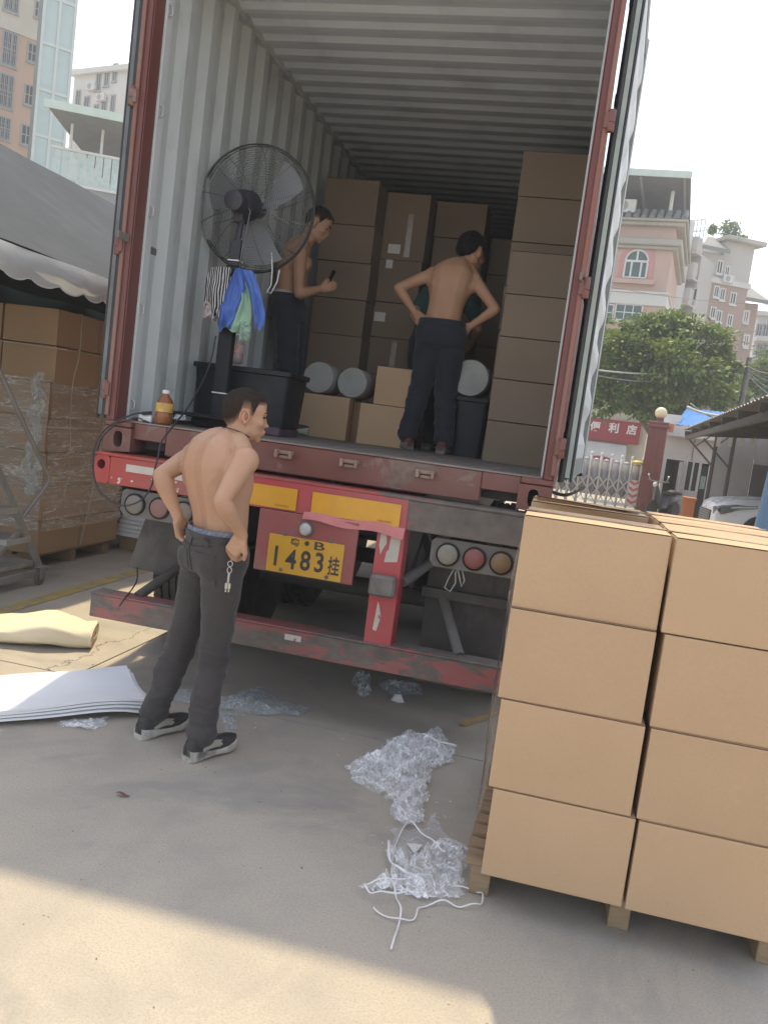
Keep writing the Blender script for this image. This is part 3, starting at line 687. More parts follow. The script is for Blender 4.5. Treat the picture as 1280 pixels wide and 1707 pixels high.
st.grid(lambda u, v: (1.143+.004*math.sin(9*v), -1.415+.09*u, .30+.80*v), 3, 20); st.grid(lambda u, v: (1.140+.004*math.sin(9*v), -1.415+.09*u, .30+.80*v), 3, 20)
single('foam_strip', st, FOAM, 'thin white foam strip tucked down the side of the front pallet load', 'foam')
fs = MB(); fs.grid(lambda u, v: (1.142+.006*math.sin(13*v+4*u)+.003*math.sin(31*u), -1.30+.95*u, .25+1.0*v), 30, 40)
single('stretch_wrap', fs, FILM_T, 'clear stretch wrap on the side of the front pallet load', 'plastic film')

# --- cartons inside the container
GI = 'cartons inside the container'
KRAFT_DIM = kraft('kraft_board_dimmed', (.255, .19, .135), (.23, .17, .12))  # kraft again, greyed and darkened: interior dimness and veil painted into the colour
def stack(desc, x0, x1, y, zs, d=.37, mat=None, labels=(), tapef=()):
    out = []
    for i in range(len(zs)-1):
        nm = ORD[i] if i < len(zs)-2 else 'top'
        out.append(carton(x1-x0, d, zs[i+1]-zs[i]-.002, (x0+x1)/2, y, zs[i], f'brown carton, {nm} of {desc}', GI, mat=mat or KRAFT_DIM, jit=.008))
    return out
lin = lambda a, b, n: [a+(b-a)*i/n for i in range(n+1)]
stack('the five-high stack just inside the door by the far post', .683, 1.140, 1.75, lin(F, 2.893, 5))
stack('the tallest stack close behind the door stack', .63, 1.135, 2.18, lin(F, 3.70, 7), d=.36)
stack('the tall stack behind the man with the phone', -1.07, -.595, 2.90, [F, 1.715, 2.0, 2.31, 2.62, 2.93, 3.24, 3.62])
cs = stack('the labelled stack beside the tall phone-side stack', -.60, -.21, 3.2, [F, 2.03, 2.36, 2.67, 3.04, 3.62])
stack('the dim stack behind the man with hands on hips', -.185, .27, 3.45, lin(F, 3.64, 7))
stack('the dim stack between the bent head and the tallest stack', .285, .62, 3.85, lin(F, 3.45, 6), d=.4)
def front_label(c, x, z, w_, h_, y):
    q = MB(); q.box(x-w_/2, x+w_/2, y-.0052, y-.004, z-h_/2, z+h_/2); q.build('paper_label', LABELW, c)
for px, py, ww, hh, c in ((633, 528, .10, .08, cs[1]), (657, 415, .11, .08, cs[3]), (649, 440, .06, .075, cs[3])):
    q = at(px, py, y=3.19); front_label(c, q.x, q.z, ww, hh, c.location.y-.185-.004)
for c, zz in ((cs[1], .2), (cs[4], .3)):
    q = MB(); y = c.location.y-.185; x = c.location.x+.04
    q.box(x-.025, x+.025, y-.0062, y-.0045, c.location.z+.03, c.location.z+zz+.1); q.build('front_tape', pm('shiny_tape', (.40, .34, .28), (.34, .27, .21), 12, .15, bp=.4, bs=18), c)
carton(.42, .36, .33, -.60, 2.02, F, 'brown carton on the container floor beside the dark shoes, carrying foam rolls', GI)
lc = carton(.36, .34, .305, -.17, 1.93, F, 'turned brown carton on the container floor with a label on its side', GI, rot=R(24))
q = MB(); q.box(-.1815, -.1800, -.03, .03, .08, .24); q.build('paper_label', LABELW, lc, local=True)
carton(.275, .30, .29, -.10, 2.05, F+.307, 'small brown carton standing on the turned carton left of the legs', GI, rot=R(8))
ROLLM = pm('foam_roll', (.44, .43, .40), (.34, .335, .31), 6, .7, bp=.3, bs=40)
def foam_roll(x, y, z, r, L, label):
    t_ = thing('foam_roll', label, 'foam roll', (x, y+L/2, z-r), 'foam rolls in the container')
    b = MB(); b.lathe([(r*.97, 0), (r, .012), (r*1.01, L*.5), (r, L-.012), (r*.97, L)], (x, y, z), (0, 1, 0), 28); b.build('roll_body', ROLLM, t_, ang=40)
    sp = MB(); pts = []
    for k in range(150):
        an = k*.28; rr = r*.96*k/150+.004; pts.append((x+rr*math.cos(an), y-.003, z+rr*math.sin(an)))
    sp.tube(pts, .0026, 5); sp.build('wound_edge', ROLLM, t_)
foam_roll(-.655, 2.0, F+.335+.118, .118, .35, 'whitish foam roll end facing out on the low carton by the shoes')
foam_roll(-.40, 2.05, F+.335+.110, .115, .35, 'whitish foam roll next to the labelled carton stack')
foam_roll(.49, 2.05, 2.015, .135, .4, 'pale foam roll on the added black bin behind the legs')

# --- loose things on the ground
def inside(poly, x, y):
    c = False; n = len(poly)
    for i in range(n):
        (x1, y1), (x2, y2) = poly[i], poly[i-1]
        if (y1 > y) != (y2 > y) and x < (x2-x1)*(y-y1)/(y2-y1)+x1: c = not c
    return c
def crumple(poly, hgt, cell=.011, seed=0, layers=2, base=.004):
    """thin film thrown down: long sharp folds, warped, rising towards the middle of the outline"""
    rs = random.Random(seed); mb = MB(); xs_ = [p[0] for p in poly]; ys_ = [p[1] for p in poly]; cell = min(cell, .0115)
    x0, x1, y0, y1 = min(xs_)-.02, max(xs_)+.02, min(ys_)-.02, max(ys_)+.02
    cx, cy = sum(xs_)/len(poly), sum(ys_)/len(poly)
    for L in range(layers):
        nx, ny = int((x1-x0)/cell), int((y1-y0)/cell); off = Vector((seed*3.1+L*7.7, L*4.3, 0)); idx = {}
        folds = []; a0 = rs.uniform(0, 3.14)
        for q in range(6): an = a0+rs.gauss(0, .5) if q < 4 else rs.uniform(0, 3.14); wl = rs.uniform(.045, .15) if q < 4 else rs.uniform(.025, .05); folds.append((math.cos(an)*math.pi/wl, math.sin(an)*math.pi/wl, rs.uniform(0, 6), rs.uniform(1.5, 5), (.9 if q < 4 else .35)*rs.uniform(.5, 1)))
        sa = sum(f_[4] for f_ in folds)
        for i in range(nx+1):
            for j in range(ny+1):
                x = x0+i*cell+rs.uniform(-.15, .15)*cell; y = y0+j*cell+rs.uniform(-.15, .15)*cell
                w1 = noise.noise(Vector((x*7, y*7, 0))+off)*.05; w2 = noise.noise(Vector((x*7, y*7, 9))+off)*.05
                if not inside(poly, x+w1*.9, y+w2*.9): continue
                k = 0
                for s_ in (1.06, 1.15, 1.3, 1.5, 1.8):
                    if inside(poly, cx+(x-cx)*s_, cy+(y-cy)*s_): k += .2
                z = 0
                for kx, ky_, ph, pw__, a in folds: z += a*(1-abs(math.sin(kx*(x+w1*1.3)+ky_*(y+w2*1.3)+ph)))**pw__
                big = .5+.5*noise.noise(Vector((x*4, y*4, 2))+off)
                z = base+hgt*(.10+.90*k*big)*z/sa*2.0+hgt*.03*noise.noise(Vector((x*40, y*40, 7))+off)+L*.005
                idx[(i, j)] = len(mb.v); mb.v.append(Vector((x, y, max(base, z))))
        for i in range(nx):
            for j in range(ny):
                q = [idx.get(k) for k in ((i, j), (i+1, j), (i+1, j+1), (i, j+1))]
                if None in q: continue
                if rs.random() < .5: mb.f += [(q[0], q[1], q[2]), (q[0], q[2], q[3])]
                else: mb.f += [(q[0], q[1], q[3]), (q[1], q[2], q[3])]
    return mb
def gp(*pts): return [tuple(at(x, y, z=.02).xy) for x, y in pts]
PF = 'scraps of clear plastic film on the ground'
single('plastic_film', crumple(gp((578, 1272), (620, 1262), (640, 1240), (680, 1214), (708, 1222), (735, 1208), (752, 1240), (752, 1268), (722, 1282), (712, 1330), (700, 1372), (676, 1374), (648, 1342), (632, 1322), (592, 1302)), .15, .015, 1), FILM, 'large crumpled heap of clear plastic film on the concrete, further from the camera', 'plastic film', PF, ang=70)
single('plastic_film', crumple(gp((655, 1400), (672, 1436), (690, 1420), (745, 1390), (785, 1415), (783, 1452), (765, 1492), (700, 1496), (660, 1476), (612, 1484), (608, 1472), (655, 1462), (642, 1415)), .12, .014, 2), FILM, 'crumpled clear film heap with string loops by the pallet foot', 'plastic film', PF, ang=70)
single('plastic_film', crumple(gp((650, 1372), (700, 1376), (724, 1340), (750, 1390), (700, 1425), (668, 1438), (652, 1400)), .016, .018, 3, 1), FILM_T, 'thin flat piece of clear film joining the two heaps', 'plastic film', PF, ang=70)
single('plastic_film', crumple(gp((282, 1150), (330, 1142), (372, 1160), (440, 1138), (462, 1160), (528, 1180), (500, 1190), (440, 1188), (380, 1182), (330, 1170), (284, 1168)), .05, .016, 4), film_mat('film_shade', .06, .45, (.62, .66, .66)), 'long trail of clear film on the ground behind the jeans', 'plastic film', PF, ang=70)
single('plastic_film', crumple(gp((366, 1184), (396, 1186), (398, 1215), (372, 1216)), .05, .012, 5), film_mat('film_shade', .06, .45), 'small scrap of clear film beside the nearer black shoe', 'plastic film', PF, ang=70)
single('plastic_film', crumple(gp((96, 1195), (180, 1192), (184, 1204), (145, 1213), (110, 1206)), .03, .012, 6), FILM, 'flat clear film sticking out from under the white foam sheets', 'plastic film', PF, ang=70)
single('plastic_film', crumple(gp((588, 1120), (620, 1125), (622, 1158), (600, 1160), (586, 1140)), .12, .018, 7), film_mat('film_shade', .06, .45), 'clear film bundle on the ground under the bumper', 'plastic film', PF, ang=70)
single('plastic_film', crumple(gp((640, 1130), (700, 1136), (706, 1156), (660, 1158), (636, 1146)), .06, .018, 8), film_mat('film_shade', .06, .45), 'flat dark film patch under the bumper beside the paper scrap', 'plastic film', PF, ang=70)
STR = pm('white_string', (.78, .76, .76), (.66, .64, .63), 9, .5, bp=.3)
def ribbon(pts, r, z=.012):
    P = [at(x, y, z=z) for x, y in pts]; out = []
    for i in range(len(P)-1):
        p0, p1, p2, p3 = P[max(i-1, 0)], P[i], P[i+1], P[min(i+2, len(P)-1)]
        for k in range(6):
            t = k/6; out.append(.5*((2*p1)+(p2-p0)*t+(2*p0-5*p1+4*p2-p3)*t*t+(3*p1-p0-3*p2+p3)*t**3))
    out.append(P[-1])
    for i, q in enumerate(out): q.z += .006*math.sin(i*.7)+.006*noise.noise(q*9)
    return out
def uneven(P, r): return P, [r*(.75+.7*abs(noise.noise(p*14))) for p in P]
SG = 'white strings on the concrete'
single('packing_string', MB().tube(*uneven(ribbon([(752, 1478), (790, 1484), (804, 1494), (798, 1508), (768, 1510), (735, 1503), (700, 1512), (690, 1530), (660, 1532), (622, 1514)], 0), .0032), 6), STR, 'white string curling in a loop round the pallet foot', 'string', SG, smooth=True)
single('packing_string', MB().tube(*uneven(ribbon([(680, 1370), (664, 1396), (655, 1430), (654, 1460), (660, 1490), (668, 1520), (660, 1555), (652, 1580)], 0), .004), 6), STR, 'thin white string running straight down to the lowest tip', 'string', SG, smooth=True)
single('packing_string', MB().tube(*uneven(ribbon([(682, 1368), (700, 1384), (726, 1408), (742, 1420)], 0, .05), .0035), 6), STR, 'short white string between the two film heaps', 'string', SG, smooth=True)
single('packing_string', MB().tube(*uneven(ribbon([(720, 1460), (680, 1462), (630, 1468), (608, 1474), (616, 1486), (640, 1489), (680, 1484)], 0, .03), .0035), 6), STR, 'white string loop pointing away from the pallet, over the film', 'string', SG, smooth=True)
single('packing_string', MB().tube(*uneven(ribbon([(648, 1402), (650, 1430), (668, 1450), (700, 1458)], 0, .04), .006), 6), STR, 'thick white strap bent along the edge of the nearer film heap', 'string', SG, smooth=True)
single('packing_string', MB().tube(*uneven(ribbon([(702, 1224), (726, 1232), (760, 1246)], 0, .07), .005), 6), STR, 'white stick-like strap across the top of the larger film heap', 'string', SG, smooth=True)
bits = MB(); rs = random.Random(3)
for k in range(40):
    px, py = rs.choice([(705, 1390), (720, 1360), (690, 1420), (560, 1255), (420, 1200), (660, 1390)]); q = at(px+rs.uniform(-40, 40), py+rs.uniform(-30, 30), z=.006); an = rs.uniform(0, 6.3); a = rs.uniform(.004, .012); c = rs.uniform(.001, .003)
    d = Vector((math.cos(an), math.sin(an), .15)); e = Vector((-math.sin(an), math.cos(an), 0)); bits.add([q-d*a-e*c, q+d*a-e*c, q+d*a+e*c, q-d*a+e*c], [(0, 1, 2, 3)])
o = bits.build('plastic_litter', STR); tag(o, 'tiny white plastic scraps strewn around the film heaps', 'litter', kind='stuff')
q = at(689, 1415, z=.01); single('paper_triangle', MB().prism([q+Vector((-.03, .02, .004)), q+Vector((.03, .025, .012)), q+Vector((.012, -.045, .004))], (0, 0, .002)), LABELW, 'small white paper triangle inside the string loop', 'paper')
q = at(661, 1170, z=.0); pp = MB(); pp.add([q+Vector(v) for v in ((-.035, 0, .004), (.01, -.02, .004), (.02, .01, .045), (-.02, .03, .035), (.045, -.005, .006))], [(0, 1, 2, 3), (1, 4, 2)]); single('paper_scrap', pp, LABELW, 'crumpled white paper scrap under the bumper', 'paper')
a = at(772, 1206, z=.015); b = at(822, 1190, z=.015); sk = MB(); sk.bar(a, b+(b-a)*.6, .035, .028, c=.003); single('wood_offcut', sk, pm('fresh_wood', (.42, .30, .15), (.36, .25, .12), 8, .8, bp=.4, stretch=(1, 1, 1)), 'short pale timber offcut beside the pallet under the trailer', 'timber')
a = at(205, 1326, z=.004); le = MB(); le.grid(lambda u, v: a+Vector((-.03+.06*u, (v-.5)*.018*math.sin(math.pi*(.05+.9*u)), .004+.004*math.sin(6*u)+.006*abs(v-.5))), 8, 4); single('dry_leaf', le, pm('leaf_brown', (.12, .045, .03), (.16, .06, .04), 20, .6), 'single dry reddish leaf on the shaded concrete', 'leaf')
gr_ = MB(); rs = random.Random(11)
for k in range(260):
    x, y = rs.uniform(-1.6, 2.6), rs.uniform(-3.2, .9); q = rs.uniform(.0008, .0026)*(1.7 if rs.random() < .05 else 1); a = rs.uniform(0, 3); gr_.obox((x, y, q*.5), (q*rs.uniform(.6, 1.6), q, q*.5), (Vector((math.cos(a), math.sin(a), 0)), Vector((-math.sin(a), math.cos(a), 0)), EZ), q*.3)
tag(gr_.build('grit', pm('grit_brown', (.26, .23, .19), (.14, .12, .10), 3, .9, bp=0)), 'loose grit and tiny stones scattered on the concrete', 'grit', kind='stuff')
# --- white foam sheets on the ground, far end out of frame
A = Vector((-.56, -.44, 0)); B = Vector((-.90, -.03, 0)); dirn = Vector((-.70, -.62, 0)).normalized()
fsk = thing('foam_sheet_stack', 'pile of white foam sheets on the ground half in sunlight', 'foam sheets', (-1.3, -.75, 0))
for k in range(4):
    q = MB(); o1 = random.uniform(-.02, .02); th = .0105
    def sh(u, v, top, k=k, o1=o1):
        p = A+(B-A)*(v*(1.0-.01*k))+dirn*(1.9*u+o1*(1-u)+.008*k)
        z = .010+k*.0145+.024*math.sin(u*7.2+.6+.8*v)*(1-.25*v)+.014*math.sin(v*6+.5*k+3*u)+.006*math.sin(u*19+2*v)+.012*max(0, .08-u)/.08*(k-2)*.3
        return (p.x, p.y, max(.004+k*.0117, z)+(th if top else 0))
    q.grid(lambda u, v: sh(u, v, True), 30, 6); q.grid(lambda u, v: sh(u, v, False), 30, 6)
    for vv in (0, 1): q.grid(lambda u, v, vv=vv: sh(u, vv, False) if v < .5 else sh(u, vv, True), 30, 1)
    for uu in (0, 1): q.grid(lambda u, v, uu=uu: sh(uu, u, False) if v < .5 else sh(uu, u, True), 6, 1)
    q.build('foam_sheet', FOAM, fsk, ang=50)
# --- cream padded roll in the sun
RL = pm('cream_wrap', (.70, .60, .42), (.76, .66, .48), 4, .75, bp=.4, bs=14, stretch=(1, 1, 2))
c0 = (Vector(at(157, 1058, z=.06))); d1 = Vector((-.70, -.30, 0)).normalized(); s1 = Vector((-d1.y, d1.x, 0))
rr = MB(); rings = []
for i in range(26):
    t = i/25; c = c0+d1*(1.6*t); wd = .155+.05*math.sin(t*9)*.4+.03*min(1, t*6); ht = .062+.025*math.exp(-((t-.16)/.09)**2)
    ring = []
    for k in range(32):
        an = 2*math.pi*k/32; ca, sa = math.cos(an), math.sin(an); e = .75
        px_ = math.copysign(abs(ca)**e, ca)*wd; pz = math.copysign(abs(sa)**e, sa)*ht
        wob = .018*noise.noise(Vector((t*11, k*.30, 2)))+.010*noise.noise(Vector((t*34, k*.45, 5)))
        p = c+s1*px_*(1+wob*4); ring.append((p.x, p.y, max(.003, ht*.98+pz+wob)))
    rings.append(ring)
rr.loft(rings)
rt = thing('padded_roll', 'cream coloured padded sheet rolled flat on the sunlit ground', 'packing roll', (c0.x-.6, c0.y-.3, 0))
rr.build('roll_body', RL, rt, ang=55)
e_ = MB()
for k in range(4):
    pts = []
    for j in range(33):
        an = 2*math.pi*j/32; f = 1-.2*k; p = c0-d1*.003+s1*(math.copysign(abs(math.cos(an))**.75, math.cos(an))*.155*f); pts.append((p.x, p.y, .062+math.copysign(abs(math.sin(an))**.75, math.sin(an))*.055*f))
    e_.tube(pts, .006, 5)
e_.build('folded_edge', RL, rt, smooth=True)
# ------------------------------------------------------------------ pedestal fan
BLKP = pm('black_plastic', (.011, .011, .014), (.016, .016, .020), 5, .5, dirt=(.035, .034, .033), damt=(.6, .9), bp=.1, spec=.3)
BLKM = pm('black_fan_metal', (.022, .021, .026), (.035, .033, .04), 6, .45, bp=.1)
WIRE = pm('fan_wire', (.10, .10, .105), (.16, .16, .16), 8, .4, metal=.4, bp=0)
WPL = pm('white_plastic', (.72, .72, .70), (.62, .62, .60), 6, .4, bp=.05)
fy = .66; pt = at(397, 437, y=fy); pb = at(360, 690, y=fy); fx = (pt.x+pb.x)/2
fan = thing('pedestal_fan', 'large black industrial pedestal fan standing in the container mouth', 'fan', (fx, fy, F))
C = at(427, 349, y=.90); A = Vector((.03, 1, .11)).normalized(); RA = .385
ua = A.cross(EZ).normalized(); va = ua.cross(A)
cg = MB()
def ring(r, h, t, n=64, k=5): cg.tube([C+A*h+(ua*math.cos(2*math.pi*i/n)+va*math.sin(2*math.pi*i/n))*r for i in range(n)], t, k, closed=True)
ring(RA, 0, .0055); ring(RA-.012, .012, .003)
prof = lambda t: -.012-.115*math.sqrt(max(0, 1-t**2.2))     # back bowl
proff = lambda t: .012+.10*math.sqrt(max(0, 1-t**2.4))
cage = cg.build('cage_rim', BLKM, fan, smooth=True)
for nm, pf, cnt in (('rear_guard', prof, 24), ('front_guard', proff, 20)):
    cg = MB()
    for k in range(cnt):
        t = .24+.75*k/(cnt-1); ring(RA*t, pf(t), .00135, 60, 4)
    for k in range(12 if nm == 'rear_guard' else 10):
        an = 2*math.pi*k/(12 if nm == 'rear_guard' else 10)+.2
        cg.tube([C+A*pf(t)+(ua*math.cos(an+.12*t)+va*math.sin(an+.12*t))*RA*t for t in [.2+.79*j/10 for j in range(11)]], .0026, 5)
    cg.build(nm, WIRE, fan, smooth=True)
m_ = MB(); m_.lathe([(.045, -.34), (.058, -.335), (.062, -.31), (.062, -.26), (.066, -.255), (.085, -.20), (.092, -.15), (.092, -.115), (.05, -.10)], C, A, 28); m_.build('motor', BLKM, fan, ang=35)
m_ = MB(); m_.lathe([(.048, -.05), (.055, -.04), (.055, .04), (.045, .06), (.01, .065)], C, A, 20); hub = m_.build('blade_hub', BLKM, fan, ang=35)
for k in range(3):
    b = MB(); a0 = 2*math.pi*k/3+.5
    def bl(u, v, a0=a0):
        r = .05+.29*u; an = a0+(v-.5)*(1.0-.3*u)+.25*u; return C+A*((v-.5)*.09*(1-.3*u))+(ua*math.cos(an)+va*math.sin(an))*r
    b.grid(bl, 10, 10); b.grid(lambda u, v: bl(u, v)+A*.003, 10, 10); b.build('blade', pm('blade_grey', (.26, .265, .27), (.22, .225, .23), 4, .5, bp=.05), hub, smooth=True)
pw = .045
col = MB(); col.box(fx-pw, fx+pw, fy-.03, fy+.03, F+.075, 2.42, .006); col.build('lower_column', BLKP, fan)
col = MB(); col.box(fx-.034, fx+.034, fy-.022, fy+.022, 2.4205, pt.z+.13, .004); col.build('upper_column', BLKM, fan)
mc = C-A*.21
col = MB(); col.tube([(fx, fy, pt.z+.12), (fx+.01, fy+.01, pt.z+.25), mc-va*.07], .018, 10); col.obox(mc-va*.085, (.03, .05, .03), (ua, A, va), .006); col.build('neck', BLKM, fan, ang=40)
kn = MB(); kn.lathe([(.014, 0), (.014, .03), (.010, .034)], mc-va*.10-ua*.03, -ua, 12); kn.build('tilt_knob', WIRE, fan, ang=40)
for z, w2 in ((pt.z+.004, .036), (at(365, 655, y=fy).z, .047)):
    zt = MB(); zt.box(fx-w2, fx+w2, fy-.034, fy+.034, z-.004, z+.004, .001); zt.build('cable_tie', WPL, fan)
bs = MB(); bs.box(fx-.26, fx+.20, fy-.17, fy+.20, F+.06, F+.082, .008); base = bs.build('base_plate', BLKP, fan)
for sx, sy in ((-.24, -.15), (.18, -.15), (-.24, .18), (.18, .18)):
    c_ = MB(); c_.lathe([(.028, -.011), (.030, -.008), (.030, .008), (.028, .011)], (fx+sx, fy+sy, F+.0305), (1, 0, 0), 16); c_.box(fx+sx-.015, fx+sx+.015, fy+sy-.012, fy+sy+.012, F+.045, F+.0595); c_.build('caster', WIRE, base, ang=40)
cord = MB(); cord.tube(ribbon([(1, 1), (2, 2)], 0) if False else [C-A*.20+ua*-.0-va*.02+Vector((.03, -.05, .03)), C-A*.22+Vector((.075, -.03, -.05)), C-A*.22+Vector((.06, -.02, -.16)), Vector((fx+.05, fy-.03, pt.z+.1)), Vector((fx+.045, fy-.03, pt.z-.1))], .0045, 6); cord.build('power_cord', WIRE, fan, smooth=True)
cord = MB(); q1 = [at(x, y, y=.86) for x, y in ((453, 420), (454, 450), (452, 475), (445, 487), (452, 489), (462, 470), (466, 450))]; cord.tube(q1, .0045, 6); cord.build('pull_cord', WPL, fan, smooth=True)

# clothes hung on the fan column
def cloth(name, label, left, right, y0, mat, folds=3, amp=.018, seed=0, nu=28, nv=30, hem=0.0, cat='clothing', bulge=.03):
    L = [at(x, y, y=y0) for x, y in left]; Rr = [at(x, y, y=y0) for x, y in right]
    def ev(P, t):
        k = t*(len(P)-1); i = min(int(k), len(P)-2); return P[i].lerp(P[i+1], k-i)
    b = MB()
    def f(u, v, off=0):
        p = ev(L, v).lerp(ev(Rr, v), u)
        a = math.sin(u*math.pi*2*folds+seed+2.2*v)*amp*(.35+.65*v)+noise.noise(Vector((u*5, v*4, seed)))*amp*1.3+.5*amp*noise.noise(Vector((u*13, v*9, seed+4)))
        p = p+Vector((.3*a, -a-bulge*math.sin(math.pi*u)+off, .0))
        p.z += hem*math.sin(u*9+seed)*v*v
        return p
    b.grid(lambda u, v: f(u, v), nu, nv); b.grid(lambda u, v: f(u, v, .004), nu, nv)
    return single(name, b, mat, label, cat, 'clothes hung on the fan', smooth=True)
def striped():
    m, t, b, o = nodes('striped_cloth'); v = coords(t, 'Object'); wv = t.nodes.new('ShaderNodeTexWave'); wv.bands_direction = 'X'; wv.inputs['Scale'].default_value = 22; wv.inputs['Distortion'].default_value = 1.6; wv.inputs['Detail'].default_value = 1; wv.inputs['Detail Scale'].default_value = .8
    t.links.new(v, wv.inputs['Vector']); c = ramp(t, wv.outputs['Fac'], [(.60, (.018, .018, .02)), (.72, (.55, .54, .52))]); t.links.new(c, b.inputs['Base Color']); b.inputs['Roughness'].default_value = .85; return m
BLUEC = pm('blue_cloth', (.09, .17, .50), (.07, .14, .42), 8, .8, bp=.3, bs=120); GREENC = pm('pale_green_cloth', (.30, .47, .33), (.24, .40, .28), 8, .8, bp=.3, bs=120)
cloth('towel', 'black and white striped shirt hung on the fan column', [(352, 446), (342, 470), (340, 500), (348, 522), (352, 532)], [(386, 446), (384, 470), (382, 500), (376, 520), (366, 532)], .60, striped(), 2, .012, 1, hem=.01)
cloth('shirt', 'pale patterned shirt tail below the striped shirt', [(342, 500), (336, 526)], [(366, 512), (360, 534)], .615, pm('pattern_white', (.60, .55, .52), (.28, .2, .2), 30, .8), 1, .008, 2, hem=.01)
cloth('shirt', 'bright blue shirt draped over the fan column', [(392, 450), (374, 490), (364, 515), (362, 540), (366, 550)], [(404, 448), (410, 480), (404, 508), (398, 528), (388, 545)], .585, BLUEC, 2, .020, 3, hem=.02)
cloth('sleeve', 'blue sleeve with frayed cuff hanging from the fan column', [(400, 450), (414, 480), (420, 505), (424, 530), (426, 548)], [(422, 452), (432, 480), (438, 505), (442, 525), (440, 546)], .59, BLUEC, 1, .012, 5, hem=.02)
cloth('shirt', 'pale green shirt hanging under the blue one', [(400, 466), (396, 500), (370, 540), (366, 552)], [(412, 472), (418, 500), (419, 530), (416, 548)], .605, GREENC, 2, .014, 6, hem=.02)
cloth('bag', 'thin translucent green bag hanging lowest on the fan column', [(392, 540), (394, 560), (398, 568)], [(419, 535), (418, 560), (414, 570)], .61, film_mat('green_film', .3, .7, (.35, .5, .38)), 2, .010, 8, hem=.01)

# ------------------------------------------------------------------ bins, bottles and cables in the container mouth
def bin_(x0, x1, y0, y1, z0, z1, label):
    t_ = thing('storage_bin', label, 'bin', ((x0+x1)/2, (y0+y1)/2, z0), 'black storage bins'); b = MB(); k = .03
    def rng(z, g, i=0): 
        r_ = .03; pts = []
        for cx, cy, a0 in ((x1-g-r_, y1-g-r_, 0), (x0+g+r_, y1-g-r_, 90), (x0+g+r_, y0+g+r_, 180), (x1-g-r_, y0+g+r_, 270)):
            for a in (0, 30, 60, 90): pts.append((cx+r_*math.cos(R(a0+a)), cy+r_*math.sin(R(a0+a)), z))
        return pts
    b.loft([rng(z0, k), rng(z1-.03, .012)]); b.build('tub', BLKP, t_, ang=35)
    b = MB(); b.loft([rng(z1-.035, .004), rng(z1-.030, -.004), rng(z1-.004, -.004), rng(z1, .004)]); b.build('lid', BLKP, t_, ang=35)
    return t_
bin_(-1.115, -.46, .79, 1.20, F+.06, 1.838, 'black plastic storage bin behind the fan pole')
bin_(.40, .665, 2.02, 2.45, F, 1.875, 'added black bin in place of the shade beside the door stack')  # bin put in to darken a gap that holds only shade
q = MB(); q.box(-1.115+.04, -.50, .80, 1.18, F, F+.058, .01); single('tray', q, pm('purple_plastic', (.10, .06, .09), (.07, .045, .06), 5, .5), 'dark purple tray under the black storage bin', 'tray')
def bottle(px, py0, py1, y, r, label, liquid, lab, cap, name='bottle'):
    b0 = at(px, py0, y=y); t0 = at(px, py1, y=y); h = (t0-b0).length; t_ = thing(name, label, 'bottle', (b0.x, y, b0.z), 'drink bottles')
    b = MB(); b.lathe([(r*.8, 0), (r, .008), (r, h*.28), (r*.93, h*.34), (r, h*.4), (r, h*.58), (r*.8, h*.72), (r*.36, h*.86), (r*.34, h*.90)], (b0.x, y, b0.z), EZ, 20); b.build('bottle_body', liquid, t_, ang=50)
    b = MB(); b.lathe([(r*.40, h*.895), (r*.42, h*.905), (r*.42, h*.99), (r*.38, h)], (b0.x, y, b0.z), EZ, 16); b.build('cap', cap, t_, ang=40)
    if lab: b = MB(); b.lathe([(r*1.012, h*.36), (r*1.015, h*.37), (r*1.015, h*.60), (r*.98, h*.62)], (b0.x, y, b0.z), EZ, 20); b.build('label_sleeve', lab, t_, ang=50)
    return t_
TEA = pm('tea', (.20, .065, .02), (.26, .09, .03), 6, .12, bp=.05, bs=8)
tb = bottle(272, 707, 650, .09, .048, 'tea bottle with white cap standing on the container sill', TEA, pm('tea_label', (.42, .22, .04), (.30, .10, .03), 18, .3, dirt=(.62, .45, .10), damt=(.45, .6)), WPL)
bottle(372, 603, 548, .95, .045, 'white labelled bottle on the black bin, left of the fan column', pm('clear_bottle', (.45, .46, .44), (.55, .55, .52), 5, .12), pm('white_red_label', (.66, .63, .60), (.45, .18, .16), 22, .4), WPL)
bottle(394, 606, 556, .98, .04, 'red labelled bottle on the black bin, right of the fan column', pm('clear_bottle2', (.40, .30, .28), rough=.15), pm('red_label', (.50, .14, .14), (.62, .55, .52), 24, .4), WPL)
q = at(247, 698, y=.10); ad = thing('power_adapter', 'white plug adapter block on the sill beside the tea bottle', 'adapter', (q.x, .10, F+.005))
MB().box(q.x-.045, q.x+.035, .07, .13, F+.005, F+.045, .006).build('block', WPL, ad)
def smooth_path(P, n=8):
    P = [Vector(p) for p in P]; out = []
    for i in range(len(P)-1):
        p0, p1, p2, p3 = P[max(i-1, 0)], P[i], P[i+1], P[min(i+2, len(P)-1)]
        for k in range(n):
            t = k/n; out.append(.5*((2*p1)+(p2-p0)*t+(2*p0-5*p1+4*p2-p3)*t*t+(3*p1-p0-3*p2+p3)*t**3))
    return out+[P[-1]]
CAB = pm('black_cable', (.02, .02, .022), (.04, .04, .045), 8, .5, bp=0)
pth = [at(x, y, y=yy) for x, y, yy in ((240, 689, .06), (225, 690, .02), (196, 702, -.03), (170, 722, -.06), (157, 750, -.09), (156, 785, -.11), (164, 815, -.12), (184, 835, -.12), (208, 843, -.12), (235, 834, -.12), (252, 812, -.12), (258, 785, -.12), (264, 760, -.11), (270, 736, -.06), (290, 709, .02), (313, 680, .25), (336, 640, .5), (352, 600, .6), (360, 560, .62))]
cb = thing('extension_cable', 'black cable looping down over the container corner from the sill', 'cable', tuple(pth[0]))
MB().tube(smooth_path(pth), .005, 6).build('wire', CAB, cb, smooth=True)
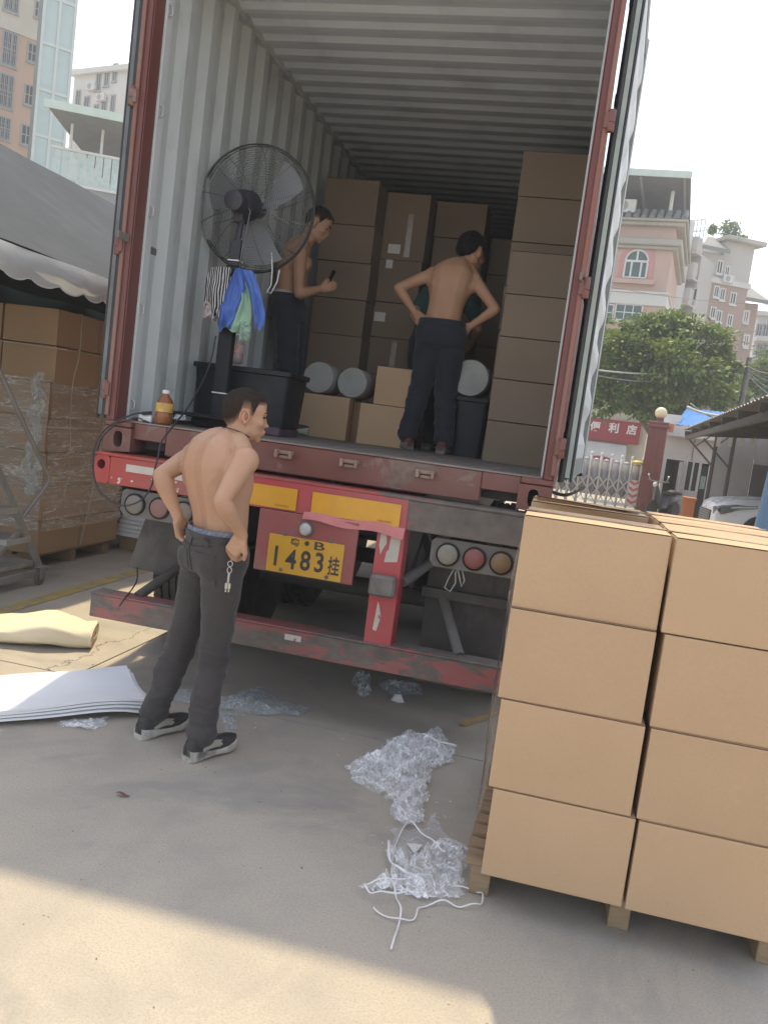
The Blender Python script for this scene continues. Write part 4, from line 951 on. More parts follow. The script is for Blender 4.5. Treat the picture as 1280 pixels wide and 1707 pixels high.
d_ = (pth[0]-pth[1]).normalized(); MB().bar(pth[0]-d_*.01, pth[0]+d_*.045, .022, .018, c=.003).build('plug', CAB, cb)
pth = [at(x, y, y=yy) for x, y, yy in ((240, 702, .06), (232, 697, .05), (218, 700, .02), (196, 706, -.01), (172, 728, -.05), (163, 752, -.06), (162, 764, -.04))]
cb = thing('extension_cable', 'second thin cable with small plug beside the white adapter', 'cable', tuple(pth[0])); MB().tube(smooth_path(pth), .004, 6).build('wire', CAB, cb, smooth=True)
MB().bar(pth[0], pth[0]+Vector((.03, -.01, -.005)), .016, .014, c=.002).build('plug', CAB, cb)
q = at(300, 700, y=.30); cb_ = MB(); rs = random.Random(5)
for k in range(7): cb_.tube([q+Vector((rs.uniform(-.03, .03), rs.uniform(-.03, .03), rs.uniform(.0, .03))) for _ in range(6)], .003, 5)
single('tangled_wrap', cb_, FILM, 'small knot of clear wrap at the fan base', 'plastic film')
pth = [at(x, y, y=yy) for x, y, yy in ((229, 945, .24), (229, 965, .2), (222, 980, .1), (208, 998, -.08), (200, 1010, -.09))]
single('hanging_wire', MB().tube(smooth_path(pth), .004, 6), CAB, 'thin wire hanging from the mud flap to the bumper end', 'wire', smooth=True)

# ------------------------------------------------------------------ wrapped load, steps and shelter at the left
GL = 'cartons of the strapped load under the shelter'
zs = [.135+.289*k for k in range(6)]+[1.885, 2.185]
lvl = ['bottom', 'second', 'third', 'fourth', 'fifth', 'sixth', 'top']
for k in range(7):
    h = zs[k+1]-zs[k]-.003; sh = .0 if k < 5 else .02
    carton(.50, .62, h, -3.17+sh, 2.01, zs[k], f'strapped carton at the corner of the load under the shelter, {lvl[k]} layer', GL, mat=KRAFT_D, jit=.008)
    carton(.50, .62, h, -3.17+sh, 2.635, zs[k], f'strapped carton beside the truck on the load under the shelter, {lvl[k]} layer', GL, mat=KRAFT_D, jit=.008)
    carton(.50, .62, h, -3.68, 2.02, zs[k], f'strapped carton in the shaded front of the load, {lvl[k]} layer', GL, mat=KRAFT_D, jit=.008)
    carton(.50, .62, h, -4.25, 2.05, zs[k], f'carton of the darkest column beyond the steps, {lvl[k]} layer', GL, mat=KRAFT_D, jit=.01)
pl2 = thing('wooden_pallet', 'low dark pallet under the strapped load by the shelter', 'pallet', (-3.4, 2.6, 0))
for y in (2.05, 2.6, 3.15): MB().box(-4.5, -2.95, y-.04, y+.04, 0, .105, .003).build('stringer', WOODM, pl2)
for k in range(8): MB().box(-4.5+.2*k, -4.5+.2*k+.15, 2.0, 3.25, .1055, .13, .002).build('deck_board', WOODM, pl2)
STRW = pm('strap_white', (.55, .50, .42), (.45, .40, .33), 9, .5, bp=.2); X_ = -2.905
GS = 'pale straps round the strapped load'
def strap(pts, label): single('strap', MB().tube(smooth_path(pts, 5), .005, 5), STRW, label, 'strap', GS, smooth=True)
strap([(X_-.09+.1, 2.32, 2.17), (X_+.03, 2.30, 1.85), (X_+.01, 2.27, 1.6), (X_, 2.3, 1.3), (X_+.01, 2.33, .9), (X_, 2.3, .6)], 'upright strap hanging slack on the face of the strapped load')
strap([(X_, 2.82, 2.18), (X_+.01, 2.83, 1.5), (X_, 2.80, 1.0), (X_+.01, 2.7, .5), (X_, 2.62, .14)], 'upright strap nearer the truck on the strapped load')
strap([(-4.0, 1.995, 1.88), (-2.9, 1.99, 1.86), (X_, 2.3, 1.87), (X_, 3.24, 1.86)], 'level strap round the upper cartons of the load')
strap([(-4.0, 1.995, 1.24), (-2.905, 1.99, 1.22), (X_, 2.6, 1.22), (X_, 3.24, 1.21)], 'level strap round the middle cartons of the load')
strap([(X_, 2.0, .76), (X_+.01, 2.6, .75), (X_, 3.24, .76)], 'level strap round the lower cartons of the load')
fs = MB()
fs.grid(lambda u, v: (X_+.012+.012*math.sin(17*v+2*u)+.006*noise.noise(Vector((u*9, v*25, 1))), 1.99+1.27*u, .34+1.26*v), 24, 60)
fs.grid(lambda u, v: (-2.91-1.0*u, 1.985-.010*math.sin(13*v+3*u)-.006, .34+1.26*v), 20, 40)
FILM_W = film_mat('wrap_streaks', .02, .60, (.74, .68, .60), 2.2, (1, 1, 9))
single('stretch_wrap', fs, FILM_W, 'streaky stretch wrap round the lower strapped load', 'plastic film')
hb = MB(); q = at(58, 770, x=-2.88)
hb.grid(lambda u, v: q+Vector((.04*math.sin(13*v+5*u)+.07*noise.noise(Vector((u*5, v*7, 1)))+.03*noise.noise(Vector((u*14, v*20, 3))), -.06+(.10+.16*abs(noise.noise(Vector((v*5, 3, 1)))))*(u-.3)+.05*noise.noise(Vector((u*6, v*9, 6))), .72-.98*v)), 18, 70)
single('hanging_film', hb, film_mat('film_shade', .06, .45), 'crumpled clear film hanging off the corner of the strapped load', 'plastic film')
fo2 = thing('foam_sheet_stack', 'white foam sheets lying behind the mud flap', 'foam sheets', (-2.75, 3.8, 0))
for k in range(5): MB().box(-3.05+.01*k, -2.3, 3.45+.012*k, 4.35, .14+.042*k, .14+.042*k+.038, .006).build('foam_sheet', FOAM, fo2)
MB().box(-3.0, -2.35, 3.5, 4.3, 0, .138).build('base_block', WOODM, fo2)
# rolling steps
LAD = pm('ladder_grey', (.22, .215, .20), (.28, .27, .25), 5, .6, dirt=(.15, .13, .11), bp=.3)
TREAD = pm('ladder_tread', (.36, .35, .32), (.29, .28, .26), 5, .6, dirt=(.20, .18, .15), bp=.4)
lx = -2.62; P0 = at(67, 946, x=lx); P1 = at(0, 790, x=lx); dr = (P1-P0); P2 = P0+dr*1.7
ld = thing('rolling_steps', 'grey steel rolling steps with handrail beside the strapped load', 'steps', (lx-.25, P0.y-.4, 0))
for x in (lx, lx-.52):
    o_ = Vector((x-lx, 0, 0)); MB().bar(P0+o_, P2+o_, .03, .055, c=.004).build('stile', LAD, ld)
    b0, b1 = at(67, 953, x=lx)+o_, at(0, 970, x=lx)+o_; MB().bar(b0, b1+(b1-b0)*1.2, .03, .06, c=.004).build('base_rail', LAD, ld)
    MB().bar(P0+dr*.45+o_+Vector((0, 0, 0)), Vector((x, P0.y-.75, .15)), .025, .03).build('back_leg', LAD, ld)
for px, py in ((40, 895), (20, 846)):
    z = at(px, py, x=lx).z; t = (z-P0.z)/dr.z; p = P0+dr*t; MB().box(lx-.50, lx+.022, p.y-.26, p.y+.03, z-.045, z, .004).build('step', TREAD, ld)
for t in (1.35, 1.65):
    p = P0+dr*t; MB().box(lx-.50, lx+.022, p.y-.26, p.y+.03, p.z-.045, p.z, .004).build('step', TREAD, ld)
MB().box(lx-.50, lx-.02, P0.y-.62, P0.y-.03, P0.z+.02, P0.z+.055, .004).build('platform', TREAD, ld)
hr = smooth_path([at(0, 618, x=lx), at(40, 706, x=lx), at(74, 778, x=lx), at(82, 797, x=lx), at(76, 812, x=lx), at(34, 868, x=lx)], 6); h0 = hr[0]+(hr[0]-hr[6])*2.0
MB().tube([h0]+hr, .016, 10).build('handrail', pm('rail_tube', (.34, .32, .31), (.28, .27, .26), 6, .4, metal=.3), ld, smooth=True)
for y in (at(62, 968, x=lx).y, at(62, 968, x=lx).y-.75):
    for x in (lx+.02, lx-.54):
        c_ = MB(); c_.lathe([(.04, -.014), (.052, -.012), (.055, 0), (.052, .012), (.04, .014)], (x, y, .0555), (1, 0, 0), 20); w_ = c_.build('caster', pm('caster_wheel', (.12, .10, .095), (.2, .17, .16), 8, .5), ld, ang=40)
        c_ = MB(); c_.prism([(x-.022, y-.03, .14), (x-.022, y+.05, .14), (x-.022, y+.015, .05), (x-.022, y-.015, .05)], (.006, 0, 0)); c_.prism([(x+.016, y-.03, .14), (x+.016, y+.05, .14), (x+.016, y+.015, .05), (x+.016, y-.015, .05)], (.006, 0, 0)); c_.box(x-.03, x+.03, y-.03, y+.06, .1405, .15); c_.box(x-.01, x+.01, y+.03, y+.10, .115, .125); c_.build('fork', LAD, w_)
# shelter with tarpaulin roof and scalloped valance
TARP = pm('grey_tarpaulin', (.072, .080, .092), (.063, .070, .081), 1.2, .8, dirt=(.092, .10, .11), dsc=1.5, damt=(.55, .85), bp=.25, bs=4, bd=.05, spec=.05)
def transl(name, c, f=.35):
    m, t, b, o = nodes(name); v = coords(t, 'Object'); cc = ramp(t, nz(t, v, 2, 5), [(.3, c), (.7, tuple(x*.85 for x in c))]); t.links.new(cc, b.inputs['Base Color']); b.inputs['Roughness'].default_value = .6
    tr_ = t.nodes.new('ShaderNodeBsdfTranslucent'); t.links.new(cc, tr_.inputs[0]); mx = t.nodes.new('ShaderNodeMixShader'); mx.inputs[0].default_value = f
    t.links.new(b.outputs[0], mx.inputs[1]); t.links.new(tr_.outputs[0], mx.inputs[2]); t.links.new(mx.outputs[0], o.inputs[0]); bump(t, b, nz(t, v, 5, 4), .3, .03); return m
VAL = transl('valance_fabric', (.80, .82, .84), .45)
sh_ = thing('tarpaulin_shelter', 'grey tarpaulin shelter with scalloped edge over the strapped cartons', 'shelter', (-4, 3.5, 0))
ex, ez = -2.36, 2.43
b = MB()
def rf(u, v, off=0):   # u along y, v up the slope
    y = -1.6+11*u; x = ex-2.0*v; z = ez+1.32*v-.05*math.sin(math.pi*v)*(1+.5*math.sin(y*2.1))+.015*noise.noise(Vector((y*.8, v*3, 0)))+off; return (x, y, z)
b.grid(rf, 60, 14); b.grid(lambda u, v: rf(u, v, -.012), 60, 14); b.build('tarpaulin_roof', TARP, sh_, smooth=True)
b = MB()
def vl(u, v):
    y = -1.6+11*u; s = abs(math.sin((y+.06)*math.pi/.30)); zb_ = 2.225+.038*(1-s)**1.3
    return (ex+.03*math.sin(math.pi*v)*.6+.012*math.sin(y*6)+.01, y, ez-.005+(zb_-ez)*v)
b.grid(vl, 300, 8); b.build('valance', VAL, sh_, smooth=True)
b = MB(); b.grid(lambda u, v: (vl(u, 1)[0]+.002, vl(u, 1)[1], vl(u, 1)[2]-.006+.010*v), 300, 1); b.build('valance_binding', pm('white_binding', (.62, .64, .64), rough=.6), sh_)
DG = pm('dark_green_tarp', (.020, .035, .032), (.03, .045, .04), 2, .7, bp=.2)
b = MB(); b.grid(lambda u, v: (-5.2+.04*math.sin(u*40), -1.6+11*u, 3.8*v), 80, 4); b.grid(lambda u, v: (-5.23+.04*math.sin(u*40), -1.6+11*u, 3.8*v), 80, 4); b.build('side_curtain', DG, sh_)
b = MB(); b.grid(lambda u, v: (-5.2+2.80*u, 9.2+.03*math.sin(u*30), 2.5*v+ (1-u)*v*1.3), 30, 4); b.build('end_curtain', DG, sh_)
b = MB(); b.grid(lambda u, v: (ex-.06-2.75*u, -1.55+10.9*v, 2.44+.02*math.sin(v*30)+.15*u), 10, 30); b.build('inner_lining', DG, sh_)
for y in (-1.5, 9.1): 
    for x in (ex-.04, -5.1): MB().tube([(x, y, 0), (x, y, ez if x > -4 else 3.75)], .03, 10).build('post', STEEL_G, sh_, ang=40)
# ------------------------------------------------------------------ people
def skin_mat(name, c, red=(.42, .17, .11)):
    m, t, b, o = nodes(name); v = coords(t, 'Object'); f = nz(t, v, 5, 5, .55); f2 = nz(t, v, 70, 4, .6)
    col = ramp(t, f, [(.3, c), (.7, tuple(x*.86 for x in c))]); col = mix(t, ramp(t, nz(t, v, 3.1, 4), [(.5, 0.0), (.8, .25)]), col, red)
    col = mix(t, ramp(t, f2, [(.5, 0.0), (.8, .18)]), col, tuple(x*.6 for x in c))
    t.links.new(col, b.inputs['Base Color']); b.inputs['Roughness'].default_value = .48; b.inputs['Specular IOR Level'].default_value = .35
    b.inputs['Subsurface Weight'].default_value = .12; b.inputs['Subsurface Radius'].default_value = (.03, .012, .006); b.inputs['Subsurface Scale'].default_value = .4
    bump(t, b, f2, .06, .004); return m
def remeshed(mb, name, voxel, smooth_it=4, factor=.5):
    me = mb.mesh(name); o = link(bpy.data.objects.new(name, me))
    bm = bmesh.new(); bm.from_mesh(me); bmesh.ops.recalc_face_normals(bm, faces=bm.faces); bm.to_mesh(me); bm.free()
    r = o.modifiers.new('r', 'REMESH'); r.mode = 'VOXEL'; r.voxel_size = voxel; r.use_smooth_shade = True
    s = o.modifiers.new('s', 'SMOOTH'); s.iterations = smooth_it; s.factor = factor
    dg = bpy.context.evaluated_depsgraph_get(); out = bpy.data.meshes.new_from_object(o.evaluated_get(dg)); bpy.data.objects.remove(o); bpy.data.meshes.remove(me)
    for p in out.polygons: p.use_smooth = True
    return out
def chain(P, rad, n=6):
    """smooth tube centreline and radii through joints"""
    pts = smooth_path(P, n); rr = smooth_path([Vector((r, 0, 0)) for r in rad], n); return pts, [q.x for q in rr]
def limb(mb, P, rad, n=14, k=6):
    pts, rr = chain(P, rad, k); mb.tube(pts, rr, n); mb.ell(pts[0], (rr[0],)*3, nu=12, nv=8); mb.ell(pts[-1], (rr[-1],)*3, nu=12, nv=8)
def hand(mb, w_, d, pn, curl=.6, thumb=1, sc=1.0):
    """w_ wrist, d towards the fingers, pn palm normal, thumb = side sign"""
    d = d.normalized(); pn = (pn-d*pn.dot(d)).normalized(); s = d.cross(pn).normalized()*thumb
    mb.obox(w_+d*.048*sc, (.046*sc, .036*sc, .013*sc), (d, s, pn), .010*sc); mb.ell(w_+d*.018*sc, (.034*sc, .031*sc, .019*sc), (d, s, pn), 12, 8); mb.ell(w_+d*.035*sc+s*.02*sc+pn*.006*sc, (.03*sc, .018*sc, .015*sc), (d, s, pn), 12, 8)
    for i, (o, L) in enumerate(((.028, .072), (.0095, .080), (-.0095, .075), (-.027, .060))):
        p = w_+d*(.088-.004*abs(i-1))*sc+s*o*sc; a = curl*.55; pts = [p-d*.012*sc]; dd = d
        for seg, fr in enumerate((.45, .32, .28)):
            dd = (d*math.cos(a)+pn*math.sin(a)).normalized(); p = p+dd*L*fr*sc; pts.append(p); a += curl*(.8 if seg == 0 else .6)
        mb.tube(pts, [.0098*sc, .0094*sc, .0086*sc, .0070*sc], 8); mb.ell(pts[-1], (.0070*sc,)*3, nu=8, nv=6)
    p = w_+d*.030*sc+s*.033*sc; t1 = (d*.75+s*.62+pn*.25).normalized(); t2 = (d*.92+s*.12+pn*.35).normalized()
    pts = [p-t1*.012*sc, p+t1*.032*sc, p+t1*.032*sc+t2*.030*sc]; mb.tube(pts, [.0125*sc, .0112*sc, .0088*sc], 8); mb.ell(pts[-1], (.0088*sc,)*3, nu=8, nv=6)
def head_geo(mb, hc, hf, hu, sc=1.0):
    hf = hf.normalized(); hr = hf.cross(hu).normalized(); hu = hr.cross(hf); ax = (hr, hf, hu)
    P = lambda x, y, z: hc+(hr*x+hf*y+hu*z)*sc
    E = lambda c, r, a=ax: mb.ell(P(*c), tuple(q*sc for q in r), a, 18, 12)
    E((0, -.012, .032), (.075, .096, .088)); E((0, -.035, .005), (.069, .070, .080)); E((0, .03, -.025), (.063, .066, .085)); E((0, .028, .03), (.066, .066, .066))
    E((0, .028, -.072), (.057, .060, .048)); E((0, .066, -.104), (.024, .022, .019)); E((0, .082, .020), (.050, .017, .013)); E((0, .055, .05), (.055, .038, .04))
    for s in (-1, 1):
        E((s*.043, .062, -.028), (.021, .026, .020)); E((s*.052, -.005, -.07), (.016, .034, .028))
        t = .10; a2 = (hr*math.cos(.4*s)*1, (hf*math.cos(t)+hu*math.sin(t)), (hu*math.cos(t)-hf*math.sin(t)))
        mb.ell(P(s*.081, -.014, -.012), (.010*sc, .021*sc, .032*sc), a2, 14, 10); E((s*.077, -.004, -.036), (.010, .011, .012))
    mb.loft([[P(x*k, y, z) for x, y, z in ((-1, .080, zz), (0, yy, zz), (1, .080, zz), (0, .07, zz))] for k, yy, zz in ((.009, .096, .020), (.012, .104, -.005), (.017, .114, -.030), (.018, .111, -.041))])
    E((0, .102, -.036), (.019, .014, .010)); E((0, .093, -.064), (.022, .012, .007)); E((0, .090, -.077), (.019, .012, .008))
    return ax, P
def person(name, label, S, skin, group=None, voxel=.0075):
    sc = S.get('sc', 1.0); sh, el, wr, hip, kn, an = S['sh'], S['el'], S['wr'], S['hip'], S['kn'], S['an']
    root = thing(name, label, 'person', ((an[0].x+an[1].x)/2, (an[0].y+an[1].y)/2, S.get('z', 0)), group)
    rT = (sh[1]-sh[0]).normalized(); neck, waist, pel = S['neck'], S['waist'], (hip[0]+hip[1])/2
    rP = (hip[1]-hip[0]).normalized(); upT = (neck-waist).normalized(); fT = upT.cross(rT).normalized()
    mb = MB(); rings = []
    shc = (sh[0]+sh[1])/2
    spine = smooth_path([pel+Vector((0, 0, -.02)), waist, waist.lerp(shc, .55)-fT*S.get('hunch', .015), shc-fT*S.get('hunch', .015)*.8, neck], 6)
    n = len(spine); B = S.get('build', 1.0)
    prof = [(0, .155, .108), (.22, .142, .098), (.36, .140, .094), (.55, .158, .104), (.68, .170, .110), (.78, .165, .105), (.88, .125, .088), (.95, .075, .070), (1, .055, .058)]
    for i, c in enumerate(spine):
        t = i/(n-1)
        for k in range(len(prof)-1):
            if prof[k][0] <= t <= prof[k+1][0]:
                q = (t-prof[k][0])/(prof[k+1][0]-prof[k][0]); q = q*q*(3-2*q); hw = prof[k][1]+(prof[k+1][1]-prof[k][1])*q; hd = prof[k][2]+(prof[k+1][2]-prof[k][2])*q
        tg = (spine[min(i+1, n-1)]-spine[max(i-1, 0)]).normalized(); r = rP.lerp(rT, min(1, t*1.3)); r = (r-tg*r.dot(tg)).normalized(); f = tg.cross(r).normalized()
        ring = []
        for k in range(36):
            an_ = 2*math.pi*k/36; ca, sa = math.cos(an_), math.sin(an_); e = .84
            x = math.copysign(abs(ca)**e, ca)*hw*B*sc; y = math.copysign(abs(sa)**e, sa)*hd*B*sc*(1+(S.get('belly', 1.0)-1)*max(0, min(1, (t-.24)/.22)) if sa > 0 else 1.0)
            if sa < 0: y += .010*sc*math.exp(-(ca/.22)**2)*(1 if t < .9 else .3)*S.get('groove', 1); y -= .006*sc*math.exp(-((abs(ca)-.35)/.2)**2)
            ring.append(c+r*x+f*y)
        rings.append(ring)
    mb.loft(rings)
    for i in (0, 1):
        s = (-1, 1)[i]
        mb.ell(sh[i], (.060*sc*B, .058*sc*B, .062*sc*B)); limb(mb, [neck-upT*.01, neck.lerp(sh[i], .45)+upT*.022*sc, sh[i]+upT*.014*sc], [.046*sc, .043*sc, .042*sc])
        limb(mb, [waist.lerp(shc, .45)+rT*s*.09*sc-fT*.02, sh[i]+(shc-sh[i])*.25-upT*.07*sc-fT*.015, sh[i]+(el[i]-sh[i])*.18], [.05*sc, .058*sc, .045*sc])
        sb = S.get('scap', .6); mb.ell(shc+rT*s*.085*sc-upT*.075*sc-fT*(.062+.018*sb)*sc, (.05*sc, .026*sc, .075*sc), (rT, fT, upT))
        mb.ell(shc+rT*s*.075*sc-upT*.06*sc+fT*.075*sc, (.075*sc, .035*sc, .06*sc), (rT, fT, upT))
        u = el[i]-sh[i]; a_ = wr[i]-el[i]
        limb(mb, [sh[i], sh[i]+u*.3, sh[i]+u*.62, el[i]-u*.05, el[i]], [.052*sc*B, .050*sc*B, .044*sc*B, .037*sc, .036*sc], 16)
        limb(mb, [el[i], el[i]+a_*.22, el[i]+a_*.5, el[i]+a_*.82, wr[i]], [.036*sc, .041*sc*B, .036*sc*B, .027*sc, .0255*sc], 16)
        hd_, pn_, cu_ = S['hand'][i]; hand(mb, wr[i], hd_, pn_, cu_, S['thumb'][i], sc*S.get('hsc', 1.0))
    hc = S['head']; limb(mb, [neck-upT*.05, neck.lerp(hc, .45), hc-S['hu']*.03*sc-S['hf'].normalized()*.02*sc], [.060*sc*B, .054*sc*B, .056*sc*B])
    ax, P = head_geo(mb, hc, S['hf'], S['hu'], sc*S.get('hs', 1.0))
    for i in (0, 1): limb(mb, [hip[i]+Vector((0, 0, .02)), hip[i].lerp(kn[i], .45)], [.085*sc, .07*sc])
    hs = sc*S.get('hs', 1.0)
    me = remeshed(mb, 'person_body', voxel, 3, .5); me.materials.append(skin)
    org = root.location.copy(); bw = [v.co.copy() for v in me.vertices]; me.calc_loop_triangles()
    nrm = [v.normal.copy() for v in me.vertices]
    # hair: shell grown from the scalp
    hr, hf, hu = ax
    def hairness(p):
        q = (p-hc)/hs; x, y, z = q.dot(hr), q.dot(hf), q.dot(hu)
        if q.length > .17: return -1
        np_ = S.get('nape', -.066)
        ks = ((-.2, np_), (-.085, np_), (-.055, np_+.012), (-.036, -.01), (-.030, .024), (.004, .026), (.012, .0), (.024, -.004), (.034, .028), (.046, .052), (.2, .058))
        for (a0, b0), (a1, b1) in zip(ks, ks[1:]):
            if a0 <= y <= a1: line = b0+(b1-b0)*(y-a0)/(a1-a0)
        if abs(x) > .072 and z < .026 and -.045 < y < .012: return -1
        if y > .078 and z < .072: return -1
        return min((z-line)/(S.get('fadeh', .055) if y < .02 else .03), 1.2)
    H = [hairness(p) for p in bw]
    keep = [p.vertices[:] for p in me.polygons if all(H[i] > 0 for i in p.vertices)]
    used = sorted({i for f in keep for i in f}); ix = {j: k for k, j in enumerate(used)}; hb = MB(); TH = S.get('hair', .012)
    for j in used:
        k = min(1, H[j]); p = bw[j]; hb.v.append(p+nrm[j]*(.0015+TH*k**1.2*(1+.22*noise.noise(p*95)+.2*noise.noise(p*210))))
    hb.f = [tuple(ix[i] for i in f) for f in keep]
    ho = hb.build('hair', S['hairmat'], root, smooth=True)
    at_ = ho.data.attributes.new('fade', 'FLOAT', 'POINT'); at_.data.foreach_set('value', [min(1, max(0, H[j])) for j in used])
    if S.get('spikes', True):
        sp = MB(); rs = random.Random(len(used))
        for _ in range(1500 if voxel < .007 else 500):
            j = rs.choice(used)
            if H[j] < .35: continue
            b0 = bw[j]+nrm[j]*TH*.6; d = (nrm[j]+hf*rs.uniform(-.1, .6)+Vector((rs.uniform(-.5, .5), rs.uniform(-.5, .5), rs.uniform(-.3, .5)))).normalized(); e = d.orthogonal()*.0013; sp.add([b0-e, b0+e, b0+d*TH*rs.uniform(.8, 1.6)], [(0, 1, 2)])
        if sp.f: sp.build('hair_tips', S['hairmat_s'], root)
    me.transform(Matrix.Translation(-org))
    bo = link(bpy.data.objects.new('body', me)); bo.parent = root
    EYE = pm('eye_dark', (.02, .015, .012), rough=.2, bp=0); BRW = pm('brow', (.03, .022, .018), rough=.8, bp=0)
    for s in (-1, 1):
        b = MB(); b.ell(P(s*.031, .083, .001), (.014*hs, .008*hs, .0055*hs), ax, 10, 8); b.build('eye', EYE, root, smooth=True)
        b = MB(); b.tube([P(s*.016, .0985, .022), P(s*.034, .094, .027), P(s*.050, .080, .022)], [.003*hs, .0038*hs, .002*hs], 6); b.build('eyebrow', BRW, root, smooth=True)
    if S.get('ears', voxel < .007):
        for s in (-1, 1):
            b = MB(); pe = [(.0885, -.014+.020*math.cos(a)-.003, -.010+.031*math.sin(a)) for a in [R(-60+15*k) for k in range(21)]]; b.tube([P(s*(x+.004*math.sin(i*.3)), y, z) for i, (x, y, z) in enumerate(pe)], .0042*hs, 6); b.ell(P(s*.0865, -.012, -.036), (.006*hs, .008*hs, .009*hs), ax); b.build('ear_rim', S['earmat'], root, smooth=True)
            b = MB(); b.ell(P(s*.0895, -.010, -.008), (.0035*hs, .010*hs, .017*hs), ax); b.build('ear_hollow', S['earin'], root, smooth=True)
    # trousers
    tm = MB(); fP = Vector((0, 0, 1)).cross(rP).normalized(); rg = []
    top = S.get('belt', waist); W = S.get('pantw', 1.0)
    pr_ = [(1.0, .158, .115), (.72, .172, .128), (.4, .182, .135), (.05, .182, .130), (-.25, .165, .115)]
    for t, hw, hd in pr_:
        c = pel.lerp(top, t) if t >= 0 else pel+(pel-top).normalized()*(-t)*.22*sc
        c = c-fP*.01*sc
        rg.append([c+rP*math.copysign(abs(math.cos(a))**.85, math.cos(a))*hw*W*sc+fP*math.copysign(abs(math.sin(a))**.85, math.sin(a))*hd*W*sc for a in [2*math.pi*k/32 for k in range(32)]])
    tm.loft(rg)
    for i in (0, 1):
        u = kn[i]-hip[i]; a_ = an[i]-kn[i]; lw = S.get('legw', 1.0)
        limb(tm, [hip[i]-fP*.01, hip[i]+u*.25-fP*.008, hip[i]+u*.6, kn[i], kn[i]+a_*.3-fP*.008, kn[i]+a_*.65, an[i]+Vector((0, 0, .015))], [x*sc*lw for x in (.102, .098, .083, .073, .072, .068, .067)], 20, 5)
        mbut = hip[i]-fP*.055*sc+Vector((0, 0, .005)); tm.ell(mbut, (.085*sc, .085*sc, .095*sc))
    pme = remeshed(tm, 'trousers', voxel*1.05, 4, .5)
    nv_ = len(pme.vertices); co = np.empty(nv_*3); no = np.empty(nv_*3); pme.vertices.foreach_get('co', co); pme.vertex_normals.foreach_get('vector', no); co = co.reshape(-1, 3); no = no.reshape(-1, 3); am = np.empty(nv_)
    for k in range(nv_):
        x, y, z = co[k]; leg = max(0, min(1, (pel.z-z)/.5)); w1 = 1-abs(noise.noise(Vector((x*5+3, y*5+1, z*9)))); w2 = noise.noise(Vector((x*9, y*9, z*17)))
        kf = max(math.exp(-((z-kn[0].z)/.13)**2), math.exp(-((z-an[0].z-.08)/.12)**2), .40)
        w3 = 1-abs(noise.noise(Vector((x*6+z*3, y*6-z*3, z*20+5)))); am[k] = ((w1**3-.4)*.016+w2*.006+(w3**5-.25)*.006)*kf*(.5+.5*leg)
    co = co+no*am[:, None]-np.array(org); pme.vertices.foreach_set('co', co.ravel()); pme.update()
    pme.materials.append(S['pants']); po = link(bpy.data.objects.new('trousers', pme)); po.parent = root
    # waistband, underwear edge
    def band(t, k, h, nm, mt, off=0):
        q = MB(); out = []
        for s_, zz in ((1.0, -h), (1.02, -h*.6), (1.02, h*.6), (1.0, h), (.93, h), (.93, -h)):
            c = pel.lerp(top, t)+(top-pel).normalized()*zz-fP*.01*sc; out.append([c+rP*math.copysign(abs(math.cos(a))**.85, math.cos(a))*.160*W*k*s_*sc+fP*math.copysign(abs(math.sin(a))**.85, math.sin(a))*.117*W*k*s_*sc for a in [2*math.pi*j/40 for j in range(40)]])
        q.loft(out+[out[0]], cap=False); return q.build(nm, mt, po, smooth=True)
    band(.97, 1.01, .020, 'waistband', S['pants'])
    if 'under' in S: band(1.13, .955, .022, 'underwear_edge', S['under'])
    # shoes
    for i in (0, 1): shoe(root, an[i], S['foot'][i], S.get('z', 0), sc, *S['shoes'])
    if 'shirt' in S:
        sm = MB(); rings2 = []
        for rg_ in rings[4:]: 
            c = sum(rg_, Vector())/len(rg_); rings2.append([c+(q-c)*1.10 for q in rg_])
        sm.loft(rings2[:-3])
        for i in (0, 1): sm.ell(sh[i], (.07*sc,)*3); limb(sm, [shc.lerp(sh[i], .6), sh[i], sh[i].lerp(el[i], .55)], [.075*sc, .068*sc, .062*sc])
        sme = remeshed(sm, 'shirt', voxel*1.1, 5)
        for v in sme.vertices: v.co -= org
        sme.materials.append(S['shirt']); q = link(bpy.data.objects.new('shirt', sme)); q.parent = root
    return root, P, fP, rP, po
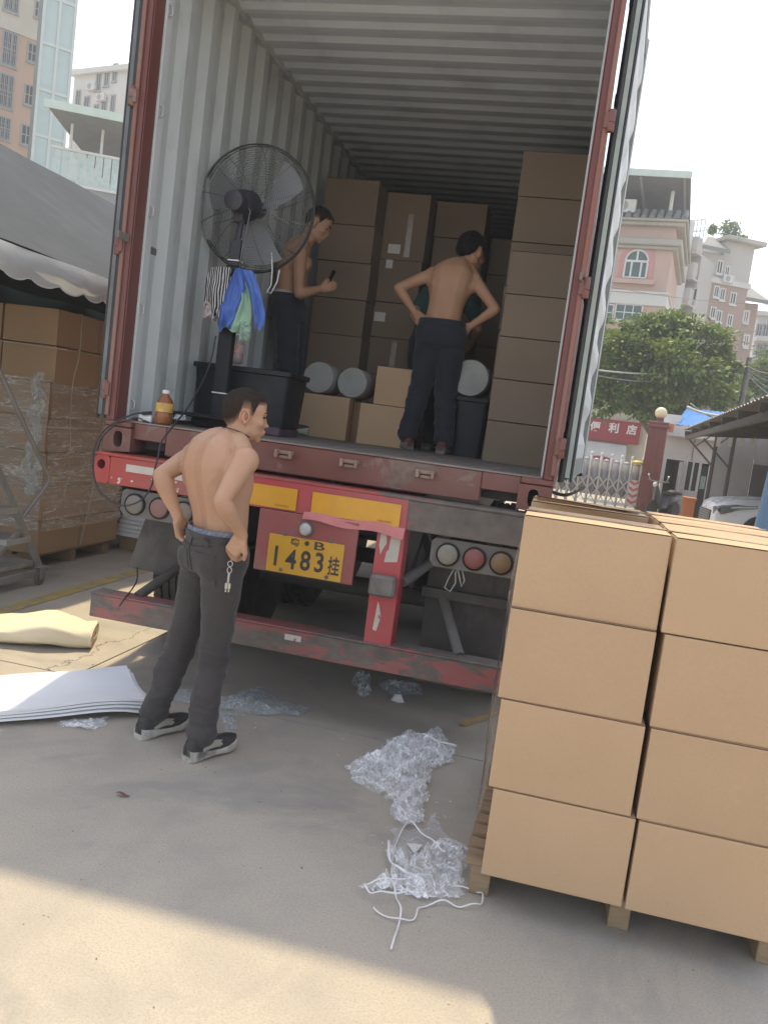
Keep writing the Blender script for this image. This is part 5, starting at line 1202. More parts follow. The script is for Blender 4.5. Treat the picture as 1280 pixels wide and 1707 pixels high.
def shoe(root, ank, d, z0, sc, upper, sole, accent):
    d = Vector((d.x, d.y, 0)).normalized(); s = Vector((d.y, -d.x, 0)); heel = Vector((ank.x, ank.y, z0))-d*.075*sc; L = .285*sc
    rin = []; rso = []
    prof = [(0, .026, .05), (.06, .036, .082), (.16, .039, .092), (.30, .040, .090), (.42, .041, .078), (.56, .046, .062), (.72, .049, .050), (.86, .043, .043), (.95, .030, .036), (1, .014, .030)]
    for t, hw, h in prof:
        c = heel+d*L*t; toe = .010*max(0, t-.7)/.3*sc
        rin.append([c+s*math.copysign(abs(math.cos(a))**.7, math.cos(a))*hw*sc+EZ*(.030*sc+toe+max(0, math.sin(a))**.8*(h-.0)*sc+min(0, math.sin(a))*.004) for a in [2*math.pi*k/20 for k in range(20)]])
        rso.append([c+s*math.copysign(abs(math.cos(a))**.45, math.cos(a))*(hw+.005)*sc+EZ*(max(.001, .026*sc+toe*.8+math.copysign(abs(math.sin(a))**.45, math.sin(a))*(.023+.008*math.cos(t*6))*sc)) for a in [2*math.pi*k/20 for k in range(20)]])
    b = MB(); b.loft(rin); uo = b.build('shoe', upper, root, ang=60)
    b = MB(); b.loft(rso); b.build('sole', sole, uo, ang=50)
    b = MB(); c = heel+d*.075*sc; b.tube([c+d*.045*math.cos(a)*sc+s*.036*math.sin(a)*sc+EZ*(.098+.012*math.cos(a))*sc for a in [2*math.pi*k/20 for k in range(20)]], .008*sc, 6, closed=True); b.build('collar', accent, uo, smooth=True)
    b = MB()
    for k in range(4):
        c = heel+d*(.13+.026*k)*sc+EZ*(.108-.013*k)*sc; b.tube([c-s*.026*sc-EZ*.012, c+EZ*.004, c+s*.026*sc-EZ*.012], .0032*sc, 5)
    b.build('laces', accent, uo, smooth=True)
    b = MB()
    for sg in (-1, 1):
        b.grid(lambda u, v: heel+d*(.06+.12*u)*sc+s*sg*(.0415+.004*u-.010*v*v)*sc+EZ*(.042+.03*v+.012*math.sin(u*3))*sc, 6, 3)
    b.build('side_patch', accent, uo)

def hair_mat(name, c, skinc):
    m, t, b, o = nodes(name); a = t.nodes.new('ShaderNodeAttribute'); a.attribute_name = 'fade'; v = coords(t, 'Object')
    f = ramp(t, a.outputs['Fac'], [(.0, 0.12), (.62, 1.0)]); n_ = nz(t, v, 260, 3, .7); f2 = math_(t, 'MINIMUM', math_(t, 'MULTIPLY', f, math_(t, 'MULTIPLY_ADD', n_, .7, .62)), 1.0)
    t.links.new(mix(t, f2, skinc, c), b.inputs['Base Color']); b.inputs['Specular IOR Level'].default_value = .15; b.inputs['Roughness'].default_value = .8; bump(t, b, nz(t, v, 320, 3, .7), .6, .004); return m
SK1 = (.50, .285, .175); SK2 = (.52, .29, .175)
skin1 = skin_mat('skin_warm', SK1); skin2 = skin_mat('skin_tan', SK2)
HC = (.018, .014, .012); hm1 = hair_mat('short_hair', HC, tuple(x*.72 for x in SK1)); hm2 = hair_mat('black_hair', (.012, .011, .012), (.03, .022, .02)); hsol = pm('hair_strand', HC, rough=.5, bp=0)
def denim(name, c, c2):
    m, t, b, o = nodes(name); v = coords(t, 'Object'); col = ramp(t, nz(t, v, 3.5, 6, .6), [(.32, c), (.7, c2)])
    col = mix(t, ramp(t, nz(t, v, 240, 2), [(.4, 0.0), (.7, .4)]), col, tuple(x*1.5 for x in c2)); t.links.new(col, b.inputs['Base Color']); b.inputs['Roughness'].default_value = .85; b.inputs['Sheen Weight'].default_value = .15
    mp = t.nodes.new('ShaderNodeMapping'); mp.inputs['Scale'].default_value = (5, 5, 13); mp.inputs['Rotation'].default_value = (.3, .25, 0); t.links.new(v, mp.inputs[0]); wr_ = nz(t, mp.outputs[0], 1.6, 5, .6, .8)
    bump(t, b, math_(t, 'ADD', math_(t, 'MULTIPLY', nz(t, v, 220, 3), .12), math_(t, 'MULTIPLY', wr_, 2.0)), .35, .012); return m
JEAN = denim('faded_black_denim', (.030, .025, .024), (.055, .046, .043)); NAVY = denim('navy_cloth', (.010, .012, .020), (.017, .020, .030))
SHB = pm('shoe_black', (.03, .028, .026), (.05, .046, .042), 30, .7, bp=.4, bs=90); SHW = pm('shoe_sole', (.50, .47, .42), (.36, .33, .29), 26, .6, dirt=(.10, .09, .075), dsc=9, damt=(.5, .7)); SHA = pm('shoe_accent', (.36, .35, .28), (.28, .27, .22), 14, .7)
SHR = pm('shoe_red', (.20, .05, .05), (.08, .03, .03), 16, .7); UND = pm('underwear_blue', (.24, .27, .32), (.06, .075, .11), 60, .8, bp=.2)
V = Vector
fB = V((.43, .90, 0)).normalized(); rB = V((.90, -.43, 0)).normalized()
# --- man on the ground
S1 = dict(earmat=skin_mat('ear_skin', (.52, .26, .17)), earin=skin_mat('ear_inner', (.34, .13, .09)), z=0, sc=1.0, belly=1.55, hsc=1.06, fadeh=.070, build=1.03, belt=V((-.222, -.635, 1.0)), waist=V((-.222, -.625, 1.03)), neck=at(391, 730, y=-.585),
  sh=(at(324, 760, y=-.515), at(409, 768, y=-.735)), el=(at(268, 792, y=-.70), at(369, 836, y=-.90)), wr=(at(297, 862, y=-.68), at(404, 893, y=-.80)),
  hip=(V((-.292, -.572, .885)), V((-.155, -.672, .885))), kn=(at(298, 1088, y=-.56), at(354, 1108, y=-.66)), an=(V((-.447, -.640, .10)), V((-.147, -.758, .10))),
  hand=((V((.10, .30, -.8)), V((.85, -.2, .25)), 1.5), (V((-.42, .05, -.8)), V((.25, .95, .1)), 1.2)), thumb=(-1, 1),
  head=at(410, 692, y=-.545), hf=V((.87, .49, -.04)), hu=V((.04, .05, 1)), hs=.97, hair=.007, hairmat=hm1, hairmat_s=hsol, pants=JEAN, under=UND, foot=(V((.44, .90, 0)), V((.43, .90, 0))), shoes=(SHB, SHW, SHA), scap=1.3, legw=.93, hunch=.02)
m1, P1_, fP1, rP1, jeans = person('person', 'shirtless person in black jeans standing on the ground with hands on hips', S1, skin1, voxel=.0058)
# belt loops, pocket zips
def on_seat(x, z, d): return S1['belt']*0+V((-.222, -.635, z))-fP1*d+rP1*x
ZIP = pm('zip_metal', (.35, .34, .32), (.25, .24, .23), 20, .35, metal=.6, bp=0)
BELT = pm('belt_leather', (.03, .026, .024), rough=.5)
from mathutils.bvhtree import BVHTree
bvh = BVHTree.FromPolygons([v.co+wloc(jeans) for v in jeans.data.vertices], [p.vertices[:] for p in jeans.data.polygons])
def onj(x, z, lift=.0035):
    o_ = V((-.222, -.635, z))+rP1*x-fP1*.6; h = bvh.ray_cast(o_, fP1); return (h[0] if h[0] else o_+fP1*.47)-fP1*lift
SEAM = denim('seam_dark', (.016, .014, .014), (.026, .023, .022))
for sx in (-1, 1):
    b = MB(); b.grid(lambda u, v: onj(sx*.082+(u-.5)*.125*(1-.12*v), .935-.15*v-.02*v*(1-abs(2*u-1))), 10, 10); b.build('back_pocket', JEAN, jeans, smooth=True)
    b = MB(); b.tube([onj(sx*.082+(u-.5)*.125, .935, .005) for u in [.15+.06*k for k in range(11)]], .0014, 5); b.build('pocket_zip', SEAM if sx > 0 else ZIP, jeans, smooth=True)
    b = MB(); b.tube([onj(sx*.082+x*.0625, z, .004) for x, z in ((-1, .935), (-.9, .80), (0, .768), (.9, .80), (1, .935))], .0016, 5); b.build('pocket_seam', SEAM, jeans, smooth=True)
b = MB(); b.tube([onj(0, .99-.016*k, .002) for k in range(14)], .0022, 5); b.build('seat_seam', SEAM, jeans, smooth=True)
b = MB(); b.tube([onj(x, .955-.02*abs(x)/.14*-1, .003) for x in [-.13+.02*k for k in range(14)]], .0018, 5); b.build('yoke_seam', SEAM, jeans, smooth=True)
for x in (-.12, 0, .11): b = MB(); b.grid(lambda u, v: onj(x+(u-.5)*.014, 1.012-.05*v, .008), 2, 4); b.build('belt_loop', JEAN, jeans)
# cord necklace
nk = MB(); cN = S1['neck'].lerp(S1['head'], .16); nk.tube([cN+(rB*math.cos(a)*.064+fB*math.sin(a)*.066)+EZ*(-.022*math.sin(a)+.004) for a in [2*math.pi*k/28 for k in range(28)]], .0026, 6, closed=True); single('necklace', nk, pm('cord_red', (.10, .03, .025), rough=.7), 'thin dark cord round the neck of the standing person in jeans', 'necklace')
# keys on a clip
kq = at(384, 940, y=-.815); ky = thing('key_ring', 'bunch of keys on a silver clip hanging from the back of the jeans', 'keys', tuple(kq-V((0, 0, .12)))); KM = pm('key_steel', (.55, .54, .50), (.42, .41, .38), 20, .3, metal=.8, bp=0)
b = MB(); b.tube([kq+V((math.cos(a)*.011, 0, math.sin(a)*.012)) for a in [2*math.pi*k/16 for k in range(16)]], .0022, 6, closed=True); b.tube([kq+V((math.cos(a)*.010, 0, -.028+math.sin(a)*.013)) for a in [2*math.pi*k/16 for k in range(16)]], .0022, 6, closed=True); b.build('ring', KM, ky, smooth=True)
b = MB(); b.box(kq.x-.005, kq.x+.005, kq.y-.004, kq.y+.004, kq.z-.085, kq.z-.040, .002); b.build('clip', KM, ky)
for dx in (-.006, .006): b = MB(); b.box(kq.x+dx-.006, kq.x+dx+.006, kq.y+dx*.4-.001, kq.y+dx*.4+.001, kq.z-.11, kq.z-.0855, .0005); b.box(kq.x+dx-.003, kq.x+dx+.003, kq.y+dx*.4-.001, kq.y+dx*.4+.001, kq.z-.125, kq.z-.1105); b.build('key', KM, ky)
# --- man in the container, hands on hips, back to us
S2 = dict(z=F, sc=1.0, build=.93, belt=V((.235, 2.02, 2.385)), waist=V((.238, 2.02, 2.42)), neck=V((.30, 2.13, 2.845)),
  sh=(V((.105, 2.06, 2.735)), V((.425, 2.05, 2.715))), el=(at(664, 480, y=1.98), at(826, 516, y=1.98)), wr=(at(692, 522, y=2.02), at(784, 544, y=2.02)),
  hip=(V((.165, 2.03, 2.26)), V((.315, 2.03, 2.26))), kn=(V((.125, 2.06, 1.86)), V((.325, 2.06, 1.86))), an=(V((.075, 2.03, F+.10)), V((.365, 2.0, F+.10))),
  hand=((V((.85, .35, -.5)), V((.4, -.6, -.3)), .55), (V((-.85, .35, -.35)), V((-.4, -.6, -.3)), .55)), thumb=(1, -1),
  head=V((.352, 2.20, 2.945)), hf=V((.45, .80, -.38)), hu=V((.12, .5, .85)), hs=1.10, nape=-.085, hair=.022, hairmat=hm2, hairmat_s=hsol, pants=NAVY, foot=(V((-.35, -.75, 0)), V((-.1, -.9, 0))), shoes=(SHR, pm('sole_dim', (.22, .18, .17), (.15, .11, .10), 12, .7), SHR), scap=1.0, legw=1.10, pantw=1.06, hunch=.03, groove=1.2)
S2['foot'] = (V((-.5, .6, 0)), V((.1, .9, 0)))
person('person', 'shirtless person seen from behind with hands on hips in the container', S2, skin2, voxel=.0085)
# --- man with the phone behind the fan
fA = V((1, .12, 0)).normalized(); rA = V((.12, -1, 0)).normalized()
S3 = dict(z=F, sc=1.0, build=1.0, belt=at(482, 496, y=2.05), waist=at(484, 486, y=2.05), neck=at(508, 402, y=2.07),
  sh=(at(500, 424, y=2.22), at(500, 424, y=1.89)), el=(at(506, 488, y=2.26), at(498, 490, y=1.85)), wr=(at(534, 480, y=2.14), at(534, 482, y=1.96)),
  hip=(V((-.95, 2.13, 2.34)), V((-.95, 1.97, 2.34))), kn=(V((-.90, 2.13, 1.88)), V((-.89, 1.96, 1.88))), an=(V((-.90, 2.14, F+.10)), V((-.88, 1.95, F+.10))),
  hand=((V((1, -.1, .35)), V((0, -1, .3)), .9), (V((1, .2, .35)), V((0, 1, .3)), .9)), thumb=(-1, 1),
  head=at(531, 374, y=2.08), hf=V((.92, .1, -.42)), hu=V((.40, 0, .9)), hs=1.0, hair=.010, hairmat=hm1, hairmat_s=hsol, pants=NAVY, under=pm('grey_band', (.45, .45, .44), rough=.8), foot=(fA, fA), shoes=(SHB, SHW, SHW), scap=.4, hunch=.035)
person('person', 'shirtless person looking at a phone behind the fan', S3, skin1, voxel=.0085)
q = at(550, 466, y=2.04); ph = thing('phone', 'dark phone held in the hands of the person behind the fan', 'phone', tuple(q)); ax_ = (V((.35, 0, .94)).normalized(), EY, V((.94, 0, -.35)).normalized())
b = MB(); b.obox(q, (.075, .036, .004), ax_, .003); b.build('case', BLKP, ph); b = MB(); b.obox(q-ax_[2]*.0045, (.070, .033, .0005), ax_); b.build('screen', glass('screen_glass'), ph)
# --- fourth person, mostly hidden, in a teal shirt
S4 = dict(z=F, sc=.97, build=1.0, belt=V((.05, 2.66, 2.36)), waist=V((.055, 2.66, 2.42)), neck=V((.14, 2.80, 2.80)),
  sh=(V((-.04, 2.76, 2.70)), V((.30, 2.76, 2.70))), el=(V((-.12, 2.62, 2.50)), V((.42, 2.70, 2.45))), wr=(V((-.02, 2.80, 2.36)), V((.36, 2.90, 2.36))),
  hip=(V((-.03, 2.66, 2.24)), V((.13, 2.66, 2.24))), kn=(V((-.02, 2.70, 1.84)), V((.14, 2.70, 1.84))), an=(V((-.02, 2.68, F+.1)), V((.14, 2.68, F+.1))),
  hand=((V((.4, .8, -.4)), V((.8, -.3, 0)), .6), (V((-.4, .8, -.4)), V((-.8, -.3, 0)), .6)), thumb=(-1, 1), head=V((.155, 2.90, 2.91)), hf=V((.2, .85, -.4)), hu=V((.05, .4, .9)), hair=.015, hairmat=hm2, hairmat_s=hsol, spikes=False, pants=NAVY, foot=(V((-.1, 1, 0)), V((.1, 1, 0))), shoes=(SHB, SHW, SHA), shirt=pm('teal_cloth', (.04, .10, .10), (.03, .08, .08), 6, .85))
person('person', 'person in teal shirt mostly hidden behind the one with hands on hips', S4, skin2, voxel=.011)
# ------------------------------------------------------------------ far buildings
gz0 = lambda px, d: Vector((at(px, 800, d=d).x, at(px, 800, d=d).y, 0))
class Fc:
    """an upright wall plane met by the ray through (px, py) at depth d, turned by yaw degrees"""
    def __init__(s, px, py, d, yaw=0):
        s.O = at(px, py, d=d); n = Vector((CAM.x-s.O.x, CAM.y-s.O.y, 0)).normalized(); n.rotate(Matrix.Rotation(R(yaw), 3, 'Z')); s.n = n; s.U = Vector((-n.y, n.x, 0)); s.O.z = 0
        s.ax = (s.U, -n, EZ)
    def uv(s, px, py):
        r = pxray(px, py); t = (s.O-CAM).dot(s.n)/r.dot(s.n); p = CAM+r*t-s.O; return p.dot(s.U), p.z
    def pt(s, u, v, n=0): return s.O+s.U*u+EZ*v+s.n*n
    def box(s, mb, u0, u1, v0, v1, n0, n1, c=0):
        return mb.obox(s.pt((u0+u1)/2, (v0+v1)/2, (n0+n1)/2), (abs(u1-u0)/2, abs(n1-n0)/2, abs(v1-v0)/2), s.ax, c)
    def quad(s, px):  # px = (x0, y0, x1, y1) -> u0,u1,v0,v1 using the four mid-sides
        x0, y0, x1, y1 = px; ym, xm = (y0+y1)/2, (x0+x1)/2
        return s.uv(x0, ym)[0], s.uv(x1, ym)[0], s.uv(xm, y1)[1], s.uv(xm, y0)[1]
GLS = glass('window_glass', (.025, .032, .035), .1); GLG = glass('green_glass', (.03, .075, .065), .1)
WFR = pm('white_window_frame', (.62, .62, .60), (.52, .52, .50), 4, .5, bp=0); BAR = pm('window_bars', (.32, .33, .33), (.24, .25, .25), 6, .5, bp=0)
def window(f, par, px, mul=(1, 1), frame=WFR, pane=GLS, sill=True, bars=0, uvr=None, fr=.07):
    u0, u1, v0, v1 = uvr or f.quad(px); b = MB()
    for a0, a1, b0, b1 in ((u0-fr, u0, v0-fr, v1+fr), (u1, u1+fr, v0-fr, v1+fr), (u0, u1, v1, v1+fr), (u0, u1, v0-fr, v0)): f.box(b, a0, a1, b0, b1, -.05, .06)
    for k in range(1, mul[0]): uu = u0+(u1-u0)*k/mul[0]; f.box(b, uu-fr*.35, uu+fr*.35, v0, v1, -.05, .045)
    for k in range(1, mul[1]): vv = v0+(v1-v0)*k/mul[1]; f.box(b, u0, u1, vv-fr*.35, vv+fr*.35, -.049, .044)
    w_ = b.build('window', frame, par)
    b = MB(); f.box(b, u0, u1, v0, v1, -.03, .02); b.build('pane', pane, w_)
    if sill: b = MB(); f.box(b, u0-.15, u1+.15, v0-fr-.12, v0-fr-.001, -.05, .16); b.build('sill', frame, w_)
    if bars:
        b = MB()
        for k in range(bars+1): uu = u0+(u1-u0)*k/bars; b.bar(f.pt(uu, v0-.02, .18), f.pt(uu, v1+.02, .18), .03, .03)
        for k in range(4): vv = v0+(v1-v0)*k/3; b.bar(f.pt(u0, vv, .18), f.pt(u1, vv, .18), .03, .03)
        b.build('bars', BAR, w_)
    return w_
def aircon(f, par, px, py, s=.8):
    u, v = f.uv(px, py); b = MB(); f.box(b, u-s*.5, u+s*.5, v-s*.32, v+s*.32, .06, .40, .02); a = b.build('air_conditioner', WFR, par)
    b = MB(); b.lathe([(s*.24, 0), (s*.24, .01), (s*.1, .012)], f.pt(u-s*.1, v, .401), f.n, 16); b.build('fan_grille', BAR, a)
def stucco(name, c, c2, dirt): return pm(name, c, c2, .35, .85, dirt=dirt, dsc=.5, damt=(.5, .85), bp=.2, bs=3, bd=.03, stretch=(1, 1, .4))
PINK = stucco('pink_render', (.50, .36, .30), (.46, .33, .27), (.38, .30, .26)); CREAM = stucco('cream_render', (.55, .50, .40), (.50, .46, .37), (.42, .38, .32))
ORAN = stucco('peach_tiles', (.52, .34, .24), (.47, .31, .22), (.40, .29, .22)); GREYR = stucco('grey_render', (.46, .44, .41), (.42, .40, .37), (.34, .33, .31)); BROWN = stucco('brown_tiles', (.36, .255, .215), (.33, .235, .20), (.29, .22, .19))
WHT = stucco('white_render', (.60, .60, .56), (.55, .55, .52), (.44, .44, .42)); ROOFT = pm('grey_roof', (.20, .205, .21), (.16, .165, .17), 1, .7, bp=.3, bs=2)
MOSS = stucco('stained_cornice', (.42, .40, .36), (.34, .33, .29), (.20, .22, .15))

# --- pink building with arched window
f = Fc(1060, 440, 46, -6); pk = thing('pink_building', 'pink building with green arched window and roof canopy beyond the tree', 'building', tuple(f.pt(0, 0)))
uR = f.uv(1117, 440)[0]; uL = uR-16; vT = f.uv(1080, 372)[1]
b = MB(); f.box(b, uL, uR, 0, vT, -9, 0); b.build('wall', PINK, pk)
vc = f.uv(1080, 405)[1]; b = MB(); f.box(b, uL, uR+.45, vc-.18, vc+.16, -9.4, .45, .05); f.box(b, uL, uR+.25, vc-.36, vc-.181, -9.3, .25, .03); b.build('cornice', MOSS, pk)
b = MB(); f.box(b, uL, uR+.6, vT, vT+.14, -9.5, .6, .04); f.box(b, uL, uR+.45, vT-.2, vT-.001, -9.4, .4, .03); co = b.build('parapet', MOSS, pk)
u = uL
while u < uR+.5:
    b = MB(); b.tube([f.pt(u, vT+.62, .0), f.pt(u, vT+.32, .42), f.pt(u, vT+.145, .62)], .16, 8); b.build('roof_tile', ROOFT, co, ang=50); u += .42
vb = f.uv(1060, 498)[1]; b = MB(); f.box(b, uL, uR+.12, vb-.34, vb+.30, -9.1, .12, .02); f.box(b, uL, uR+.2, vb+.301, vb+.4, -9.15, .2); b.build('white_band', WHT, pk)
# arched window
ua0, ua1, va0, va1 = f.quad((1040, 436, 1078, 463)); uc = (ua0+ua1)/2; hw = (ua1-ua0)/2
def arch(r, v_, n=18): return [f.pt(uc+r*math.cos(math.pi*k/n), v_+r*math.sin(math.pi*k/n)) for k in range(n+1)]
b = MB(); ring = arch(hw+.32, va1)+[f.pt(uc-hw-.32, va0-.12), f.pt(uc+hw+.32, va0-.12)]; b.prism([p-f.n*.02 for p in ring], f.n*.08); b.build('arch_surround', pm('rose_trim', (.52, .25, .24), (.47, .23, .22), 2, .7, bp=0), pk)
b = MB(); b.prism([p+f.n*.062 for p in arch(hw, va1)+[f.pt(uc-hw, va0), f.pt(uc+hw, va0)]], f.n*.012); aw = b.build('arched_window', GLG, pk)
b = MB(); b.tube([p+f.n*.085 for p in arch(hw, va1)], .06, 6); f.box(b, uc-hw, uc+hw, va1-.06, va1+.06, .075, .13); f.box(b, uc-.05, uc+.05, va1+.061, va1+hw, .075, .125)
for k in (-.98, -.40, .45, .98): f.box(b, uc+hw*k-.05, uc+hw*k+.05, va0, va1-.061, .075, .125)
f.box(b, uc-hw, uc+hw, va0-.05, va0+.03, .075, .128); b.build('frame', WFR, aw)
b = MB(); f.box(b, uc-hw-.5, uc+hw+.5, va0-.36, va0-.121, -.02, .3); b.build('sill', PINK, pk)
window(f, pk, (1026, 509, 1068, 533), (3, 2), WFR, GLG, True)
window(f, pk, (1010, 509, 1020, 533), (1, 2), WFR, GLG, True)
for py in (570, 630): window(f, pk, (1030, py, 1068, py+26), (3, 2), WFR, GLG)
# roof canopy on posts
c0 = [f.uv(*q) for q in ((1035, 299), (1152, 313), (1118, 352))]
b = MB(); uA = c0[1][0]; vA = c0[1][1]; zt = vA
b.prism([f.pt(uA, zt, 2.0), f.pt(uL, zt+.6, 2.0), f.pt(uL, zt-1.2, -9.5), f.pt(uA, zt-1.7, -9.5)], EZ*.12); cn = b.build('canopy_sheet', pm('canopy_underside', (.16, .165, .18), (.13, .135, .15), 2, .6, bp=.4, bs=3), pk)
b = MB(); b.bar(f.pt(uA+.05, zt+.02, 2.05), f.pt(uL, zt+.62, 2.05), .1, .34); b.build('gutter', pm('pale_green_metal', (.50, .60, .53), (.44, .53, .47), 2, .5, bp=0), cn)
for k in range(5): b = MB(); b.bar(f.pt(uA-.3-k*2.2, zt+.05*k-.08, 1.9), f.pt(uA-.3-k*2.2, zt-1.5, -9.2), .12, .12); b.build('rafter', BAR, cn)
for uu, nn in ((uA-.9, .1), (uA-.9, -8.8), (uA-6, .1)): b = MB(); b.tube([f.pt(uu, vT+.2, nn), f.pt(uu, zt-.2-.1*(nn < -2)*12, nn)], .10, 8); b.build('post', WFR, pk)
aircon(f, pk, 1043, 346, 1.1)
# --- grey and brown block behind
f = Fc(1200, 470, 64, 34); gb = thing('apartment_block', 'grey and brown apartment block with roof plants behind the pink building', 'building', tuple(f.pt(0, 0)))
u0, u1 = f.uv(1160, 480)[0], f.uv(1246, 480)[0]; vt = f.uv(1240, 408)[1]; vm = f.uv(1215, 472)[1]; um = f.uv(1204, 430)[0]
b = MB(); f.box(b, u0, u1, 0, vm, -10, 0); b.build('lower_wall', BROWN, gb)
b = MB(); f.box(b, um, u1, vm, vt, -10, 0); b.build('tower_wall', GREYR, gb)
vt2 = f.uv(1178, 420)[1]; b = MB(); f.box(b, u0, um, vm, vt2, -10, 0); b.build('upper_wall', GREYR, gb)
b = MB(); f.box(b, um-.2, u1+.6, vt, vt+.35, -10.6, .6, .05); b.build('roof_slab', MOSS, gb)
b = MB(); b.prism([f.pt(u0-.5, vt2, .7), f.pt(um+.1, vt2, .7), f.pt(um+.1, vt2+1.3, -1.5), f.pt(u0+1.2, vt2+1.3, -1.5)], EZ*.3); b.build('roof', ROOFT, gb)
b = MB(); f.box(b, u0-.15, u1+.15, vm-.2, vm+.2, -10.1, .15); b.build('string_course', WHT, gb)
b = MB(); f.box(b, f.uv(1171, 470)[0]-.12, f.uv(1171, 470)[0]+.12, 0, vm-.2, -.05, .1); b.build('drain_pipe', WHT, gb)
for px in ((1195, 436, 1202, 455), (1208, 445, 1213, 462), (1190, 478, 1196, 494), (1200, 482, 1206, 499), (1217, 489, 1224, 506), (1184, 513, 1190, 529), (1194, 519, 1200, 535), (1212, 526, 1218, 542)): window(f, gb, px, (2, 1), WFR, GLS, True, fr=.09)
for k in range(2):
    for px in ((1180, 555+45*k, 1186, 571+45*k), (1208, 565+45*k, 1214, 581+45*k)): window(f, gb, px, (2, 1), WFR, GLS, True, fr=.09)
aircon(f, gb, 1209, 466, .9)
# left wing facing us, with balconies
f2 = Fc(1140, 470, 62, -20); w0, w1 = f2.uv(1118, 470)[0], f2.uv(1162, 470)[0]; wt = f2.uv(1140, 425)[1]
b = MB(); f2.box(b, w0, w1, 0, wt, -6, 0); wg = b.build('wing_wall', GREYR, gb)
for py in (398, 440, 482, 524):
    vv = f2.uv(1145, py+24)[1]; b = MB(); f2.box(b, w0, w1, vv-.15, vv+.9, .4, 1.2, .03); f2.box(b, w0, w1, vv-.3, vv-.151, -.05, 1.25); b.build('balcony', GREYR, gb)
    window(f2, gb, (1146, py, 1160, py+18), (3, 1), WFR, GLS, False, fr=.1)
    window(f2, gb, (1124, py+2, 1134, py+20), (2, 1), WFR, GLS, False, fr=.1)
b = MB(); b.tube([f2.pt(f2.uv(1139, 480)[0], 0, 1.4), f2.pt(f2.uv(1139, 480)[0], wt+2, 1.4)], .55, 10); b.build('duct', WHT, gb, ang=40)
b = MB()
for k in range(8): b.bar(f2.pt(w0+(w1-w0)*k/7, wt, .4), f2.pt(w0+(w1-w0)*k/7, wt+2.4, .4), .08, .08)
for vv in (.8, 1.6, 2.4): b.bar(f2.pt(w0, wt+vv, .4), f2.pt(w1, wt+vv, .4), .08, .08)
b.build('roof_railing', WFR, gb)
# annex to the right of the block and white far house
f = Fc(1250, 540, 68, 30); an_ = thing('apartment_block', 'low brown gabled wing standing right of the grey and brown block', 'building', tuple(f.pt(0, 0)))
u0, u1 = f.uv(1228, 540)[0], f.uv(1258, 540)[0]; vt = f.uv(1245, 505)[1]; b = MB(); f.box(b, u0-2, u1, 0, vt, -8, 0); b.build('wall', BROWN, an_)
b = MB(); b.prism([f.pt(u1+.5, vt, .7), f.pt(u0-2.5, vt, .7), f.pt(u0-2.5, vt+2.2, -4), f.pt(u1+.5, vt+2.2, -4)], EZ*.3); b.build('roof', ROOFT, an_)
for py in (520, 560): window(f, an_, (1240, py, 1245, py+16), (2, 1), WFR, GLS, True, fr=.15)
f = Fc(1270, 570, 75, 10); wh = thing('white_house', 'white house with balconies at the far frame edge beyond the wires', 'building', tuple(f.pt(0, 0)))
u0 = f.uv(1256, 570)[0]; vt = f.uv(1270, 527)[1]; b = MB(); f.box(b, u0, u0+10, 0, vt, -8, 0); b.build('wall', WHT, wh); b = MB(); f.box(b, u0-.3, u0+10, vt, vt+.4, -8.3, .4); b.build('parapet', WHT, wh)
for py in (542, 575, 608): window(f, wh, (1261, py, 1268, py+18), (2, 1), BAR, GLS, False, fr=.12); window(f, wh, (1272, py, 1279, py+18), (2, 1), BAR, GLS, False, fr=.12); vv = f.uv(1268, py+24)[1]; b = MB(); f.box(b, u0, u0+10, vv-.2, vv+.2, 0, .9); b.build('balcony', WHT, wh)

# --- convenience shop
f = Fc(1030, 720, 35, -4); sp_ = thing('corner_shop', 'small shop with red sign and canvas awning beyond the gate', 'shop', tuple(f.pt(0, 0)))
u0, u1 = f.uv(925, 720)[0], f.uv(1078, 720)[0]; vt = f.uv(1020, 655)[1]; b = MB(); f.box(b, u0, u1, 0, vt, -6, 0); b.build('wall', CREAM, sp_); b = MB(); f.box(b, u0-.1, u1+.2, vt, vt+.25, -6.2, .3, .03); b.build('cornice', WHT, sp_)
a0, a1, c0_, c1_ = f.uv(978, 715)[0], f.uv(1068, 715)[0], f.uv(1020, 737)[1], f.uv(1020, 700)[1]
b = MB(); f.box(b, a0, a1, c0_, c1_, .05, .25, .01); sg = b.build('shop_sign', pm('sign_red', (.30, .035, .045), (.26, .03, .04), 2, .4, bp=0), sp_)
for s, px, py in (('便', 993, 711), ('利', 1023, 713.5), ('店', 1053, 717)):
    uu, vv = f.uv(px, py); textmesh('sign_character', s, f.pt(uu, vv, .252), f.U, EZ, f.n, .42, pm('sign_white', (.75, .72, .70), rough=.5, bp=0), sg, .03)
g0, g1 = f.uv(975, 740)[0], f.uv(1045, 740)[0]; va_, vb_ = c0_-.02, c0_-.85
b = MB(); b.grid(lambda u, v: f.pt(g0+(g1-g0)*u+.15*v*(u-.2), va_+(vb_-va_)*v, .1+1.3*math.sin(v*1.4)), 12, 8); b.grid(lambda u, v: f.pt(g0+(g1-g0)*u+.15*v*(u-.2), va_+(vb_-va_)*v-.02, .1+1.3*math.sin(v*1.4)), 12, 8); b.build('canvas_awning', pm('canvas_white', (.52, .50, .45), (.46, .44, .40), 2, .8), sp_, smooth=True)
b = MB(); b.grid(lambda u, v: f.pt(g0+(g1-g0)*u, vb_-.05-.30*v+.28*math.sin(math.pi*u), 1.45+.05*v), 16, 2); b.build('awning_trim', pm('trim_red', (.34, .05, .06), rough=.7), sp_)
b = MB(); f.box(b, f.uv(980, 770)[0], f.uv(1040, 770)[0], 0, vb_-.3, .01, .06); b.build('shop_door', pm('shop_dark', (.05, .05, .05), (.09, .08, .07), 2, .4), sp_)

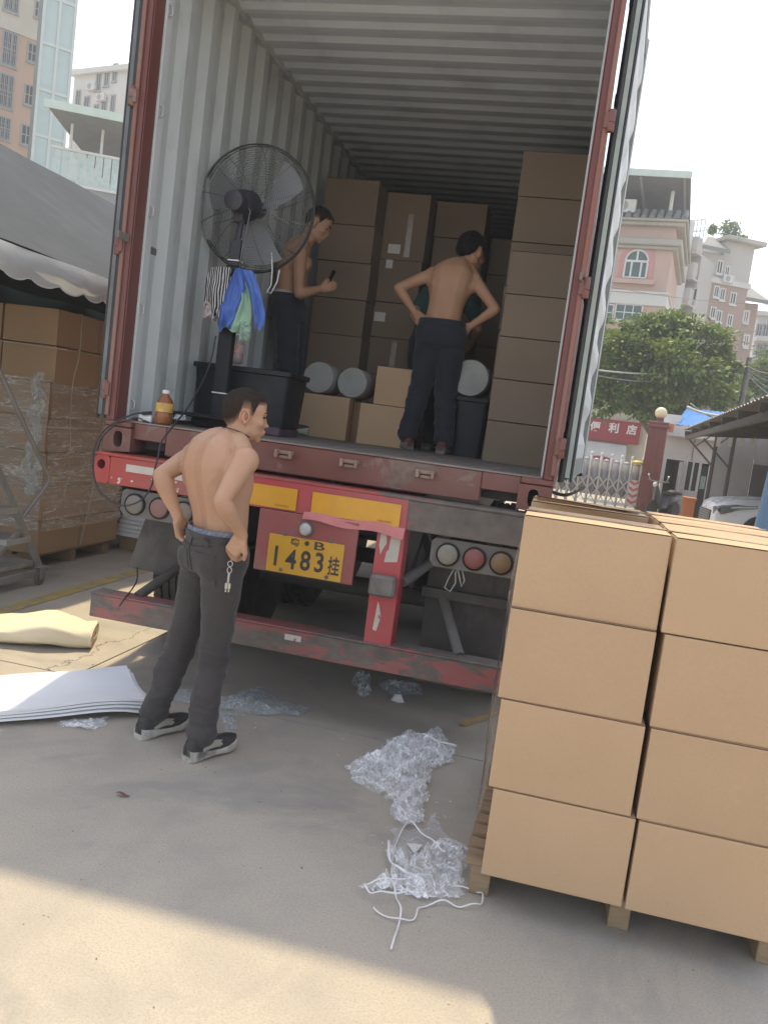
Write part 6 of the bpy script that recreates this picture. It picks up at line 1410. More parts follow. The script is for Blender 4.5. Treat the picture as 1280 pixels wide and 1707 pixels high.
# ------------------------------------------------------------------ gate, pillar, guard house, carport
D = 23.4
f = Fc(1086, 800, D, -3); PT = pm('red_brown_tile', (.17, .045, .035), (.14, .038, .03), 3, .35, bp=.15, bs=10)
pi = thing('gate_pillar', 'red brown tiled gate pillar with a globe lamp', 'pillar', tuple(f.pt(f.uv(1086, 800)[0], 0)))
pu0, pu1 = f.uv(1070, 780)[0], f.uv(1101, 780)[0]; pv = f.uv(1090, 712)[1]
nr = 9; pc = (pu0+pu1)/2; pw_ = (pu1-pu0)/2
for k in range(nr):
    for j in range(3):
        b = MB(); f.box(b, pu0+(pu1-pu0)*j/3+.006, pu0+(pu1-pu0)*(j+1)/3-.006, pv*k/nr+.006, pv*(k+1)/nr-.006, -.001, .02); b.build('tile', PT, pi)
b = MB(); f.box(b, pu0+.004, pu1-.004, 0, pv, -pw_*2, -.002); b.build('core', PT, pi)
b = MB(); f.box(b, pu0-.07, pu1+.07, pv, pv+.08, -pw_*2-.07, .07, .01); f.box(b, pu0-.03, pu1+.03, pv+.0805, pv+.17, -pw_*2-.03, .03, .01); f.box(b, pc-.09, pc+.09, pv+.1705, pv+.27, -pw_-.09, -pw_+.09, .01); b.build('capital', PT, pi)
b = MB(); b.ell(f.pt(pc, pv+.42, -pw_), (.165,)*3, nu=24, nv=16); b.build('globe_lamp', pm('globe_cream', (.72, .62, .38), (.66, .56, .34), 3, .3, bp=0), pi, smooth=True)
# retractable gate
GA = pm('gate_aluminium', (.46, .44, .41), (.38, .36, .33), 4, .45, bp=0); GAP = pm('gate_panel_grey', (.28, .27, .28), (.24, .23, .24), 4, .5, bp=0)
f = Fc(1010, 800, 24.2, -3); gt = thing('retractable_gate', 'folding aluminium lattice gate with white tipped posts', 'gate', tuple(f.pt(f.uv(1010, 800)[0], 0)))
gu1 = f.uv(1066, 800)[0]; vt = f.uv(1015, 759)[1]; step = .285; n = 11
for k in range(n):
    u = gu1-k*step; b = MB(); b.tube([f.pt(u, .05, .12), f.pt(u, vt-.06, .12)], .028, 8); b.tube([f.pt(u, .06, -.25), f.pt(u, vt-.10, -.25)], .025, 8); po = b.build('post', GA, gt, ang=40)
    b = MB(); b.ell(f.pt(u, vt, .12), (.045, .045, .06), nu=12, nv=8); b.tube([f.pt(u, vt-.45, .125), f.pt(u, vt-.02, .12)], .034, 8); b.build('white_tip', WFR, po, smooth=True)
    b = MB(); b.ell(f.pt(u, .05, .12), (.05, .03, .05), nu=10, nv=6); b.build('wheel', BLACK, po)
    if k < n-1:
        b = MB()
        for (va, vb2) in ((.12, .52), (.52, .12), (.52, .92), (.92, .52)): b.bar(f.pt(u, va, .15), f.pt(u-step, vb2, .15), .018, .03)
        b.build('lattice', GA, gt)
        b = MB(); b.tube([f.pt(u-step*.5, .35, -.06), f.pt(u-step*.5, vt-.2, -.06)], .105, 10); b.ell(f.pt(u-step*.5, vt-.2, -.06), (.105, .105, .08), nu=10, nv=6); b.build('grey_panel', GAP, gt, smooth=True)
q0, q1, q2, q3 = f.quad((1046, 800, 1063, 842)); b = MB(); f.box(b, q0, q1, q2, q3, .20, .24); bd = b.build('warning_board', pm('board_pink', (.55, .46, .42), rough=.6, bp=0), gt)
for k in range(4):
    v = q2+(q3-q2)*(k+.15)/4; uc_ = (q0+q1)/2; h = (q3-q2)/9; b = MB(); b.prism([f.pt(q0+.01, v+h, .242), f.pt(uc_, v, .242), f.pt(q1-.01, v+h, .242), f.pt(q1-.01, v+2*h, .242), f.pt(uc_, v+h, .242), f.pt(q0+.01, v+2*h, .242)], f.n*.004); b.build('chevron', pm('chevron_red', (.42, .12, .10), rough=.6, bp=0), bd)
b = MB(); b.ell(f.pt((q0+q1)/2, vt-.1, .2), (.16, .12, .06), nu=14, nv=8); b.build('beacon', pm('beacon_yellow', (.62, .50, .12), rough=.4), gt, smooth=True)
# guard house
f = Fc(1140, 790, 24.5, -4); gh = thing('guard_house', 'white guard house with blue roof and open door beside the pillar', 'guard house', tuple(f.pt(f.uv(1140, 790)[0], 0)))
u0, u1 = f.uv(1103, 790)[0], f.uv(1186, 790)[0]; vt = f.uv(1145, 730)[1]; PAN = pm('panel_white', (.58, .56, .54), (.53, .51, .49), 2, .5, dirt=(.42, .39, .36), damt=(.6, .9), bp=.05)
d0, d1 = f.uv(1105, 800)[0], f.uv(1134, 800)[0]; vd = f.uv(1120, 766)[1]; w0, w1 = f.uv(1141, 795)[0], f.uv(1163, 795)[0]; e0, e1 = f.uv(1166, 795)[0], f.uv(1178, 795)[0]
b = MB(); f.box(b, u0-.02, u1, vd, vt, -.08, 0)
for a, c in ((u0-.02, d0), (d1, w0), (w1, e0), (e1, u1)): f.box(b, a, c, 0, vd-.0005, -.08, 0)
vs_ = f.uv(1150, 818)[1]; f.box(b, w0, w1, 0, vs_, -.08, -.001)
b.build('front_wall', PAN, gh)
b = MB(); f.box(b, u0-.02, u1, 0, vt, -2.6, -2.5); f.box(b, u0-.02, u0+.06, 0, vt, -2.5, -.081); f.box(b, u1-.08, u1, 0, vt, -2.5, -.081); f.box(b, u0, u1, vt-.05, vt, -2.5, -.081); b.build('back_walls', pm('guard_inside', (.30, .29, .28), rough=.7), gh)
for uu in (u0+(u1-u0)*.55,): b = MB(); f.box(b, uu-.02, uu+.02, vd+.02, vt-.02, .001, .015); b.build('panel_joint', BAR, gh)
b = MB(); f.box(b, w0, w1, vs_, vd, -.05, -.03); b.build('window_pane', glass('guard_glass', (.05, .06, .06)), gh)
b = MB()
for a in (w0, (w0+w1)/2, w1): f.box(b, a-.025, a+.025, vs_, vd, -.03, .01)
b.build('window_frame', WFR, gh)
b = MB(); b.obox(f.pt(d1-.03, vd/2, .35), (.03, .38, vd/2-.03), f.ax); b.build('open_door', pm('door_alu', (.50, .50, .50), rough=.4), gh)
b = MB(); f.box(b, e0, e1, .02, vd-.05, -.06, -.04); b.build('side_door', pm('dark_opening', (.03, .035, .035), rough=.6), gh)
b = MB(); f.box(b, e0+.03, e1-.03, vd*.55, vd*.78, -.039, -.02); b.build('green_notice', pm('notice_green', (.10, .25, .20), (.4, .5, .45), 30, .5), gh)
r0_, r1_ = f.uv(1128, 700)[0], f.uv(1200, 700)[0]; vr = f.uv(1140, 722)[1]
b = MB(); n = 30; rows = []
for vv, nn in ((vt+.32, .5), (vt+1.0, -2.6)):
    rows.append([f.pt(r0_+(r1_-r0_+1.0)*k/n, vv+(.03 if k % 2 else 0), nn) for k in range(n+1)])
m0 = len(b.v); b.v += rows[0]+rows[1]
for k in range(n): b.f.append((m0+k, m0+k+1, m0+n+1+k+1, m0+n+1+k))
b.build('blue_roof', pm('blue_sheet_metal', (.06, .22, .58), (.05, .19, .50), 2, .4, bp=0), gh)
b = MB(); f.box(b, f.uv(1106, 708)[0], r0_+1.4, vt+.0, vt+.30, -.3, .55); f.box(b, f.uv(1106, 708)[0], r0_+.1, vt+.301, vt+.62, -2.0, .2); b.build('fascia', PAN, gh)
aq = f.quad((1117, 708, 1125, 722)); b = MB(); f.box(b, aq[0], aq[1], aq[2], aq[3], .551, .56); b.build('orange_notice', pm('orange_patch', (.62, .20, .08), rough=.6), gh)
f3 = Fc(1148, 840, 22.5, 5); uo = f3.quad((1138, 830, 1158, 858)); b = MB(); f3.box(b, uo[0], uo[1], 0, uo[3], -.42, 0, .02); ob = b.build('orange_crate', pm('orange_plastic', (.55, .17, .05), (.48, .15, .05), 5, .5), None); tag(ob, 'orange plastic box standing outside the guard house', 'box')
b = MB(); f3.box(b, uo[0]-.02, uo[1]+.02, uo[3]-.06, uo[3]+.012, -.44, .02, .01); b.build('rim', pm('orange_plastic', (.55, .17, .05)), ob)
# scooter in the doorway
f = Fc(1106, 830, 23.0, 60); sc_ = thing('scooter', 'dark motor scooter parked in the guard house doorway', 'scooter', tuple(f.pt(0, 0)))
for uu in (-.55, .62):
    b = MB(); b.lathe([(.14, -.05), (.22, -.055), (.25, 0), (.22, .055), (.14, .05)], f.pt(uu, .25), f.n, 20); w_ = b.build('wheel', BLACK, sc_, ang=40); b = MB(); b.lathe([(.02, -.04), (.14, -.03), (.14, .03), (.02, .04)], f.pt(uu, .25), f.n, 16); b.build('rim', STEEL_G, w_)
b = MB(); b.loft([[f.pt(u, v+h*math.sin(a), w_*math.cos(a)) for a in [2*math.pi*k/12 for k in range(12)]] for u, v, h, w_ in ((.75, .55, .06, .05), (.5, .55, .16, .14), (.1, .50, .14, .15), (0, .32, .06, .15), (-.28, .32, .06, .14), (-.38, .55, .25, .13), (-.48, .75, .15, .1), (-.52, .85, .06, .06))]); b.build('body', pm('scooter_dark', (.035, .035, .045), (.06, .06, .07), 4, .35), sc_, smooth=True)
b = MB(); b.loft([[f.pt(u, v+.05*math.sin(a), .13*math.cos(a)) for a in [2*math.pi*k/12 for k in range(12)]] for u, v in ((.72, .72), (.4, .76), (.08, .70))]); b.build('seat', BLACK, sc_, smooth=True)
b = MB(); b.tube([f.pt(-.55, .28, 0), f.pt(-.50, .85, 0), f.pt(-.46, 1.0, 0)], .03, 8); b.tube([f.pt(-.42, 1.02, -.32), f.pt(-.46, 1.0, 0), f.pt(-.42, 1.02, .32)], .018, 8); b.build('handlebar', STEEL_G, sc_)
b = MB(); b.ell(f.pt(-.56, .92, 0), (.06, .07, .07)); b.build('headlamp', WFR, sc_, smooth=True)
for s in (-1, 1): b = MB(); b.ell(f.pt(-.45, 1.16, s*.3), (.03, .05, .035)); b.tube([f.pt(-.43, 1.03, s*.25), f.pt(-.45, 1.13, s*.29)], .008, 5); b.build('mirror', WFR, sc_, smooth=True)
# carport running away from us along the right side
cp = thing('carport', 'open carport with dark corrugated roof above the white car', 'carport', tuple(gz0(1240, 16)))
CA = at(1139, 717, d=22); CB = at(1302, 652, d=9.0); ur = Vector((CB.y-CA.y, -(CB.x-CA.x), 0)).normalized(); ur = ur if ur.x > 0 else -ur
n = 90; b = MB()
for off, dz in ((0, 0), (6.5, .55)): b.v += [CA.lerp(CB, k/n)+ur*off+EZ*(dz+(.035 if k % 2 else 0)) for k in range(n+1)]
for k in range(n): b.f.append((k, k+1, n+1+k+1, n+1+k))
b.build('corrugated_roof', pm('carport_sheet', (.20, .195, .195), (.15, .145, .145), 3, .6, dirt=(.28, .27, .25), bp=0), cp)
for k in range(7):
    p = CA.lerp(CB, (k+.3)/7)-EZ*.10; b = MB(); b.bar(p, p+ur*6.4+EZ*.54, .06, .12); b.build('rafter', STEEL_D, cp)
for off in (.1, 2.2, 4.5): b = MB(); b.bar(CA+ur*off+EZ*(off*.085-.20), CB+ur*off+EZ*(off*.085-.20), .08, .10); b.build('purlin', STEEL_D, cp)
f = Fc(1230, 770, 22.2, -4); u0 = f.uv(1187, 770)[0]
for k in range(7): b = MB(); f.box(b, u0+k*1.0+.006, u0+k*1.0+.994, 0, 2.75, -.06, 0); b.build('wall_panel', pm('carport_grey', (.34, .33, .33), (.29, .28, .28), 2, .6), cp)
for px in (1190, 1219):
    uu = f.uv(px, 770)[0]; b = MB(); b.tube([f.pt(uu, 0, .4), f.pt(uu, 2.5, .4)], .05, 8); b.bar(f.pt(uu-.75, 2.3, .4), f.pt(uu, 1.6, .4), .04, .05); b.bar(f.pt(uu-.5, 2.06, .4), f.pt(uu-.15, 2.4, .4), .03, .03); b.build('post', STEEL_D, cp)
b = MB()
for px in (1200, 1219, 1238, 1256): uu, vv = f.uv(px, 738); f.box(b, uu-.05, uu+.05, vv-.12, vv+.12, .5, .53)
b.build('hanging_tag', WFR, cp)
q = f.quad((1250, 775, 1276, 828)); b = MB(); f.box(b, q[0], q[1], q[2], q[3], .005, .03); b.build('dark_window', pm('carport_dark', (.10, .095, .095), rough=.5), cp)
# ------------------------------------------------------------------ white car
CW = pm('car_white', (.70, .71, .72), (.67, .68, .69), 2, .25, bp=0); f = Fc(1172, 850, 16.8, 0)
fw = (-f.U*math.cos(R(11))+f.n*math.sin(R(11))).normalized(); lf = Vector((-fw.y, fw.x, 0)); c0 = f.pt(f.uv(1190, 850)[0], 0)-lf*.82   # front centre on the ground
car = thing('parked_car', 'white car parked nose first under the carport', 'car', tuple(c0-fw*2.3))
Q = lambda x, y, z: c0-fw*x+lf*y+EZ*z
def sec(x, w_, z0, zs_, zt, tw): # ring of one body section
    P = [(-w_*.9, z0), (-w_, z0+.14), (-w_, zs_-.10), (-w_*.97, zs_), (-tw, zt), (0, zt+.025), (tw, zt), (w_*.97, zs_), (w_, zs_-.10), (w_, z0+.14), (w_*.9, z0)]; return [Q(x, a, z) for a, z in P]
b = MB(); b.loft([sec(*q) for q in ((.0, .62, .30, .62, .74, .50), (.06, .76, .24, .72, .86, .60), (.22, .86, .22, .82, .95, .66), (.6, .91, .22, .90, 1.02, .70), (1.15, .92, .22, .95, 1.08, .72), (1.5, .92, .22, .98, 1.10, .80), (3.9, .92, .24, 1.0, 1.10, .85), (4.5, .88, .28, 1.0, 1.08, .80), (4.65, .75, .35, .9, .98, .65))]); body = b.build('body', CW, car, ang=28)
b = MB(); b.loft([[Q(x, a, z) for a, z in ((-w_, 1.09), (-tw, zt), (0, zt+.02), (tw, zt), (w_, 1.09))] for x, w_, tw, zt in ((1.25, .74, .70, 1.10), (2.05, .82, .66, 1.62), (2.6, .84, .68, 1.70), (3.9, .83, .66, 1.66), (4.45, .78, .60, 1.15))]); b.build('cabin_glass', glass('car_glass', (.02, .022, .025), .05), car, ang=30)
b = MB(); b.loft([[Q(x, a, z) for a, z in ((-w_, zt-.03), (-w_*.9, zt+.02), (w_*.9, zt+.02), (w_, zt-.03))] for x, w_, zt in ((2.02, .67, 1.63), (2.6, .70, 1.725), (3.9, .68, 1.685), (4.05, .64, 1.58))]); b.build('roof', CW, car, ang=40)
for s in (-1, 1):
    b = MB(); b.bar(Q(1.28, s*.76, 1.10), Q(2.04, s*.69, 1.63), .07, .07); b.build('pillar', CW, car)
    b = MB(); b.loft([[Q(x, s*y, z) for y, z in pr] for x, pr in ((.02, ((.55, .66), (.66, .66), (.66, .80), (.55, .80))), (.16, ((.66, .70), (.85, .68), (.85, .84), (.66, .87))), (.42, ((.76, .82), (.92, .80), (.915, .88), (.76, .92))), (.78, ((.84, .89), (.935, .88), (.93, .92), (.84, .94))))]); hl = b.build('headlight', glass('lamp_glass', (.12, .13, .14), .05), car, ang=40)
    b = MB(); b.tube([Q(.03, s*.60, .74), Q(.15, s*.80, .79), Q(.42, s*.935, .865), Q(.75, s*.945, .91)], .014, 6); b.build('light_strip', WFR, hl)
    b = MB(); b.ell(Q(.12, s*.755, .765), (.055, .055, .055)); b.build('lamp_lens', glass('lens_dark', (.03, .03, .035), .05), hl, smooth=True)
    b = MB(); b.ell(Q(1.55, s*1.02, 1.14), (.09, .12, .08)); b.build('mirror', CW, car, smooth=True)
    for x in (.92, 3.75):
        b = MB(); b.lathe([(.40, 0), (.40, .012), (.36, .014)], Q(x, s*.915, .36), lf*s, 28); b.build('wheel_arch', BLACK, car)
        b = MB(); b.lathe([(.22, -.10), (.32, -.11), (.345, -.06), (.345, .07), (.32, .11), (.22, .10)], Q(x, s*.83, .345), lf*s, 28); w_ = b.build('wheel', TYRE, car, ang=35); b = MB(); b.lathe([(.02, .13), (.06, .13), (.08, .11), (.20, .09), (.225, .115), (.225, .05), (.02, .05)], Q(x, s*.83, .345), lf*s, 20); b.build('rim', STEEL_G, w_, ang=35)
b = MB(); b.loft([[Q(x, a, z) for a, z in ((-.50, .40), (.50, .40), (.54, .72), (-.54, .72))] for x in (-.02, .05)]); gr = b.build('grille', pm('grille_black', (.03, .03, .032), rough=.3), car)
for k in range(6): b = MB(); b.bar(Q(-.03, -.5, .44+.05*k), Q(-.03, .5, .44+.05*k), .02, .012); b.build('grille_bar', BAR, gr)
b = MB(); b.obox(Q(-.035, .0, .36), (.012, .22, .07), (fw, lf, EZ), .003); b.build('number_plate', pm('plate_green', (.12, .42, .24), (.3, .5, .35), 6, .4), car)
b = MB(); b.loft([[Q(x, a, z) for a, z in ((-w_, .24), (w_, .24), (w_, .30), (-w_, .30))] for x, w_ in ((-.01, .6), (.1, .8))]); b.build('lower_grille', BLACK, car)
# blue sheet over goods at the right edge
bl = MB(); q = at(1276, 820, d=3.7); BX, BY = q.x+.19, q.y
def bs_(u, v):
    per = u*3.2; 
    if per < 1.1: x, y = BX, BY+1.1-per
    elif per < 2.3: x, y = BX+(per-1.1), BY
    else: x, y = BX+1.2, BY+(per-2.3)
    fo = .03*math.sin(u*60)+.03*math.sin(u*23+1); fl_ = .10*v*v
    nx, ny = (-1, 0) if per < 1.1 else ((0, -1) if per < 2.3 else (1, 0))
    return (x+nx*(fo*v+fl_)+.05*(1-v)*(-nx), y+ny*(fo*v+fl_)+.05*(1-v)*(-ny), 1.74-1.72*v)
bl.grid(bs_, 90, 16); bl.grid(lambda u, v: (BX+.04+1.12*u, BY+.04+1.0*v, 1.74+.03*math.sin(u*7)*math.sin(v*5)), 8, 8)
single('blue_sheet', bl, pm('blue_plastic_sheet', (.20, .38, .62), (.16, .31, .52), 3, .35, bp=.3, bs=10), 'light blue plastic sheet draped over goods at the right frame edge', 'sheet', smooth=True)

# ------------------------------------------------------------------ trees
def leaf_mat(name, a, b_, c):
    m, t, b, o = nodes(name); g = t.nodes.new('ShaderNodeNewGeometry'); col = ramp(t, nz(t, g.outputs['Position'], .9, 3), [(.35, a), (.55, b_), (.72, c)])
    rn = ramp(t, g.outputs['Random Per Island'], [(0, .7), (1, 1.3)]); col = mix(t, 1.0, col, rn, 'MULTIPLY')
    t.links.new(col, b.inputs['Base Color']); b.inputs['Roughness'].default_value = .5
    tr_ = t.nodes.new('ShaderNodeBsdfTranslucent'); t.links.new(mix(t, .5, col, (.16, .20, .03)), tr_.inputs[0]); mx = t.nodes.new('ShaderNodeMixShader'); mx.inputs[0].default_value = .35
    t.links.new(b.outputs[0], mx.inputs[1]); t.links.new(tr_.outputs[0], mx.inputs[2]); t.links.new(mx.outputs[0], o.inputs[0]); return m
LEAF = leaf_mat('broad_leaf', (.09, .15, .035), (.14, .21, .045), (.20, .26, .055)); BARK = pm('bark', (.10, .08, .06), (.14, .115, .09), 4, .9, bp=.6, bs=12)
def tree(label, base, blobs, n, ls, seed, group='trees behind the gate'):
    rs = random.Random(seed); base = Vector(base); cen = sum((b_[0] for b_ in blobs), Vector())/len(blobs)
    t_ = thing('leafy_tree', label, 'tree', tuple(base), group); tk = MB(); top = cen.copy(); fork = base.lerp(top, .55)
    tk.tube(smooth_path([base, base.lerp(fork, .5)+Vector((.15, 0, 0)), fork], 4), [.20-.09*k/8 for k in range(9)], 10)
    for c, r in blobs: tk.tube(smooth_path([fork-Vector((0, 0, .3)), fork.lerp(c, .5)+Vector((rs.uniform(-.3, .3), 0, .25)), c], 4), [.09-.07*k/8 for k in range(9)], 7)
    tk.build('trunk', BARK, t_, smooth=True)
    lv = MB(); tot = sum(r**2 for _, r in blobs)
    for c, r in blobs:
        m = int(n*r*r/tot); k = 0; cl = []
        for _ in range(max(8, m//60)):
            d = Vector((rs.gauss(0, 1), rs.gauss(0, 1), rs.gauss(.15, 1))).normalized(); cl.append((c+Vector((d.x*r, d.y*r, d.z*r*.72))*rs.uniform(.45, 1.05), d, r*rs.uniform(.16, .34)))
        while k < m:
            p0, d, sr = rs.choice(cl); p = p0+Vector((rs.gauss(0, .62), rs.gauss(0, .62), rs.gauss(0, .34)))*sr*1.5
            out = (d+Vector((rs.gauss(0, .55), rs.gauss(0, .55), rs.gauss(.1, .5)))).normalized(); up = (EZ+Vector((rs.gauss(0, .4), rs.gauss(0, .4), 0))).normalized(); s_ = out.cross(up)
            if s_.length < .1: continue
            s_.normalize(); L = ls*rs.uniform(.7, 1.3); w_ = L*.32; dr_ = (out-EZ*.35).normalized(); nn = s_.cross(dr_)
            lv.add([p, p+dr_*L*.5+s_*w_+nn*.02, p+dr_*L, p+dr_*L*.5-s_*w_+nn*.02], [(0, 1, 2), (0, 2, 3)]); k += 1
    lv.build('crown', LEAF, t_)
    return t_
B = lambda px, py, d, r: (at(px, py, d=d), r)
gz = lambda px, d: Vector((at(px, 800, d=d).x, at(px, 800, d=d).y, 0))
tree('wide green tree in front of the pink building', gz(1085, 30), [B(1120, 548, 30.0, 0.87), B(1075, 556, 29.5, 0.74), B(1040, 590, 29.0, 0.87), B(1165, 575, 30.0, 0.87), B(1105, 605, 28.5, 1.01), B(1150, 625, 29.0, 0.92), B(1190, 615, 30.0, 0.74), B(1060, 640, 29.0, 0.83), B(1015, 625, 29.0, 0.64), B(1110, 655, 29.0, 0.83), B(1175, 650, 30.0, 0.74), B(1020, 570, 30.0, 0.55), B(1075, 672, 29, .7), B(1140, 678, 30, .7), B(1010, 668, 29, .6), B(1200, 660, 30, .6)], 27000, .18, 1)
tree('green tree by the utility pole beside the carport', gz(1262, 40), [B(1250, 650, 40, .9), B(1275, 630, 40, 1.0), B(1290, 660, 40, 1.1), B(1232, 665, 39, .7)], 5000, .24, 2)
tree('green tree top in front of the far white house', gz(1285, 60), [B(1280, 610, 60, 1.2), B(1300, 600, 60, 1.5)], 2500, .3, 3)
tree('green tree seen through the gap beside the open door', gz(985, 36), [B(985, 545, 36, .8), B(972, 600, 36, .9), B(980, 650, 36, .8), B(1000, 580, 36, .7)], 4500, .24, 5)
rp = Fc(1215, 385, 66, 0)
for px, py, r, lab in ((1216, 384, .9, 'round shrub on the roof edge of the grey block'), (1187, 383, .35, 'small roof plant left of the round shrub'), (1236, 399, .35, 'small roof plant right of the round shrub')):
    c = at(px, py, d=66); t_ = thing('roof_plant', lab, 'plant', tuple(c-Vector((0, 0, r))), 'plants on the roof'); lv = MB(); rs = random.Random(int(px))
    for _ in range(int(500*r)):
        d = Vector((rs.gauss(0, 1), rs.gauss(0, 1), rs.gauss(0, 1))).normalized()*r*rs.uniform(.4, 1); e = Vector((rs.gauss(0, 1), rs.gauss(0, 1), rs.gauss(0, 1))).normalized()*.22; g_ = e.orthogonal()*.5; lv.add([c+d, c+d+e*.5+g_, c+d+e, c+d+e*.5-g_], [(0, 1, 2, 3)])
    lv.build('foliage', LEAF, t_); MB().tube([c-Vector((0, 0, r)), c], .05, 6).build('stem', BARK, t_)
# ------------------------------------------------------------------ pole, wires, street lamp
pb_ = gz(1213, 30); pt_ = at(1226, 596, d=30); pt_ = Vector((pb_.x, pb_.y, pt_.z))
up_ = thing('utility_pole', 'slim concrete utility pole with cables behind the carport', 'pole', tuple(pb_)); MB().tube([pb_, pt_], [.13, .09], 10).build('shaft', pm('pole_grey', (.16, .15, .14), (.12, .115, .11), 3, .8), up_, ang=40)
MB().bar(pt_-Vector((.5, 0, .35)), pt_+Vector((.5, 0, -.35)), .07, .07).build('crossarm', STEEL_D, up_)
WR = pm('wire_grey', (.14, .14, .14), (.2, .2, .2), 4, .6, bp=0); WP = pm('wire_pale', (.42, .42, .40), rough=.6, bp=0)
def wire(a, b, sag, label, r=.012, mat=None, n=16):
    pts = []
    for k in range(n+1): t = k/n; p = a.lerp(b, t); p.z -= sag*4*t*(1-t); pts.append(p)
    single('overhead_wire', MB().tube(pts, r, 5), mat or WR, label, 'wire', 'overhead wires', smooth=True)
tp = pt_-Vector((0, 0, .3))
wire(at(960, 612, d=27), tp, .25, 'thick pale cable bundle running across the tree to the pole', .03, WP)
wire(at(960, 618, d=27), tp-Vector((0, 0, .12)), .40, 'lower thin cable running across the tree to the pole', .02)
for k, (x, y) in enumerate(((1300, 622), (1300, 640), (1300, 655), (1300, 668))): wire(tp-Vector((0, 0, .08*k)), at(x, y, d=24), .1, f'cable falling from the pole to the frame edge, {["highest", "second", "third", "lowest"][k]} of four', .018)
for k, (a, b) in enumerate((((1000, 474), (1300, 508)), ((1090, 527), (1300, 552)), ((1130, 560), (1300, 583)))): wire(at(*a, d=38), at(*b, d=36), .2, f'thin wire crossing the buildings, {["highest", "middle", "lowest"][k]} of three', .014)
wire(at(1145, 678, d=22), at(1300, 668, d=20), .30, 'pale sagging cable above the carport roof', .035, WP); wire(at(1150, 672, d=22), at(1300, 676, d=20), .42, 'second sagging cable above the carport roof', .02)
lb = gz(1124, 29); lt = at(1119, 640, d=29); lt = Vector((lb.x, lb.y, lt.z)); sl2 = thing('street_lamp', 'thin street lamp with slanted arm in front of the tree', 'street lamp', tuple(lb)); MB().tube([lb, lt], .03, 8).build('pole', WR, sl2)
a = at(1104, 628, d=29); MB().bar(lt, a, .09, .05, c=.01).build('lamp_head', WP, sl2)

# ------------------------------------------------------------------ buildings beyond the shelter
f = Fc(30, 120, 60, 14); ap = thing('apartment_tower', 'peach and cream apartment tower with barred windows', 'building', tuple(f.pt(0, 0)))
u1 = f.uv(62, 120)[0]; vm = f.uv(30, 52)[1]; vt = f.uv(30, -120)[1]
b = MB(); f.box(b, u1-22, u1, 0, vm, -14, 0); b.build('lower_wall', ORAN, ap); b = MB(); f.box(b, u1-22, u1, vm, vt, -14, .0); b.build('upper_wall', CREAM, ap)
b = MB(); f.box(b, u1-22, u1+.12, vm-.2, vm+.2, -14.1, .12); b.build('string_course', CREAM, ap)
for px in ((5, 55, 27, 108), (0, 125, 21, 178), (-5, 196, 16, 230), (9, -30, 31, 18)): window(f, ap, px, (3, 2), BAR, GLS, True, 7, fr=.1)
for px in ((60, 4, 69, 28), (48, 74, 60, 102), (43, 143, 55, 174), (37, 210, 51, 240)): window(f, ap, px, (2, 2), BAR, GLS, True, fr=.1)
f = Fc(95, 120, 57, 10); ls_ = thing('glass_lift_shaft', 'pale green glass lift shaft beside the peach tower', 'lift shaft', tuple(f.pt(0, 0)))
u0, u1 = f.uv(66, 120)[0], f.uv(118, 120)[0]; vt = f.uv(95, -100)[1]; GLP = pm('pale_green_glazing', (.42, .52, .50), (.34, .44, .43), .5, .15, bp=.05, bs=1); LF = pm('lift_frame', (.50, .55, .52), (.45, .50, .47), 2, .5, bp=0)
fl_h = 3.0; k = 0
while k*fl_h < vt:
    for j in range(2):
        b = MB(); a0 = u0+(u1-u0)*j/2; f.box(b, a0+.08, a0+(u1-u0)/2-.08, k*fl_h+.1, k*fl_h+fl_h-.1, -.06, -.02); b.build('pane', GLP, ls_)
    b = MB(); f.box(b, u0, u1, k*fl_h-.1, k*fl_h+.1, -.08, .06); b.build('floor_band', LF, ls_); k += 1
for uu in (u0, (u0+u1)/2, u1): b = MB(); f.box(b, uu-.09, uu+.09, 0, vt, -.09, .08); b.build('mullion', LF, ls_)
b = MB(); f.box(b, u0+.05, u1-.05, 0, vt, -2.4, -.4); b.build('shaft_core', pm('shaft_inner', (.22, .28, .28), (.16, .2, .2), .4, .7), ls_)
b = MB()
for k in range(9): b.bar(f.pt(u0+.2, k*3+.2, -.3), f.pt(u1-.2, k*3+2.8, -.3), .1, .1)
b.build('bracing', LF, ls_)
f = Fc(165, 170, 80, -48); wb = thing('white_building', 'white building with air conditioners seen beside the container post', 'building', tuple(f.pt(0, 0)))
u0, u1 = f.uv(121, 170)[0], f.uv(205, 170)[0]; vt = f.uv(150, 125)[1]; b = MB(); f.box(b, u0, u1+4, 0, vt, -10, 0); b.build('wall', WHT, wb); b = MB(); f.box(b, u0-.3, u1+4.3, vt, vt+.5, -10.4, .4); b.build('cornice', WHT, wb)
for px in ((128, 152, 134, 178), (142, 162, 149, 182), (162, 124, 168, 150), (176, 115, 182, 142), (158, 176, 164, 196), (171, 165, 177, 195), (190, 108, 195, 134), (186, 160, 191, 190)): window(f, wb, px, (2, 1), BAR, GLS, True, fr=.12)
for px, py in ((156, 146), (172, 164)): aircon(f, wb, px, py, 1.1)
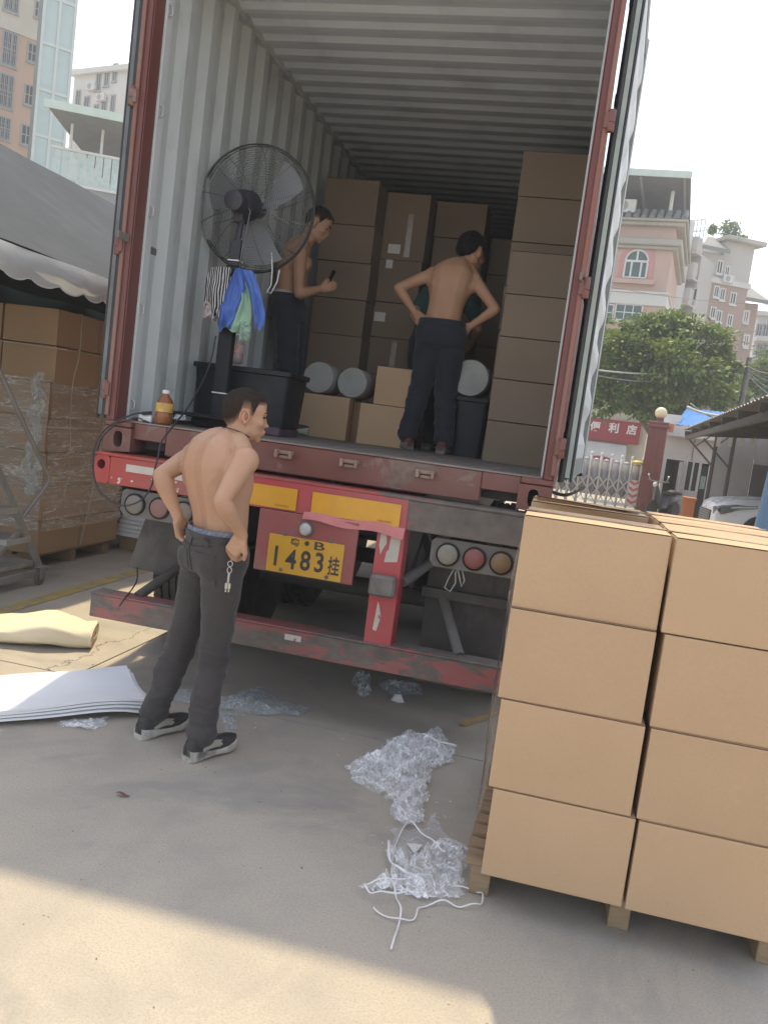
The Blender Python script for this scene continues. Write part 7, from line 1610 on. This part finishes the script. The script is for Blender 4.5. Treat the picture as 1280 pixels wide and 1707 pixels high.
# roof terrace with metal canopy
f = Fc(140, 270, 36, -8); tc = thing('roof_terrace', 'roof terrace with pale green canopy and translucent screen above the shelter', 'terrace', tuple(f.pt(0, 0)))
u0, u1 = f.uv(88, 270)[0], f.uv(215, 270)[0]; v0, v1 = f.uv(140, 310)[1], f.uv(140, 256)[1]
b = MB(); f.box(b, u0-.3, u1, 0, v0-.1, -6, 0); b.build('wall', pm('terrace_wall', (.26, .27, .27), (.20, .21, .21), .6, .8), tc)
n = 9
for k in range(n):
    a0 = u0+(u1-u0)*k/n; b = MB(); f.box(b, a0+.02, a0+(u1-u0)/n-.02, v0, v1, -.03, .0); b.build('screen_panel', pm('translucent_screen', (.46, .54, .52), (.38, .47, .44), 1.5, .25, dirt=(.30, .40, .35), dsc=3, damt=(.5, .7), bp=.2, bs=6), tc)
b = MB(); f.box(b, u0-.1, u1, v1, v1+.10, -.06, .06); f.box(b, u0-.1, u1, v0-.1, v0-.001, -.06, .06); b.build('rail', WFR, tc)
e0 = f.uv(84, 194); vE = f.uv(140, 200)[1]; GM = pm('pale_green_metal', (.50, .60, .53))
b = MB(); b.prism([f.pt(e0[0], vE, 1.2), f.pt(u1+1, vE, 1.2), f.pt(u1+1, vE-1.3, -6), f.pt(e0[0]+2.0, vE-1.3, -6)], EZ*.1); cs_ = b.build('canopy_sheet', pm('canopy_dark', (.17, .18, .18), (.13, .14, .14), 2, .6, bp=.3, bs=4), tc)
b = MB(); b.bar(f.pt(e0[0]-.05, vE+.03, 1.25), f.pt(u1+1, vE+.03, 1.25), .08, .32); b.build('gutter', GM, cs_)
for px in (118, 170):
    uu = f.uv(px, 240)[0]; b = MB(); b.tube([f.pt(uu, v1, -.1), f.pt(uu, vE-.2, -.1)], .06, 8); b.build('post', WFR, tc)
b = MB()
for k in range(14): b.bar(f.pt(u0+.3+k*.25, v1-.2, -5.5), f.pt(u0+.3+k*.25, v1+.9, -5.5), .05, .05)
b.build('railing', WFR, tc)

# ------------------------------------------------------------------ hazy summer air
hz_ = MB(); hz_.box(-150, 150, -30, 160, -1.0, 60); ho_ = hz_.build('haze', None, local=True); ho_.data.materials.clear()
hm_ = bpy.data.materials.new('thin_haze'); hm_.use_nodes = True; t = hm_.node_tree; t.nodes.clear(); oo = t.nodes.new('ShaderNodeOutputMaterial'); pv_ = t.nodes.new('ShaderNodeVolumePrincipled')
pv_.inputs['Color'].default_value = (.92, .95, 1, 1); pv_.inputs['Density'].default_value = HAZE; t.links.new(pv_.outputs[0], oo.inputs['Volume'])
ho_.data.materials.append(hm_); tag(ho_, 'thin pale haze in the summer air', kind='stuff')
